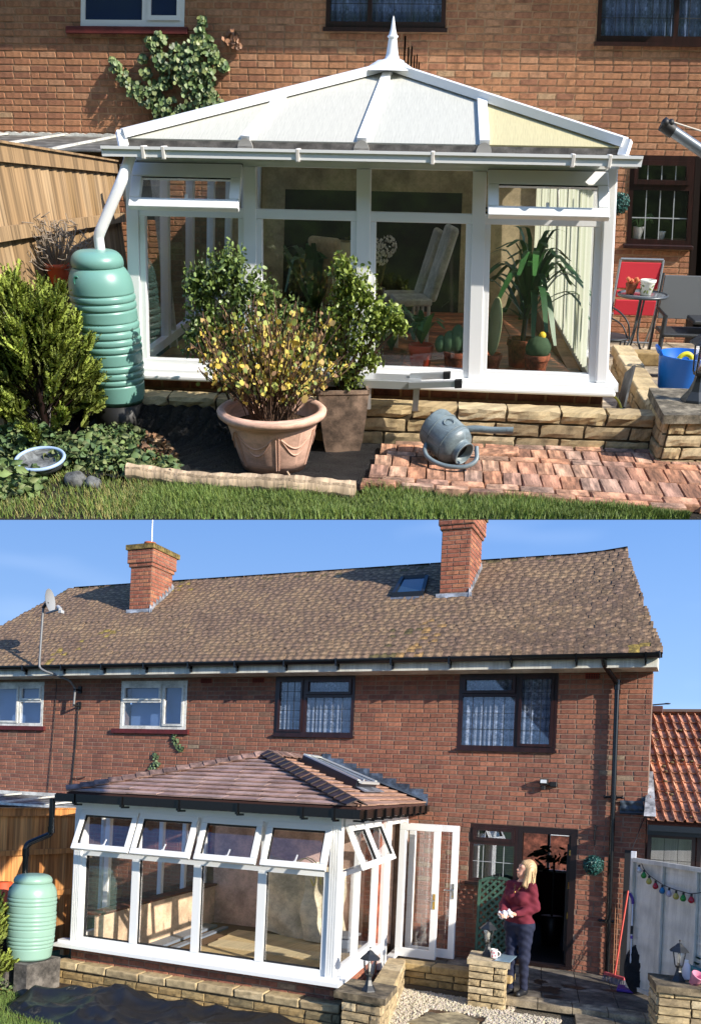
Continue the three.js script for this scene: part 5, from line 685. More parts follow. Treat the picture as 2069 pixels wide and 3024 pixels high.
{ // neighbour on the right
  const t = thing('outbuilding', 'low brick outbuilding with orange pantile roof at the right edge', 'building'); const a = Math.PI * 38 / 180, D = V(0.26 * -Math.cos(a) * -1 * 0 - 0.26 * Math.cos(a), Math.sin(a), -Math.cos(a)), N = V(0, Math.cos(a), Math.sin(a)), O = V(0.04, 2.29, 0.36), LEN = 2.72;
  const w = mesh('wall', rects(0.02, 5, -0.2, 2.3, [[0.06, 0.66, 1.35, 2.1], [0.68, 1.3, 1.35, 2.1]]).map(([p, q, c, d]) => box(p, c, -0.2, q, d, 0.02)), mat('#5d3a33', { rough: 0.95, map: ['stain', 0.5] }), t);
  mesh('back_wall', [box(0.02, -0.2, -3.6, 5, 2.3, -3.4), box(4.8, -0.2, -3.4, 5, 2.3, -0.2)], mat('#5d3a33', { rough: 0.95 }), t);
  const roof = mesh('roof', [poly([O, O.clone().add(V(5.2, 0, 0)), O.clone().add(V(5.2, 0, 0)).addScaledVector(D, LEN), O.clone().addScaledVector(D, LEN)], 0.06), poly([O.clone().addScaledVector(D, LEN), O.clone().add(V(5.2, 0, 0)).addScaledVector(D, LEN), V(5.2, 2.3, -4), V(0, 2.3, -4)], 0.05)], mat('#4a2418', { rough: 0.9 }), t);
  const tones = ['#eea67c', '#e49c72', '#f2ae86', '#eca884', '#d88e68'].map((c) => mat(c, { rough: 0.85, map: ['stain', 0.35], bump: ['grain', 0.1, 0.003] })), r = rng(33), tw = 0.125, rows = 12, gl = LEN / rows;
  const prof = [[0, 0.002], [0.66, 0.0], [0.7, 0.002], [0.76, 0.03], [0.84, 0.042], [0.93, 0.036], [0.99, 0.012], [1.02, 0.004]];
  for (let k = 0; k < rows; k++) for (let i = 0; i < 12; i++) { const p = (u, s, h) => O.clone().add(V(u * tw + i * tw - 0.01, 0, 0)).addScaledVector(D, s * gl).addScaledVector(N, h); const gs = [], lift = 0.026 + r() * 0.006, jx = (r() - 0.5) * 0.02; for (let j = 0; j + 1 < prof.length; j++) { const [ua, ha] = prof[j], [ub, hb] = prof[j + 1]; gs.push(poly([p(ua + jx, k - 0.04, ha + lift), p(ub + jx, k - 0.04, hb + lift), p(ub + jx, k + 1.05, hb + 0.004), p(ua + jx, k + 1.05, ha + 0.004)], 0.012, N)); } part(uvm(join(gs)), tones[Math.floor(r() * 5)], 'pantile', roof); }
  for (let i = 0; i < 9; i++) { const q = O.clone().add(V(-0.1 + i * 0.36, 0, 0)).addScaledVector(D, LEN); part(uvm(flat(new THREE.CylinderGeometry(0.09, 0.09, 0.35, 12, 1, false, 0, Math.PI).rotateZ(Math.PI / 2).rotateX(-Math.PI / 2).translate(q.x + 0.17, q.y - 0.02, q.z))), tones[i % 5], 'ridge_tile', roof); }
  mesh('moss', Array.from({ length: 26 }, () => { const q = O.clone().add(V(r() * 1.1, 0, 0)).addScaledVector(D, r() * LEN * 0.85).addScaledVector(N, 0.045); return new THREE.SphereGeometry(0.02 + r() * 0.018, 8, 5).scale(1, 0.5, 1).translate(q.x, q.y, q.z); }), mat('#5d5034', { rough: 1 }), roof);
  mesh('gutter', [beam([0.05, 2.2, 0.42], [5, 2.2, 0.42], 0.1, 0.08), box(0.03, 2.1, 0.1, 5, 2.24, 0.36)], mat('#1c2126', { rough: 0.35 }), t);
  const wn = sub('window', t), bar = (x0, x1, y0, y1, z, wd) => [box(x0, y0, z - 0.06, x1, y0 + wd, z), box(x0, y1 - wd, z - 0.06, x1, y1, z), box(x0, y0 + wd, z - 0.06, x0 + wd, y1 - wd, z), box(x1 - wd, y0 + wd, z - 0.06, x1, y1 - wd, z)];
  mesh('frame', [...bar(0.03, 0.66, 1.35, 2.1, 0.04, 0.05), ...bar(0.68, 1.3, 1.35, 2.1, 0.041, 0.06)], M.brown, wn); mesh('pane', [box(0.08, 1.4, -0.01, 0.61, 2.05, -0.005), box(0.74, 1.41, -0.01, 1.24, 2.04, -0.005)], mat('#f4f8ff', { rough: 0, transmission: 1, thickness: 0, ior: 2.4, side: ds }), wn); mesh('window_backing', box(0.06, 1.36, -0.14, 1.3, 2.09, -0.13), mat('#8d8f86', { rough: 0.9, map: ['streak', 0.4] }), wn); mesh('leading', [box(0.25, 1.4, -0.004, 0.256, 2.05, 0.0), box(0.43, 1.4, -0.004, 0.436, 2.05, 0.0), box(0.08, 1.73, -0.0042, 0.61, 1.736, -0.0002)], M.lead, wn);
  mesh('flashing', [poly([[-0.02, 2.3, 0.36], [0.14, 2.3, 0.36], [0.04, 2.95, -0.5], [-0.03, 2.95, -0.5]].map(([x, y, z]) => [x, y + 0.06, z + 0.03]), 0.012)], mat('#c9c8c6', { rough: 0.6, map: ['stain', 0.5] }), t);
  const fl = tag(mesh('lead_flashing', [bend(new THREE.PlaneGeometry(0.36, 0.2, 20, 12).translate(-0.19, 2.46, 0.022), (v) => { v.z += 0.008 * Math.sin(v.x * 50 + v.y * 30) + 0.006 * Math.sin(v.y * 70); }), box(-0.08, 2.5, 0.02, 0.02, 2.62, 0.03), rod([-0.36, 2.38, 0.03], [0.03, 2.4, 0.05], 0.014)], mat('#39434d', { rough: 0.45, metal: 0.3, side: ds })), 'crumpled dark lead flashing patch on the wall right of the drainpipe', 'flashing');
  tag(mesh('stay_wire', rod([-0.02, 2.36, 0.05], [-0.14, 1.9, 0.7], 0.006), M.black), 'thin black stay wire from the wall to the white fence post', 'wire');
  tag(mesh('lamp_bracket', [rod([-0.02, 3.98, -0.3], [0.2, 4.0, -0.3], 0.01), new THREE.SphereGeometry(0.05, 10, 6).scale(1, 0.25, 0.5).translate(0.2, 4.0, -0.3)], M.black), 'small dark lamp arm sticking out past the house corner', 'lamp');
}
// ------------------------------------------------------------------ woman by the back door
function sdfMesh(f, lo, hi, h) { // surface nets over a grid
  const n = [0, 1, 2].map((i) => Math.ceil((hi[i] - lo[i]) / h) + 1), id = (x, y, z) => (z * n[1] + y) * n[0] + x, F = new Float32Array(n[0] * n[1] * n[2]), vi = new Int32Array(F.length).fill(-1), P = [], I = [];
  for (let z = 0; z < n[2]; z++) for (let y = 0; y < n[1]; y++) for (let x = 0; x < n[0]; x++) F[id(x, y, z)] = f(lo[0] + x * h, lo[1] + y * h, lo[2] + z * h);
  const C = [[0, 0, 0], [1, 0, 0], [0, 1, 0], [1, 1, 0], [0, 0, 1], [1, 0, 1], [0, 1, 1], [1, 1, 1]], Ed = [[0, 1], [2, 3], [4, 5], [6, 7], [0, 2], [1, 3], [4, 6], [5, 7], [0, 4], [1, 5], [2, 6], [3, 7]];
  for (let z = 0; z + 1 < n[2]; z++) for (let y = 0; y + 1 < n[1]; y++) for (let x = 0; x + 1 < n[0]; x++) {
    const v = C.map(([a, b, c]) => F[id(x + a, y + b, z + c)]); let k = 0, s = [0, 0, 0];
    for (const [a, b] of Ed) if ((v[a] < 0) !== (v[b] < 0)) { const t = v[a] / (v[a] - v[b]); for (let i = 0; i < 3; i++) s[i] += C[a][i] + (C[b][i] - C[a][i]) * t; k++; }
    if (k) { vi[id(x, y, z)] = P.length / 3; P.push(lo[0] + (x + s[0] / k) * h, lo[1] + (y + s[1] / k) * h, lo[2] + (z + s[2] / k) * h); }
  }
  const quad = (a, b, c, d, fl) => { if (Math.min(a, b, c, d) < 0) return; if (fl) I.push(a, b, c, a, c, d); else I.push(a, c, b, a, d, c); };
  for (let z = 1; z + 1 < n[2]; z++) for (let y = 1; y + 1 < n[1]; y++) for (let x = 1; x + 1 < n[0]; x++) { const s = F[id(x, y, z)] < 0;
    if (s !== F[id(x + 1, y, z)] < 0) quad(vi[id(x, y - 1, z - 1)], vi[id(x, y, z - 1)], vi[id(x, y, z)], vi[id(x, y - 1, z)], s);
    if (s !== F[id(x, y + 1, z)] < 0) quad(vi[id(x - 1, y, z - 1)], vi[id(x - 1, y, z)], vi[id(x, y, z)], vi[id(x, y, z - 1)], s);
    if (s !== F[id(x, y, z + 1)] < 0) quad(vi[id(x - 1, y - 1, z)], vi[id(x, y - 1, z)], vi[id(x, y, z)], vi[id(x - 1, y, z)], s); }
  const g = new THREE.BufferGeometry(); g.setAttribute('position', new THREE.Float32BufferAttribute(P, 3)); g.setIndex(I); g.computeVertexNormals(); g.setAttribute('uv', new THREE.Float32BufferAttribute(new Float32Array(P.length / 3 * 2), 2)); return g;
}
function caps(list, k) { // smooth union of tapered capsules [ax, ay, az, bx, by, bz, ra, rb]
  return (x, y, z) => { let d = 9; for (const [a, b, c, e, f, g, ra, rb] of list) { const ux = e - a, uy = f - b, uz = g - c, px = x - a, py = y - b, pz = z - c, L = ux * ux + uy * uy + uz * uz || 1e-9, t = Math.max(0, Math.min(1, (px * ux + py * uy + pz * uz) / L)), q = Math.hypot(px - ux * t, py - uy * t, pz - uz * t) - (ra + (rb - ra) * t); const m = Math.max(k - Math.abs(d - q), 0) / k; d = Math.min(d, q) - m * m * k * 0.25; } return d; };
}
{
  const p = thing('person', 'blonde woman in maroon jumper and dark jeans holding a white cloth', 'person', [-1.4, 0, 1.87]);
  const S = [0.91, 0, 0.42], Fw = [-0.42, 0, 0.91], at = (s, y, f) => [S[0] * s + Fw[0] * f, y, S[2] * s + Fw[2] * f], cp = (a, b, ra, rb) => [...a, ...b, ra, rb];
  const eL = [0.2, 1.14, 0.03], hL = [-0.02, 1.065, 0.225], eR = [-0.205, 1.14, 0.0], hR = [-0.195, 1.05, 0.235], shL = at(0.16, 1.41, -0.01), shR = at(-0.16, 1.41, -0.01);
  const torso = (o) => [cp(at(-0.085, 0.92, 0), at(0.085, 0.92, 0), 0.115 + o, 0.115 + o), cp(at(-0.05, 1.06, 0.01), at(0.05, 1.06, 0.01), 0.108 + o, 0.108 + o), cp(at(-0.06, 1.25, 0), at(0.06, 1.25, 0), 0.108 + o, 0.108 + o), cp(at(-0.07, 1.25, 0.075), at(-0.07, 1.26, 0.075), 0.07 + o, 0.07 + o), cp(at(0.07, 1.25, 0.075), at(0.07, 1.26, 0.075), 0.07 + o, 0.07 + o), cp(at(-0.12, 1.405, -0.01), at(0.12, 1.405, -0.01), 0.058 + o, 0.058 + o), cp(at(0, 1.4, -0.01), at(0, 1.46, -0.005), 0.07 + o, 0.05 + o)];
  const arms = (o, t = 1) => [cp(shL, eL, 0.056 + o, 0.045 + o), cp(eL, [eL[0] + (hL[0] - eL[0]) * t, eL[1] + (hL[1] - eL[1]) * t, eL[2] + (hL[2] - eL[2]) * t], 0.043 + o, 0.03 + o), cp(shR, eR, 0.056 + o, 0.045 + o), cp(eR, [eR[0] + (hR[0] - eR[0]) * t, eR[1] + (hR[1] - eR[1]) * t, eR[2] + (hR[2] - eR[2]) * t], 0.043 + o, 0.03 + o)];
  const legs = (o) => [cp(at(-0.09, 0.9, 0), at(0.09, 0.9, 0), 0.12 + o, 0.12 + o), cp(at(0.095, 0.86, 0), [0.085, 0.47, 0.04], 0.098 + o, 0.062 + o), cp([0.085, 0.47, 0.04], [0.09, 0.1, 0.01], 0.06 + o, 0.042 + o), cp(at(-0.095, 0.86, 0), [-0.085, 0.47, 0.03], 0.098 + o, 0.062 + o), cp([-0.085, 0.47, 0.03], [-0.09, 0.1, 0.0], 0.06 + o, 0.042 + o)];
  const skin = mat('#d9a288', { rough: 0.6 });
  // head: looks up to the left
  const hc = [0.05, 1.605, 0.0], hd = V(-0.84, 0.24, 0.48).normalize(), hu = V(0.25, 0.96, -0.04).addScaledVector(hd, -V(0.25, 0.96, -0.04).dot(hd)).normalize(), hs = V().crossVectors(hu, hd), H = (f, u, s) => V(...hc).addScaledVector(hd, f).addScaledVector(hu, u).addScaledVector(hs, s).toArray();
  const head = [cp(H(-0.015, 0.03, 0), H(-0.02, 0.02, 0), 0.085, 0.085), cp(H(0.03, 0.02, 0), H(0.045, -0.05, 0), 0.062, 0.05), cp(H(0.055, -0.085, 0), H(0.02, -0.06, 0), 0.03, 0.045), cp(H(0.088, 0.02, 0), H(0.108, -0.018, 0), 0.007, 0.013), cp(H(0.092, -0.052, -0.012), H(0.092, -0.052, 0.012), 0.009, 0.009), cp(H(0.07, 0.04, -0.03), H(0.07, 0.04, 0.03), 0.024, 0.024), cp(H(-0.01, -0.01, 0.078), H(-0.012, 0.012, 0.08), 0.012, 0.014), cp(H(-0.01, -0.01, -0.078), H(-0.012, 0.012, -0.08), 0.012, 0.014), cp(H(-0.025, -0.05, 0), at(0.0, 1.43, 0), 0.048, 0.052)];
  // hands: palm, four fingers and a thumb each, closed on the cloth
  function hand(w, c, sgn) { const L = [], d = V(...c).sub(V(...w)).normalize(), u = V(0, 1, 0), s = V().crossVectors(u, d).normalize(), q = (f, a, h) => V(...w).addScaledVector(d, f).addScaledVector(s, a).addScaledVector(V().crossVectors(d, s), h).toArray(); L.push(cp(q(0, 0, 0), q(0.05, 0, 0), 0.026, 0.03)); for (let i = 0; i < 4; i++) { const a = -0.027 + i * 0.018, l = [0.9, 1.05, 1, 0.8][i]; L.push(cp(q(0.06, a, 0.004), q(0.06 + 0.035 * l, a * 0.95, -0.006), 0.0095, 0.009), cp(q(0.06 + 0.035 * l, a * 0.95, -0.006), q(0.06 + 0.05 * l, a * 0.9, -0.032), 0.009, 0.0075)); } L.push(cp(q(0.02, sgn * 0.026, 0.0), q(0.05, sgn * 0.044, 0.012), 0.012, 0.01), cp(q(0.05, sgn * 0.044, 0.012), q(0.075, sgn * 0.032, 0.012), 0.01, 0.008)); return L; }
  const cl = [-0.12, 1.055, 0.27], hands = [hand(hL, cl, 1), hand(hR, [cl[0] - 0.02, cl[1], cl[2] + 0.05], -1)];
  const bodyF = caps([...torso(-0.012), ...arms(-0.01), ...legs(-0.014), head[8]], 0.04);
  mesh('body', [sdfMesh(bodyF, [-0.36, 0.05, -0.2], [0.36, 1.56, 0.34], 0.016), sdfMesh(caps(head, 0.018), [-0.12, 1.42, -0.16], [0.22, 1.76, 0.16], 0.0055), ...hands.map((h, i) => sdfMesh(caps(h, 0.008), [(i ? hR : hL)[0] - 0.16, 0.94, 0.12], [(i ? hR : hL)[0] + 0.16, 1.16, 0.4], 0.0045))], skin, p);
  const wr = (f, a) => (x, y, z) => f(x, y, z) + a * Math.sin(y * 70 + x * 25 + Math.sin(z * 30) * 2) * 0.8 + a * 1.1 * Math.sin(y * 33 - x * 40 + z * 22);
  const hem = (f, y0, y1) => (x, y, z) => Math.max(f(x, y, z), y0 - y, y - y1);
  mesh('jumper', sdfMesh(hem(wr(caps([...torso(0.006), ...arms(0.01, 0.9)], 0.045), 0.004), 0.905, 1.462), [-0.36, 0.88, -0.22], [0.36, 1.5, 0.34], 0.0115), mat('#6a1a2b', { rough: 0.9, sheen: 0.4, sheenRoughness: 0.6, map: ['fine', 0.1] }), p);
  mesh('jeans', sdfMesh(hem(wr(caps(legs(0.006), 0.035), 0.0045), 0.07, 0.95), [-0.34, 0.05, -0.2], [0.34, 0.98, 0.24], 0.012), mat('#18203c', { rough: 0.85, map: ['streak', 0.3] }), p);
  for (const s of [[0.09, 0.01], [-0.09, 0.0]]) mesh('shoe', sdfMesh(hem(caps([[s[0], 0.045, s[1] - 0.04, s[0] - 0.05, 0.035, s[1] + 0.13, 0.05, 0.042], [s[0], 0.07, s[1] - 0.02, s[0], 0.1, s[1] - 0.02, 0.045, 0.05]], 0.03), 0, 0.12), [s[0] - 0.16, -0.02, -0.14], [s[0] + 0.12, 0.16, 0.24], 0.01), mat('#15161a', { rough: 0.5 }), p);
  // hair: cap over the skull and straight lengths to the shoulder
  const hair = caps([cp(H(-0.03, 0.05, 0), H(-0.035, 0.03, 0), 0.096, 0.096), cp(H(0.035, 0.085, 0), H(-0.02, 0.09, 0), 0.045, 0.06), cp(H(-0.04, 0.02, 0.06), [0.1, 1.4, 0.08], 0.05, 0.034), cp(H(-0.05, 0.0, 0.02), [0.13, 1.39, 0.02], 0.075, 0.05), cp(H(-0.02, 0.03, 0.075), [0.055, 1.43, 0.1], 0.032, 0.024), cp(H(-0.05, 0.0, -0.05), [0.1, 1.42, -0.06], 0.055, 0.04)], 0.03);
  mesh('hair', sdfMesh((x, y, z) => hair(x, y, z) + 0.0035 * Math.sin(x * 260 + z * 330 + y * 12) + 0.002 * Math.sin(x * 610 - z * 520), [-0.1, 1.32, -0.18], [0.27, 1.78, 0.22], 0.0055), mat('#c8a578', { rough: 0.5, map: ['streak', 0.12] }), p);
  { const r = rng(66), st = []; for (let i = 0; i < 90; i++) { const s = (r() - 0.35) * 0.17, c = H(-0.03 - r() * 0.03, 0.13, s * 0.3), m = H(-0.045 - r() * 0.06, 0.04, s), e = [0.07 + r() * 0.1, 1.36 + r() * 0.06, s * 0.9 + 0.01 + (r() - 0.5) * 0.03]; st.push(tube([c, m, [(m[0] + e[0]) / 2 + (r() - 0.3) * 0.02, (m[1] + e[1]) / 2, (m[2] + e[2]) / 2 + (r() - 0.3) * 0.02], e], 0.0035, 12, 4)); } mesh('hair_strands', st, mat('#d9b988', { rough: 0.45 }), p); }
  mesh('eye', [-1, 1].map((s) => ball(...H(0.083, 0.022, s * 0.03), 0.0105, 12)), mat('#2c2622', { rough: 0.3 }), p);
  mesh('eyebrow', [-1, 1].map((s) => beam(H(0.089, 0.045, s * 0.016), H(0.08, 0.047, s * 0.046), 0.005)), mat('#8a6a44', { rough: 0.9 }), p);
  mesh('mouth', beam(H(0.1, -0.052, -0.018), H(0.1, -0.052, 0.018), 0.009, 0.012), mat('#a8574f', { rough: 0.5 }), p);
  mesh('necklace', [tube([at(-0.05, 1.45, 0.04), at(-0.03, 1.36, 0.1), at(0, 1.33, 0.125), at(0.03, 1.36, 0.1), at(0.05, 1.45, 0.04)], 0.003, 24, 5), ball(...at(0, 1.325, 0.128), 0.008, 8)], M.brass, p);
  tag(mesh('cloth', sdfMesh((x, y, z) => caps([[-1.6, 1.05, 2.13, -1.47, 1.065, 2.12, 0.035, 0.04], [-1.56, 1.04, 2.15, -1.5, 1.09, 2.13, 0.04, 0.03]], 0.03)(x, y, z) + 0.008 * Math.sin(x * 90 + y * 40) + 0.006 * Math.sin(y * 120 - z * 80), [-1.7, 0.97, 2.02], [-1.38, 1.16, 2.24], 0.007), mat('#ece8e6', { rough: 0.9 })), 'crumpled white cloth held in the woman\'s hands', 'cloth');
}
// ------------------------------------------------------------------ the earlier garden, on its tilted terrace (own axes: x along the house, z out from it)
const kz = (z) => 0.052 + 0.004 * z;
const flare = (g) => { const p = g.attributes.position; for (let i = 0; i < p.count; i++) { const y = p.getY(i); p.setX(i, p.getX(i) + kz(p.getZ(i)) * (2.03 - y) * (p.getX(i) + 0.8)); } return g; };
const fx = (x, y, z) => x + kz(z) * (2.03 - y) * (x + 0.8);
const zE = (x) => 7.928 - 0.128 * x; // front edge of the terrace
{
  const L = -4.6, R = 3.7, e = (x, d, y) => [x, y, zE(x) - d];
  const top = [poly([e(L, 0, -0.04), e(R, 0, -0.04), [R, -0.04, 5.9], [L, -0.04, 5.9]], 0.002), poly([[L, -0.04, 5.9], [R, -0.04, 5.9], [R + 0.2, -0.31, -0.4], [-6.9, -0.31, -0.4]], 0.002), poly([e(L, 0, -0.045), [L, -0.045, 5.9], [L, -0.35, 6.4], e(L, 0.9, -0.27)], 0.002), poly([e(L, 0, -0.043), e(L, 1.2, -0.34), e(R, 1.2, -0.34), e(R, 0, -0.043)], 0.002), poly([e(L, 1.2, -0.34), [-6.9, -0.6, -0.4], [R + 0.2, -0.6, -0.4], e(R, 1.2, -0.34)], 0.002)];
  const o = struct(up(mesh('terrace', top, mat('#4a4128', { rough: 1, map: ['stain', 0.8], bump: ['rough', 0.3, 0.02] }))));
}
const house2 = up(thing('brick_house', 'sunlit red brick house wall behind the white roofed conservatory, ivy climbing on it', 'house'));
{
  WARP = flare;
  const win = { ww: [-5.11, -3.66, 3.16, 4.05], dw: [-1.72, -0.115, 3.17, 4.0], bw: [1.88, 3.55, 3.06, 4.0], kw: [2.4, 3.235, 0.965, 1.95], door: [3.235, 4.1, -0.25, 1.95] }, holes = Object.values(win);
  const wall = mesh('wall', rects(-6.9, 3.95, -0.6, 4.1, holes).map(([a, b, c, d]) => box(a, c, -0.25, b, d, 0)), M.mortarU, house2);
  WARP = null;
  layBricks(wall, { x0: -6.9, x1: 3.95, y0: -0.35, y1: 4.06, z: 0, px: 0.244, py: 0.0694, holes, tones: TONES_U, seed: 17, most: 300, joint: 0.011,
    near: (x, y) => Math.hypot(x * 0.9, (y - 2.6) * 1.6), hide: (x, y) => y < 1.9 && x > -2.2 && x < 1.2, place: (x, y, z) => [fx(x, y, z), y, z, 1 + kz(z) * (2.03 - y)] });
  WARP = flare;
  mesh('eaves', [box(-6.9, 4.1, -0.2, 4, 4.14, 0.42), box(-6.9, 4.1, 0.42, 4, 4.28, 0.45)], M.whiteOld, house2);
  const bars = (x0, x1, y0, y1, z, w, d = 0.06) => [box(x0, y0, z - d, x1, y0 + w, z), box(x0, y1 - w, z - d, x1, y1, z), box(x0, y0 + w, z - d, x0 + w, y1 - w, z), box(x1 - w, y0 + w, z - d, x1, y1 - w, z)];
  const room = mesh('room_wall', [box(-6.9, -0.6, -1.6, 4.2, 4.1, -1.5), box(-6.9, 2.2, -1.5, 4.2, 2.25, -0.26), box(-3.4, 2.25, -1.5, -3.3, 4.1, -0.26), box(1.2, -0.6, -1.5, 1.25, 4.1, -0.26), box(4.1, -0.6, -1.5, 4.2, 4.1, -0.26), box(-6.95, -0.6, -1.5, -6.9, 4.1, 0), box(-6.9, 4.1, -1.6, 4.2, 4.13, -0.2), box(-6.9, -0.62, -1.6, 4.2, -0.6, -0.2)], mat('#241d18', { rough: 0.9 }), house2);
  { const [a, b, c, d] = win.ww, w = sub('window', house2); mesh('frame', [...bars(a, b, c, d, 0.012, 0.06), box(-4.25, c + 0.06, -0.05, -4.17, d - 0.06, 0.012)], M.white, w); mesh('sash', bars(-4.17, b - 0.06, c + 0.06, d - 0.06, 0.03, 0.045, 0.04), M.white, w); mesh('pane', [box(a + 0.06, c + 0.06, -0.02, -4.25, d - 0.06, -0.014), box(-4.125, c + 0.105, -0.01, b - 0.105, d - 0.1, -0.004)], mat('#1d2f52', { rough: 0.05, phys: true, ior: 1.6 }), w);
    mesh('window_sill', rbox(a - 0.19, c - 0.075, -0.02, b + 0.06, c - 0.005, 0.075, 0.008), mat('#6d2a28', { rough: 0.6, map: ['blotch', 0.5] }), w); }
  for (const [k, xm] of [['dw', -1.13], ['bw', 2.9]]) { const [a, b, c, d] = win[k], w = sub('window', house2); mesh('frame', [...bars(a, b, c, d, 0.012, 0.055), box(xm - 0.03, c + 0.055, -0.05, xm + 0.03, d, 0.012), box(a - 0.03, c - 0.04, -0.02, b + 0.03, c - 0.001, 0.06)], M.brown, w); mesh('pane', [box(a + 0.055, c + 0.055, -0.03, xm - 0.03, d - 0.055, -0.024), box(xm + 0.03, c + 0.055, -0.03, b - 0.055, d - 0.055, -0.024)], M.glassHi, w);
    const r = rng(k === 'dw' ? 3 : 4), g = new THREE.PlaneGeometry(b - a - 0.12, d - c - 0.1, 110, 2).translate((a + b) / 2, (c + d) / 2, -0.12); bend(g, (v) => { v.z += 0.03 * Math.sin(v.x * 60 + Math.sin(v.x * 11) * 2); }); mesh('net_curtain', g, mat('#9fb0cc', { rough: 1, side: ds, map: ['stain', 0.2] }), w);
    const le = []; for (let i = 1; i < 7; i++) le.push(box(a + (b - a) * i / 7 - 0.004, c + 0.055, -0.024, a + (b - a) * i / 7 + 0.004, d - 0.055, -0.02)); for (const q of [0.22, 0.44, 0.66]) le.push(box(a + 0.055, c + q - 0.004, -0.0235, b - 0.055, c + q + 0.004, -0.0205)); mesh('leading', le, M.lead, w); }
  { const [a, b, c, d] = win.kw, w = sub('window', house2); mesh('frame', [...bars(a, b, c, d, 0.012, 0.055), box(a + 0.055, 1.575, -0.05, b - 0.055, 1.64, 0.012), rbox(a - 0.05, c - 0.05, -0.03, b + 0.02, c, 0.085, 0.01)], M.brown, w); mesh('sash', bars(a + 0.055, b - 0.055, 1.64, d - 0.055, 0.04, 0.05, 0.05), M.brown, w); mesh('pane', [box(a + 0.105, 1.69, -0.012, b - 0.105, d - 0.105, -0.006), box(a + 0.055, c + 0.055, -0.03, b - 0.055, 1.575, -0.024)], M.glass, w);
    const le = []; for (let i = 1; i < 4; i++) { const x = a + 0.055 + (b - a - 0.11) * i / 4; le.push(box(x - 0.006, c + 0.055, -0.024, x + 0.006, 1.575, -0.018), box(x - 0.006, 1.69, -0.006, x + 0.006, d - 0.105, 0)); } le.push(box(a + 0.055, 1.26, -0.0235, b - 0.055, 1.272, -0.0185)); mesh('leading', le, M.leadLt, w); mesh('window_sill', box(a, c + 0.0, -0.25, b, c + 0.05, -0.07), M.brownDk, w); }
  mesh('door_frame', [box(3.24, -0.25, -0.1, 3.32, 1.95, 0.01), box(3.32, 1.86, -0.1, 4.1, 1.95, 0.01)], M.brownDk, house2);
  WARP = null;
}
for (const [x, s, l] of [[2.55, 1.15, 'white plant pot with spiky leaves behind the upper kitchen window'], [2.87, 0.75, 'small patterned pot behind the upper kitchen window']]) { const t = up(thing('flower_pot', l, 'pot', [fx(x, 1.0, -0.13), 1.016, -0.13])); mesh('body', lathe([[0, 0], [0.05 * s, 0], [0.065 * s, 0.12 * s], [0.055 * s, 0.12 * s], [0, 0.1 * s]], 20), mat('#c9c9c4', { rough: 0.4 }), t); const r = rng(x * 100), lv = []; for (let i = 0; i < 14; i++) { const a = r() * 6.28, q = 0.12 + r() * 0.12; lv.push(tube([[0, 0.1 * s, 0], [Math.cos(a) * q * 0.5, 0.2 + r() * 0.1, 0.02], [Math.cos(a) * q, 0.15 + r() * 0.12, 0.03 * Math.sin(a)]], 0.006, 8, 4)); } if (s > 1) mesh('leaf', lv, mat('#3c5a2c', { rough: 0.6 }), t); }
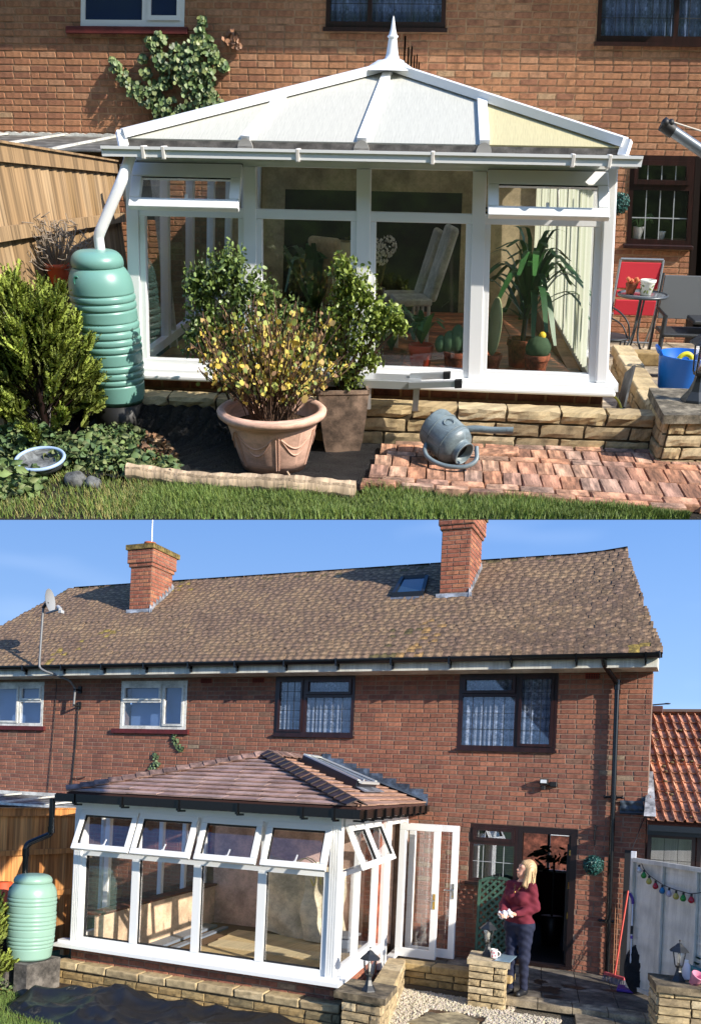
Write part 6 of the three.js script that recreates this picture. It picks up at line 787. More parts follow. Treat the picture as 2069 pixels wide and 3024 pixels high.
// ---- the old conservatory
const cons2 = up(thing('conservatory', 'old white conservatory with opal hipped roof, finial and plants inside', 'conservatory'));
{
  WARP = flare;
  const zf = 5.895, W = mat('#eceded', { rough: 0.3, }), xl = -2.6, xr = 1.318, yS = 0.495, yT = 1.645, yH = 1.99, mu = [[-1.635, -1.53], [-0.72, -0.607], [0.2, 0.305]];
  WARP = null;
  const pl = mesh('plinth', flare(join([box(xl + 0.03, -0.1, zf - 0.22, xr - 0.03, 0.4, zf - 0.03), box(xr - 0.22, -0.3, 0, xr - 0.03, 0.4, zf - 0.22), box(xl + 0.03, -0.3, 0, xl + 0.22, 0.4, zf - 0.22)])), M.mortarU, cons2);
  layBricks(pl, { x0: xl + 0.03, x1: xr - 0.03, y0: 0.13, y1: 0.4, z: zf - 0.03, px: 0.235, py: 0.085, joint: 0.012, tones: TONES_L, seed: 18, most: 60, place: (x, y, z) => [fx(x, y, z), y, z, 1 + kz(z) * (2.03 - y)] });
  WARP = flare;
  mesh('window_sill', [rbox(xl - 0.1, 0.4, zf - 0.1, xr + 0.05, 0.45, zf + 0.11, 0.02), rbox(xl - 0.05, 0.44, zf - 0.08, xr + 0.01, yS, zf + 0.07, 0.015), box(xr - 0.1, 0.4, 0, xr + 0.1, 0.47, zf - 0.1)], W, cons2);
  const fr = [], F = (a, b, c, d, p = 0) => rbox(a, c, zf - 0.07, b, d, zf + p, 0.006);
  for (const [a, b] of mu) { fr.push(F(a, b, yS, yH, 0.02), F(a - 0.045, a + 0.001, yS + 0.06, yT, 0.003), F(b - 0.001, b + 0.045, yS + 0.06, yT, 0.003)); }
  fr.push(F(xl, xl + 0.1, yS, yH + 0.05, 0.02), F(xl + 0.1, xl + 0.15, yS + 0.06, yT, 0.003), rbox(xr - 0.105, yS, zf - 0.1, xr, yH + 0.05, zf + 0.025, 0.02), F(xr - 0.155, xr - 0.1, yS + 0.06, yT, 0.003), F(xl + 0.1, xr - 0.1, yS, yS + 0.065, 0.004), F(xl + 0.1, xr - 0.1, yT, yT + 0.065, 0.006), F(xl + 0.1, xr - 0.1, yH, yH + 0.07, 0.01), box(xl - 0.01, yH + 0.03, zf - 0.08, xr + 0.01, 2.13, zf + 0.02));
  for (const s of [xl, xr - 0.07]) { fr.push(box(s, 0.47, 0.05, s + 0.07, 0.55, zf - 0.1), box(s, yH - 0.05, 0.05, s + 0.07, 2.13, zf - 0.1)); for (let i = 0; i < 6; i++) fr.push(box(s, 0.55, 0.05 + i * 0.95, s + 0.07, yH - 0.05, 0.14 + i * 0.95)); }
  mesh('frame', fr, W, cons2);
  const gl = (a, b, c, d) => mesh('pane', box(a, c, zf - 0.034, b, d, zf - 0.03), M.glass, cons2);
  const bay = [[xl + 0.15, mu[0][0] - 0.045], [mu[0][1] + 0.045, mu[1][0] - 0.045], [mu[1][1] + 0.045, mu[2][0] - 0.045], [mu[2][1] + 0.045, xr - 0.155]];
  for (const [a, b] of bay) gl(a, b, yS + 0.065, yT); gl(bay[1][0] - 0.045, bay[1][1] + 0.045, yT + 0.065, yH); gl(bay[2][0] - 0.045, bay[2][1] + 0.045, yT + 0.065, yH);
  for (let i = 0; i < 6; i++) for (const s of [xl + 0.03, xr - 0.034]) mesh('pane', box(s, 0.55, 0.14 + i * 0.95, s + 0.004, yH - 0.05, Math.min(1.0 + i * 0.95, zf - 0.12)), M.glass, cons2);
  function vent(a, b) { const v = sub('vent', cons2), h = 0.335, w = 0.085, wt = 0.105, wb = 0.07, ang = 0.58, L = b - a, G = (g) => join([].concat(g)).translate(0, -h, 0).rotateX(-ang).translate(a, yH + 0.018, zf + 0.035);
    mesh('sash', G([rbox(0, 0, -0.06, L, wb, 0, 0.01), rbox(0, h - wt, -0.06, L, h, 0, 0.01), rbox(0, wb, -0.06, w, h - wt, 0, 0.01), rbox(L - w, wb, -0.06, L, h - wt, 0, 0.01)]), W, v); mesh('pane', G(box(w, wb, -0.022, L - w, h - wt, -0.018)), M.glass, v); mesh('seal', G([box(w, h - wt - 0.006, -0.016, L - w, h - wt, -0.008), box(0, h + 0.001, -0.05, L, h + 0.006, -0.01)]), M.rubber, v); mesh('handle', G([rbox(L / 2 - 0.012, w, -0.075, L / 2 + 0.012, w + 0.05, -0.06, 0.005)]), W, v); }
  vent(xl + 0.075, mu[0][0] - 0.0); vent(mu[2][1] + 0.01, xr - 0.075);
  // inside
  const fl = mesh('floor', poly([[xl + 0.1, 0.05 + 0.07 * 5.8, 5.8], [xr - 0.1, 0.05 + 0.07 * 5.8, 5.8], [xr - 0.1, 0.05, 0.05], [xl + 0.1, 0.05, 0.05]], 0.03), mat('#3f2a1e', { rough: 0.9 }), cons2);
  const tt = ['#a7613f', '#9c5636', '#b36e4a', '#8f5036'].map((c) => mat(c, { rough: 0.55, map: ['stain', 0.5] })), r = rng(55);
  for (let i = 0; i < 8; i++) for (let j = 0; j < 13; j++) { const x = xl + 0.12 + i * 0.46, z = 0.1 + j * 0.44, Y = (q) => 0.055 + 0.07 * q; mesh('floor_tile', poly([[x, Y(z + 0.43), z + 0.43], [x + 0.45, Y(z + 0.43), z + 0.43], [x + 0.45, Y(z), z], [x, Y(z), z]], 0.004), tt[Math.floor(r() * 4)], fl); }
  mesh('plaster', [box(0.2, 0.05, 0.02, xr - 0.07, 2.1, 0.05), box(xl + 0.08, 1.5, 0.02, 0.2, 2.1, 0.05), box(xl + 0.08, 0.05, 0.02, -2.2, 1.5, 0.05)], mat('#cdbb98', { rough: 0.9, map: ['blotch', 1.2] }), cons2);
  mesh('dark_doorway', [box(-2.2, 0.05, 0.02, 0.2, 1.5, 0.045)], mat('#1d1712', { rough: 0.6 }), cons2);  // dark sheet painted as the unlit opening into the house
  const bl = mesh('blind_rail', box(xr - 0.14, 1.86, 0.2, xr - 0.09, 1.92, 5.6), W, cons2); const bm = ['#c9cdb6', '#b9bfa6', '#d5d8c6'].map((c) => mat(c, { rough: 0.9, side: ds, transmission: 0.3, thickness: 0 }));
  for (let i = 0; i < 46; i++) { const z = 0.25 + i * 0.115, g = new THREE.PlaneGeometry(0.1, 1.33, 3, 1).rotateY(Math.PI / 2 - 0.5).translate(xr - 0.13, 1.19, z); bend(g, (v) => { v.x += 0.01 * Math.cos((v.z - z) * 40); }); mesh('blind_slat', g, bm[i % 3], bl); }
  mesh('blind_wand', [rod([xr - 0.22, 1.9, 3.6], [xr - 0.21, 1.0, 3.65], 0.012)], W, bl);
  mesh('vent_grille', Array.from({ length: 4 }, (_, i) => box(0.35, 1.18 + i * 0.05, 0.051, 0.65, 1.2 + i * 0.05, 0.07)), M.rubber, cons2);
  // roof
  WARP = null;
  const eL = V(-2.53, 2.16, 6.1), eR = V(1.3, 2.16, 6.1), ap = V(-0.55, 2.615, 4.83), rw = V(-0.62, 2.64, 0.02), wR = V(1.3, 2.16, 0.02), wL = V(-2.53, 2.16, 0.02);
  const opal = (c) => mat(c, { rough: 1, transmission: 0.3, thickness: 0, side: ds, map: ['fine', [0.15, 5]] }), n = V().crossVectors(eR.clone().sub(eL), ap.clone().sub(eL)).normalize();
  const on = (x, s) => { const k = s, l = eL.clone().lerp(ap, k), q = eR.clone().lerp(ap, k); return l.lerp(q, x); };
  const B = [-1.566, -0.667, 0.264].map((x) => V(x, 2.16, 6.1)), hipAt = (x, a, b) => a.clone().lerp(b, (x - a.x) / (b.x - a.x)), T = [V(-1.385, 2.43, 5.33), ap.clone(), V(0.235, 2.43, 5.32)]; T[0] = hipAt(-1.385, eL, ap); T[2] = hipAt(0.235, eR, ap);
  mesh('roof_panel', poly([eL, B[0], T[0]], 0.016), opal('#cdccbf'), cons2); mesh('roof_panel', poly([B[0], B[1], ap, T[0]], 0.016), opal('#cbcabf'), cons2); mesh('roof_panel', poly([B[1], B[2], T[2], ap], 0.016), opal('#c9c9bf'), cons2); const yp = mesh('roof_panel', poly([B[2], eR, T[2]], 0.016), opal('#cfc596'), cons2); yp.userData.label = 'yellowed cream roof panel';
  mesh('roof_panel', poly([eR, wR, rw, ap], 0.016), opal('#dfe5e2'), cons2); mesh('roof_panel', poly([wL, eL, ap, rw], 0.016), opal('#dfe5e2'), cons2);
  B.forEach((b, i) => mesh('glazing_bar', beam(b.clone().addScaledVector(n, 0.012), T[i].clone().addScaledVector(n, 0.012), 0.075, 0.035, n.toArray()), W, cons2));
  [[eL, ap], [eR, ap], [ap, rw]].forEach(([a, b]) => mesh('hip_rail', beam(a.clone().add(V(0, 0.03, 0)), b.clone().add(V(0, 0.03, 0)), 0.085, 0.055), W, cons2));
  for (const b of [...B]) mesh('end_cap', [new THREE.CylinderGeometry(0.058, 0.058, 0.03, 20, 1, false, Math.PI / 2, Math.PI).rotateX(Math.PI / 2).translate(b.x, 2.115, 6.12), box(b.x - 0.058, 2.085, 6.1, b.x + 0.058, 2.125, 6.135)], mat('#8f8c86', { rough: 0.5 }), cons2);
  for (const [e, s] of [[eL, -1], [eR, 1]]) mesh('end_cap', beam([e.x + s * 0.0, 2.11, 6.12], [e.x + s * 0.02, 2.2, 6.09], 0.07, 0.05), W, cons2);
  mesh('eaves_beam', box(-2.52, 2.095, 6.05, 1.29, 2.15, 6.105), mat('#75706a', { rough: 0.7, map: ['stain', 0.6] }), cons2);
  const gt = mesh('gutter', [beam([-2.69, 2.074, 6.14], [1.44, 2.074, 6.14], 0.1, 0.052), beam([-2.69, 2.104, 6.195], [1.44, 2.104, 6.195], 0.014, 0.018), beam([1.38, 2.068, 6.1], [1.38, 2.068, 0.05], 0.1, 0.065)], W, cons2);
  const gbr = uvm(flat(rbox(-0.016, -0.034, -0.06, 0.016, 0.05, 0.064, 0.008))); for (const x of [-2.36, -2.2, -1.15, -0.12, 0.93, 1.2]) part(gbr, mat('#d2cdc6', { rough: 0.5 }), 'gutter_bracket', gt).position.set(x, 2.068, 6.14);
  mesh('downpipe', [tube([[-2.5, 2.06, 6.06], [-2.52, 2.0, 6.1], [-2.58, 1.88, 6.16], [-2.78, 1.58, 6.2], [-2.815, 1.52, 6.2], [-2.82, 1.4, 6.2]], 0.042, 40, 14, false, 0.2)], W, cons2);
  const fy = 2.66; mesh('finial', lathe([[0, 0], [0.11, 0], [0.1, 0.04], [0.062, 0.07], [0.05, 0.14], [0.043, 0.24], [0.034, 0.37], [0.045, 0.39], [0.045, 0.405], [0.034, 0.42], [0.022, 0.5], [0.008, 0.66], [0, 0.7]], 24).scale(1, 0.42, 1).translate(ap.x + 0.02, fy, ap.z), W, cons2);
  mesh('ridge_cap', bend(new THREE.CylinderGeometry(0.1, 0.24, 0.07, 8).translate(ap.x, fy - 0.015, ap.z), (v) => v), W, cons2);
  const cr = []; for (let i = 0; i < 6; i++) cr.push(box(ap.x + 0.1 + i * 0.003, 2.68, 4.5 - i * 0.7, ap.x + 0.115 + i * 0.003, 2.85 - (i % 2) * 0.04, 4.48 - i * 0.7)); mesh('cresting', [...cr, beam([ap.x, 2.67, 4.6], [rw.x, 2.69, 0.1], 0.1, 0.04)], W, cons2);
}
// ---- things inside the old conservatory
const clay = mat('#b8633f', { rough: 0.85, map: ['stain', 0.4] }), floorY = (z) => 0.065 + 0.07 * z;
function clayPot(label, x, z, r0, h, colour, plant, name = 'potted_plant') { const y = floorY(z), t = up(thing(name, label, 'potted plant', [x, y, z])); mesh('pot', lathe([[0, 0], [r0 * 0.72, 0], [r0 * 0.92, h * 0.75], [r0, h * 0.76], [r0, h], [r0 * 0.86, h], [r0 * 0.8, h * 0.85], [0, h * 0.85]], 28), colour, t); plant(t, h); return t; }
const blade = (pts, w, m, p) => { const c = new THREE.CatmullRomCurve3(pts.map(arr)), g = new THREE.PlaneGeometry(1, 1, 1, 10), q = g.attributes.position, o = V(); for (let i = 0; i < q.count; i++) { const u = q.getX(i), t = q.getY(i) + 0.5; c.getPoint(t, o); const d = c.getTangent(t), s = V().crossVectors(d, V(0, 1, 0)).normalize(); const ww = w * Math.pow(Math.sin(Math.PI * (0.12 + 0.88 * (1 - t) * 0.92)), 0.7); q.setXYZ(i, o.x + s.x * u * ww, o.y + Math.abs(u) * w * 0.25, o.z + s.z * u * ww); } g.computeVertexNormals(); return mesh('leaf', g, m, p); };
const cactus = (x, y, r, h) => { const g = new THREE.SphereGeometry(1, 28, 18); return bend(g, (v) => { const a = Math.atan2(v.z, v.x), k = 1 + 0.07 * Math.cos(a * 14); v.set(v.x * r * k + x, (v.y * 0.5 + 0.5) * h + y, v.z * r * k); }); };
{
  const green = ['#2f5a2c', '#3a6a33', '#274d28'].map((c) => mat(c, { rough: 0.45, side: ds })), cm = mat('#4f6e4f', { rough: 0.9 });
  clayPot('big spiky green leaved plant behind the right bay of the old conservatory', 0.85, 4.95, 0.15, 0.24, clay, (t, h) => { const r = rng(9); mesh('stem', rod([0, h * 0.8, 0], [0, h + 0.3, 0], 0.025), M.brownDk, t); for (let i = 0; i < 56; i++) { const a = i * 2.4, e = 0.1 + r() * 1.25, L = 0.66 + r() * 0.28, dy = Math.sin(e) * L, dx = Math.cos(e) * L, b = h + 0.12 + r() * 0.2, dr = 0.05 + 0.35 * (1 - e / 1.4); blade([[0, b, 0], [Math.cos(a) * dx * 0.5, b + dy * 0.65 + 0.04, Math.sin(a) * dx * 0.5], [Math.cos(a) * dx, b + dy * 0.8 - dr, Math.sin(a) * dx]], 0.06, green[i % 3], t); } });
  clayPot('tall columnar cactus in a clay pot by the right mullion', 0.53, 5.5, 0.1, 0.17, clay, (t, h) => { const g = cactus(0, h - 0.02, 0.06, 0.48); mesh('cactus', g, mat('#7d8560', { rough: 0.9 }), t); });
  clayPot('round ribbed cactus with a yellow flower in a clay pot', 0.95, 5.5, 0.12, 0.18, clay, (t, h) => { mesh('cactus', cactus(0, h - 0.05, 0.11, 0.2), mat('#31482f', { rough: 0.9 }), t); mesh('flower', ball(0.02, h + 0.15, 0.0, 0.035, 10), mat('#d9b92c', { rough: 0.7 }), t); });
  clayPot('cluster of grey green cacti in a clay pot behind the third bay', 0.2, 5.5, 0.12, 0.18, clay, (t, h) => mesh('cactus', [cactus(-0.07, h - 0.03, 0.06, 0.2), cactus(0.0, h - 0.03, 0.065, 0.25), cactus(0.075, h - 0.03, 0.045, 0.26), cactus(-0.15, h - 0.02, 0.05, 0.15)], cm, t));
  clayPot('leafy green plant in a red pot behind the third bay', -0.13, 5.45, 0.12, 0.22, mat('#b03a25', { rough: 0.5 }), (t, h) => { const r = rng(12); for (let i = 0; i < 20; i++) { const a = r() * 6.28, q = 0.08 + r() * 0.2; blade([[0, h, 0], [Math.cos(a) * q * 0.6, h + 0.16 + r() * 0.1, Math.sin(a) * q * 0.6], [Math.cos(a) * q, h + 0.1 + r() * 0.2, Math.sin(a) * q]], 0.06, green[i % 3], t); } });
  clayPot('low dark plant in a long terracotta trough at the third bay', -0.42, 5.2, 0.16, 0.12, clay, (t, h) => { const r = rng(15); for (let i = 0; i < 26; i++) { const a = r() * 6.28, q = 0.1 + r() * 0.22; blade([[0, h, 0], [Math.cos(a) * q * 0.6, h + 0.2 + r() * 0.14, Math.sin(a) * q * 0.6], [Math.cos(a) * q, h + 0.1 + r() * 0.18, Math.sin(a) * q]], 0.07, green[i % 3], t); } });
  clayPot('terracotta pot on a saucer behind the first bay of the old conservatory', -2.2, 5.25, 0.13, 0.28, clay, (t, h) => { mesh('saucer', lathe([[0, 0], [0.16, 0], [0.19, 0.04], [0.175, 0.04], [0.15, 0.015], [0, 0.015]], 28), clay, t); const r = rng(16); for (let i = 0; i < 14; i++) { const a = r() * 6.28, q = 0.08 + r() * 0.14; blade([[0, h, 0], [Math.cos(a) * q * 0.6, h + 0.1 + r() * 0.3, Math.sin(a) * q * 0.6], [Math.cos(a) * q, h + 0.05 + r() * 0.4, Math.sin(a) * q]], 0.035, green[i % 3], t); } });
  clayPot('dark leafy plant standing behind the second bay', -1.3, 4.2, 0.16, 0.3, clay, (t, h) => { const r = rng(17); for (let i = 0; i < 40; i++) { const a = r() * 6.28, q = 0.1 + r() * 0.35; blade([[0, h, 0], [Math.cos(a) * q * 0.6, h + 0.35 + r() * 0.3, Math.sin(a) * q * 0.6], [Math.cos(a) * q, h + 0.2 + r() * 0.5, Math.sin(a) * q]], 0.09, green[i % 3], t); } });
  // chairs, lamp, flowers
  function diningChair(label, x, z, turn, lean, colour, h) { const y = floorY(z), t = up(thing('dining_chair', label, 'chair', [x, y, z], turn)), m = mat(colour, { rough: 0.8, map: ['blotch', 0.5] }); mesh('seat', rbox(-0.2, 0.4, -0.2, 0.2, 0.47, 0.2, 0.025), m, t); const b = rbox(-0.19, 0, -0.045, 0.19, h, 0.045, 0.04, 3).rotateX(lean).translate(0, 0.44, -0.2); mesh('backrest', b, m, t); for (const [a, c] of [[-1, -1], [1, -1], [-1, 1], [1, 1]]) mesh('leg', rod([a * 0.17, 0, c * 0.17], [a * 0.17, 0.42, c * 0.17], 0.018), m, t); return t; }
  diningChair('beige upholstered dining chair turned away behind the second bay', -0.98, 4.0, 2.6, -0.32, '#cbb795', 0.62); diningChair('white dining chair seen edge on behind the third bay', -0.3, 3.7, -1.35, -0.3, '#dcd8ce', 0.7); diningChair('second pale dining chair standing just behind the white one', -0.42, 3.3, -1.4, -0.3, '#cfc7b6', 0.66);
  { const t = up(thing('table_lamp', 'table lamp with cream shade standing behind the second bay', 'lamp', [-1.17, floorY(2.6) + 0.62, 2.6])); mesh('shade', lathe([[0.13, 0.3], [0.16, 0.3], [0.2, 0.02], [0.195, 0.02], [0.155, 0.295]], 28), mat('#d9cba6', { rough: 0.9, side: ds }), t); mesh('base', lathe([[0, 0], [0.08, 0], [0.03, 0.04], [0.045, 0.1], [0.015, 0.2], [0.012, 0.3], [0, 0.3]], 20).translate(0, -0.06, 0), mat('#7c6a54', { rough: 0.4 }), t);
    const tb = up(thing('side_table', 'small dark table under the cream shaded lamp', 'table', [-1.17, floorY(2.6), 2.6])); mesh('top', rbox(-0.25, 0.52, -0.25, 0.25, 0.56, 0.25, 0.01), M.brownDk, tb); for (const [a, c] of [[-1, -1], [1, -1], [-1, 1], [1, 1]]) mesh('leg', box(a * 0.2 - 0.02, 0, c * 0.2 - 0.02, a * 0.2 + 0.02, 0.52, c * 0.2 + 0.02), M.brownDk, tb); }
  { const t = up(thing('flower_vase', 'white hydrangea blooms in a tall vase by the middle mullion', 'flowers', [-0.6, floorY(4.5), 4.5])), r = rng(18); const P = []; for (const [x, y] of [[-0.06, 0.93], [0.07, 0.95], [0.0, 0.88]]) for (let i = 0; i < 120; i++) { const u = r() * 2 - 1, a = r() * 6.28, s = Math.sqrt(1 - u * u), q = 0.085; P.push(MX([x + Math.cos(a) * s * q, y + u * q, Math.sin(a) * s * q], QE(r() * 3, r() * 3, r() * 3), 0.026)); } stuff('blooms', IVY, mat('#ece6dc', { rough: 0.9, side: ds }), P, t); mesh('stem', [rod([0, 0.55, 0], [-0.06, 0.9, 0], 0.008), rod([0, 0.55, 0], [0.07, 0.9, 0], 0.008)], mat('#6a5a44', { rough: 0.9 }), t); mesh('vase', lathe([[0, 0], [0.07, 0], [0.09, 0.3], [0.05, 0.55], [0.06, 0.6], [0.045, 0.6], [0, 0.55]], 24), mat('#5c4a3e', { rough: 0.5 }), t); }
}
// ---- outside
const ivp = (px, py, rp) => [-3.231 + (px - 925) * 0.003045, 3.217 - (py - 95) * 0.00222, rp * 0.0027, 1 + rp / 40];
up(ivy('large ivy climbing the sunlit bricks left of the opal roof', [[925, 100, 16], [915, 150, 20], [895, 190, 25], [870, 230, 45], [935, 200, 35], [960, 240, 32], [870, 290, 60], [930, 290, 50], [800, 240, 40], [740, 180, 26], [700, 195, 26], [720, 250, 30], [790, 310, 48], [850, 370, 60], [930, 350, 45], [900, 430, 55], [880, 480, 55], [820, 520, 45], [950, 460, 45], [760, 500, 55], [700, 470, 42], [650, 430, 40], [600, 400, 38], [560, 350, 30], [530, 300, 22], [520, 275, 12], [655, 265, 14], [660, 330, 20], [690, 400, 30], [735, 300, 22], [740, 370, 26], [720, 540, 55], [690, 570, 36], [1000, 290, 22], [860, 330, 55], [920, 400, 50]].map((q) => ivp(...q)), 2400, 0.052, 23, [[0.11, 0.17, 0.05], [0.16, 0.22, 0.08], [0.07, 0.12, 0.04], [0.22, 0.26, 0.09]], 0.1));
up(ivy('dried brown ivy sprig below the dark upper window', [[1045, 165, 30], [1060, 190, 22], [1020, 180, 14]].map((q) => ivp(...q)), 90, 0.05, 24, [[0.25, 0.12, 0.06]], 0.05));
{ const t = up(fence('sunlit tan board fence left of the old conservatory', [-3.69, 6.7], [-3.33, 4.1], -0.1, 2.0, { bw: 0.135, rails: [[1.5, 0.085]], tones: ['#a98c68', '#9e815d', '#b29672', '#957954', '#a68863'].map((c) => mat(c, { rough: 0.85, map: ['wood', [0.4, 1.1]] })), seed: 9 })); const seen = new Set(); for (const k of t.children) if (!seen.has(k.geometry)) { seen.add(k.geometry); bend(k.geometry, (v) => { if (v.y > 0.5) v.y += (v.z - 5.0) * (v.y - 1.3) * 0.13; }); } }
{ const t = up(thing('lean_to', 'grey lean-to roof with white bars behind the sunlit tan fence', 'lean-to')); mesh('roof_sheet', poly([[-7.6, 1.965, 2.6], [-3.0, 1.965, 2.6], [-4.0, 2.04, 0.05], [-7.4, 2.04, 0.05]], 0.01), mat('#7d7c76', { rough: 0.6, map: ['stain', 0.5] }), t); mesh('flashing', bend(new THREE.BoxGeometry(2.9, 0.05, 0.08, 60, 2, 2).translate(-6.0, 2.045, 0.06), (v) => { v.y += 0.012 * Math.sin(v.x * 40) * Math.sin(v.x * 13); }), M.whiteOld, t); mesh('glazing_bar', [-6.9, -6.1, -5.3, -4.5].map((x) => beam([x, 2.055, 0.1], [x - 0.12 + (x + 5.5) * 0.1, 1.975, 2.6], 0.05, 0.02)), M.whiteOld, t); mesh('end_board', [box(-3.1, 1.5, 4.5, -2.72, 1.93, 4.55)], mat('#565a58', { rough: 0.6 }), t); mesh('post', [box(-2.8, -0.3, 4.55, -2.72, 1.93, 4.6)], M.whiteOld, t); }
{ const t = up(waterButt('blue green ribbed water butt beside the old conservatory, white pipe above', [-2.86, 0.26, 6.2], 1.0, '#6a978e', 0.3)); t.scale.set(0.7, 1.0, 0.7); }
{ // conifer, dead plant and its pot
  const t = up(thing('conifer_shrub', 'large yellow green conifer in front of the tan fence', 'shrub')), r = rng(98), { L, C, B } = plumes([-3.36, -0.05, 6.75], 0.62, 1.25, 110, 56, 0.1, [0.36, 0.44, 0.07], 98);
  stuff('foliage', SPRAYS[1], mat('#ffffff', { rough: 0.8, side: ds, transmission: 0.3, thickness: 0 }), L, t, C); mesh('branch', B.map(([p, q]) => rod(p, q, 0.008, 0.003, 5)), M.brownDk, t); mesh('stem', rod([-3.36, -0.1, 6.75], [-3.36, 0.9, 6.75], 0.035, 0.015), M.brownDk, t);
  const d = up(thing('dead_plant', 'ball of grey dead twigs in an orange pot before the tan fence', 'plant', [-3.4, 1.1, 5.75])); const g = []; for (let i = 0; i < 150; i++) { const a = r() * 6.28, e = 0.15 + r() * 1.3, q = 0.15 + r() * 0.22, px = Math.cos(a) * Math.cos(e) * q * 1.35, py = 0.14 + Math.sin(e) * q * 1.0, pz = Math.sin(a) * Math.cos(e) * q; g.push(tube([[0, 0.12, 0], [px * 0.6, py * 0.7, pz * 0.6], [px, py + 0.02, pz], [px * 0.9 + (r() - 0.5) * 0.14, py + (r() - 0.3) * 0.1, pz + (r() - 0.5) * 0.1], [px * 0.7 + (r() - 0.5) * 0.1, py + (r() - 0.3) * 0.1, pz]], 0.0035, 12, 4)); } mesh('twigs', g, mat('#94887b', { rough: 0.95 }), d); mesh('pot', lathe([[0, 0], [0.07, 0], [0.1, 0.14], [0.11, 0.14], [0.11, 0.17], [0.09, 0.17], [0, 0.13]], 24), mat('#c4532f', { rough: 0.7 }), d); mesh('stand', box(-0.08, -1.2, -0.08, 0.08, 0, 0.08), M.brownDk, d);
}
function leafPlant(label, c, rad, n, size, cols, seed, name = 'plant', cat = 'plant', squash = 0.6) { const t = up(thing(name, label, cat)), r = rng(seed), L = [], C = []; const lf = uvm(flat(bend(new THREE.PlaneGeometry(1, 0.62, 4, 2), (v) => { const e = 1 - Math.pow(Math.abs(v.x + 0.12) * 1.75, 1.6); v.y *= Math.max(0.04, e) * (1 + 0.2 * Math.sin(v.x * 14)); v.z += v.x * v.x * -0.5 + Math.abs(v.y) * 0.5; }))); for (let i = 0; i < n; i++) { const a = r() * 6.28, q = Math.sqrt(r()), h = r(); L.push(MX([c[0] + Math.cos(a) * q * rad[0], c[1] + h * rad[1] * (1 - q * q * squash), c[2] + Math.sin(a) * q * rad[2]], QE(-1.1 + r() * 1.2, r() * 6.28, r() - 0.5, 'YXZ'), size * (0.6 + r() * 0.8))); const k = 0.5 + r() * 0.7, o = cols[Math.floor(r() * cols.length)]; C.push(new THREE.Color().setRGB(o[0] * k, o[1] * k, o[2] * k)); } stuff('foliage', lf, mat('#ffffff', { rough: 0.7, side: ds }), L, t, C); return t; }
const GREEN = [[0.1, 0.16, 0.05], [0.14, 0.2, 0.06], [0.08, 0.14, 0.05], [0.17, 0.2, 0.08]];
leafPlant('weedy ground plants under the large yellow green conifer', [-2.85, -0.02, 7.05], [0.55, 0.25, 0.35], 1500, 0.06, GREEN, 31); leafPlant('pale green bindweed at the far left of the upper lawn', [-3.35, -0.03, 7.75], [0.32, 0.2, 0.35], 420, 0.08, GREEN, 32); leafPlant('clump of green weeds before the black sheet near the log', [-2.35, -0.03, 7.2], [0.3, 0.16, 0.22], 360, 0.07, GREEN, 33);
leafPlant('heap of dry brown leaves beside the black sheet', [-2.35, -0.03, 6.95], [0.22, 0.25, 0.18], 420, 0.055, [[0.3, 0.17, 0.09], [0.24, 0.13, 0.07], [0.36, 0.24, 0.14]], 34, 'leaf_heap', 'dry leaves', 0.9);
leafPlant('dense nettles and weeds filling the left bank of the upper garden', [-3.45, -0.02, 7.0], [0.42, 0.3, 0.3], 1100, 0.06, GREEN, 35); leafPlant('sprawling green weeds at the foot of the blue green water butt', [-2.75, -0.02, 6.75], [0.35, 0.25, 0.25], 600, 0.055, GREEN, 36);
{ const t = up(thing('bird_bath', 'grey shallow bowl with pale blue rim among the weeds', 'bowl', [-3.15, 0.02, 7.42])); mesh('bowl', lathe([[0, 0], [0.1, 0], [0.17, 0.04], [0.2, 0.1], [0.185, 0.1], [0.15, 0.05], [0, 0.03]], 32).rotateX(0.15), mat('#7b7f80', { rough: 0.7, map: ['stain', 0.3] }), t); mesh('rim', new THREE.TorusGeometry(0.193, 0.014, 8, 40).rotateX(Math.PI / 2).translate(0, 0.1, 0).rotateX(0.15), mat('#9db4d6', { rough: 0.4 }), t);
  for (const [x, z, s, l] of [[-2.83, 7.56, 1, 'round grey stone in the grass, larger of two'], [-2.67, 7.6, 0.72, 'smaller round grey stone in the grass']]) up(tag(mesh('stone', bend(new THREE.SphereGeometry(0.085 * s, 20, 14).scale(1.1, 0.85, 1).translate(x, 0.0, z), (v) => { v.y += 0.006 * Math.sin(v.x * 60); }), mat('#7d7f7e', { rough: 0.85, map: ['stain', 0.3] })), l, 'stone')); }
{ // log edging the bed
  const g = bend(new THREE.CylinderGeometry(0.068, 0.078, 1.9, 18, 40).rotateZ(Math.PI / 2), (v) => { const t = v.x / 0.95; v.y += 0.014 * Math.sin(t * 4) + 0.006 * Math.sin(v.x * 30 + v.z * 40); v.z += 0.02 * Math.sin(t * 3 + 1) + 0.12 * t * 0.6; }).translate(-1.5, 0.015, 7.47);
  const t = up(thing('log', 'long pale barkless log edging the bed in front of the big pot', 'log')); mesh('trunk', g, mat('#cdb393', { rough: 0.9, map: ['wood', [1.5, 0.4]], bump: ['wood', [1.2, 0.3], 0.008] }), t); mesh('branch_stub', [rod([-1.05, 0.04, 7.5], [-1.1, 0.13, 7.5], 0.016, 0.006), rod([-0.82, 0.04, 7.52], [-0.83, 0.1, 7.52], 0.012, 0.004), rod([-2.05, 0.05, 7.43], [-2.07, 0.09, 7.43], 0.012, 0.005)], mat('#a8917a', { rough: 0.9 }), t); mesh('knot', bend(new THREE.SphereGeometry(0.05, 16, 12).scale(1.3, 0.9, 1), (v) => { v.y += 0.01 * Math.sin(v.x * 90); }).translate(-1.02, 0.03, 7.53), mat('#8d7a66', { rough: 0.95, map: ['wood', 0.1] }), t); }
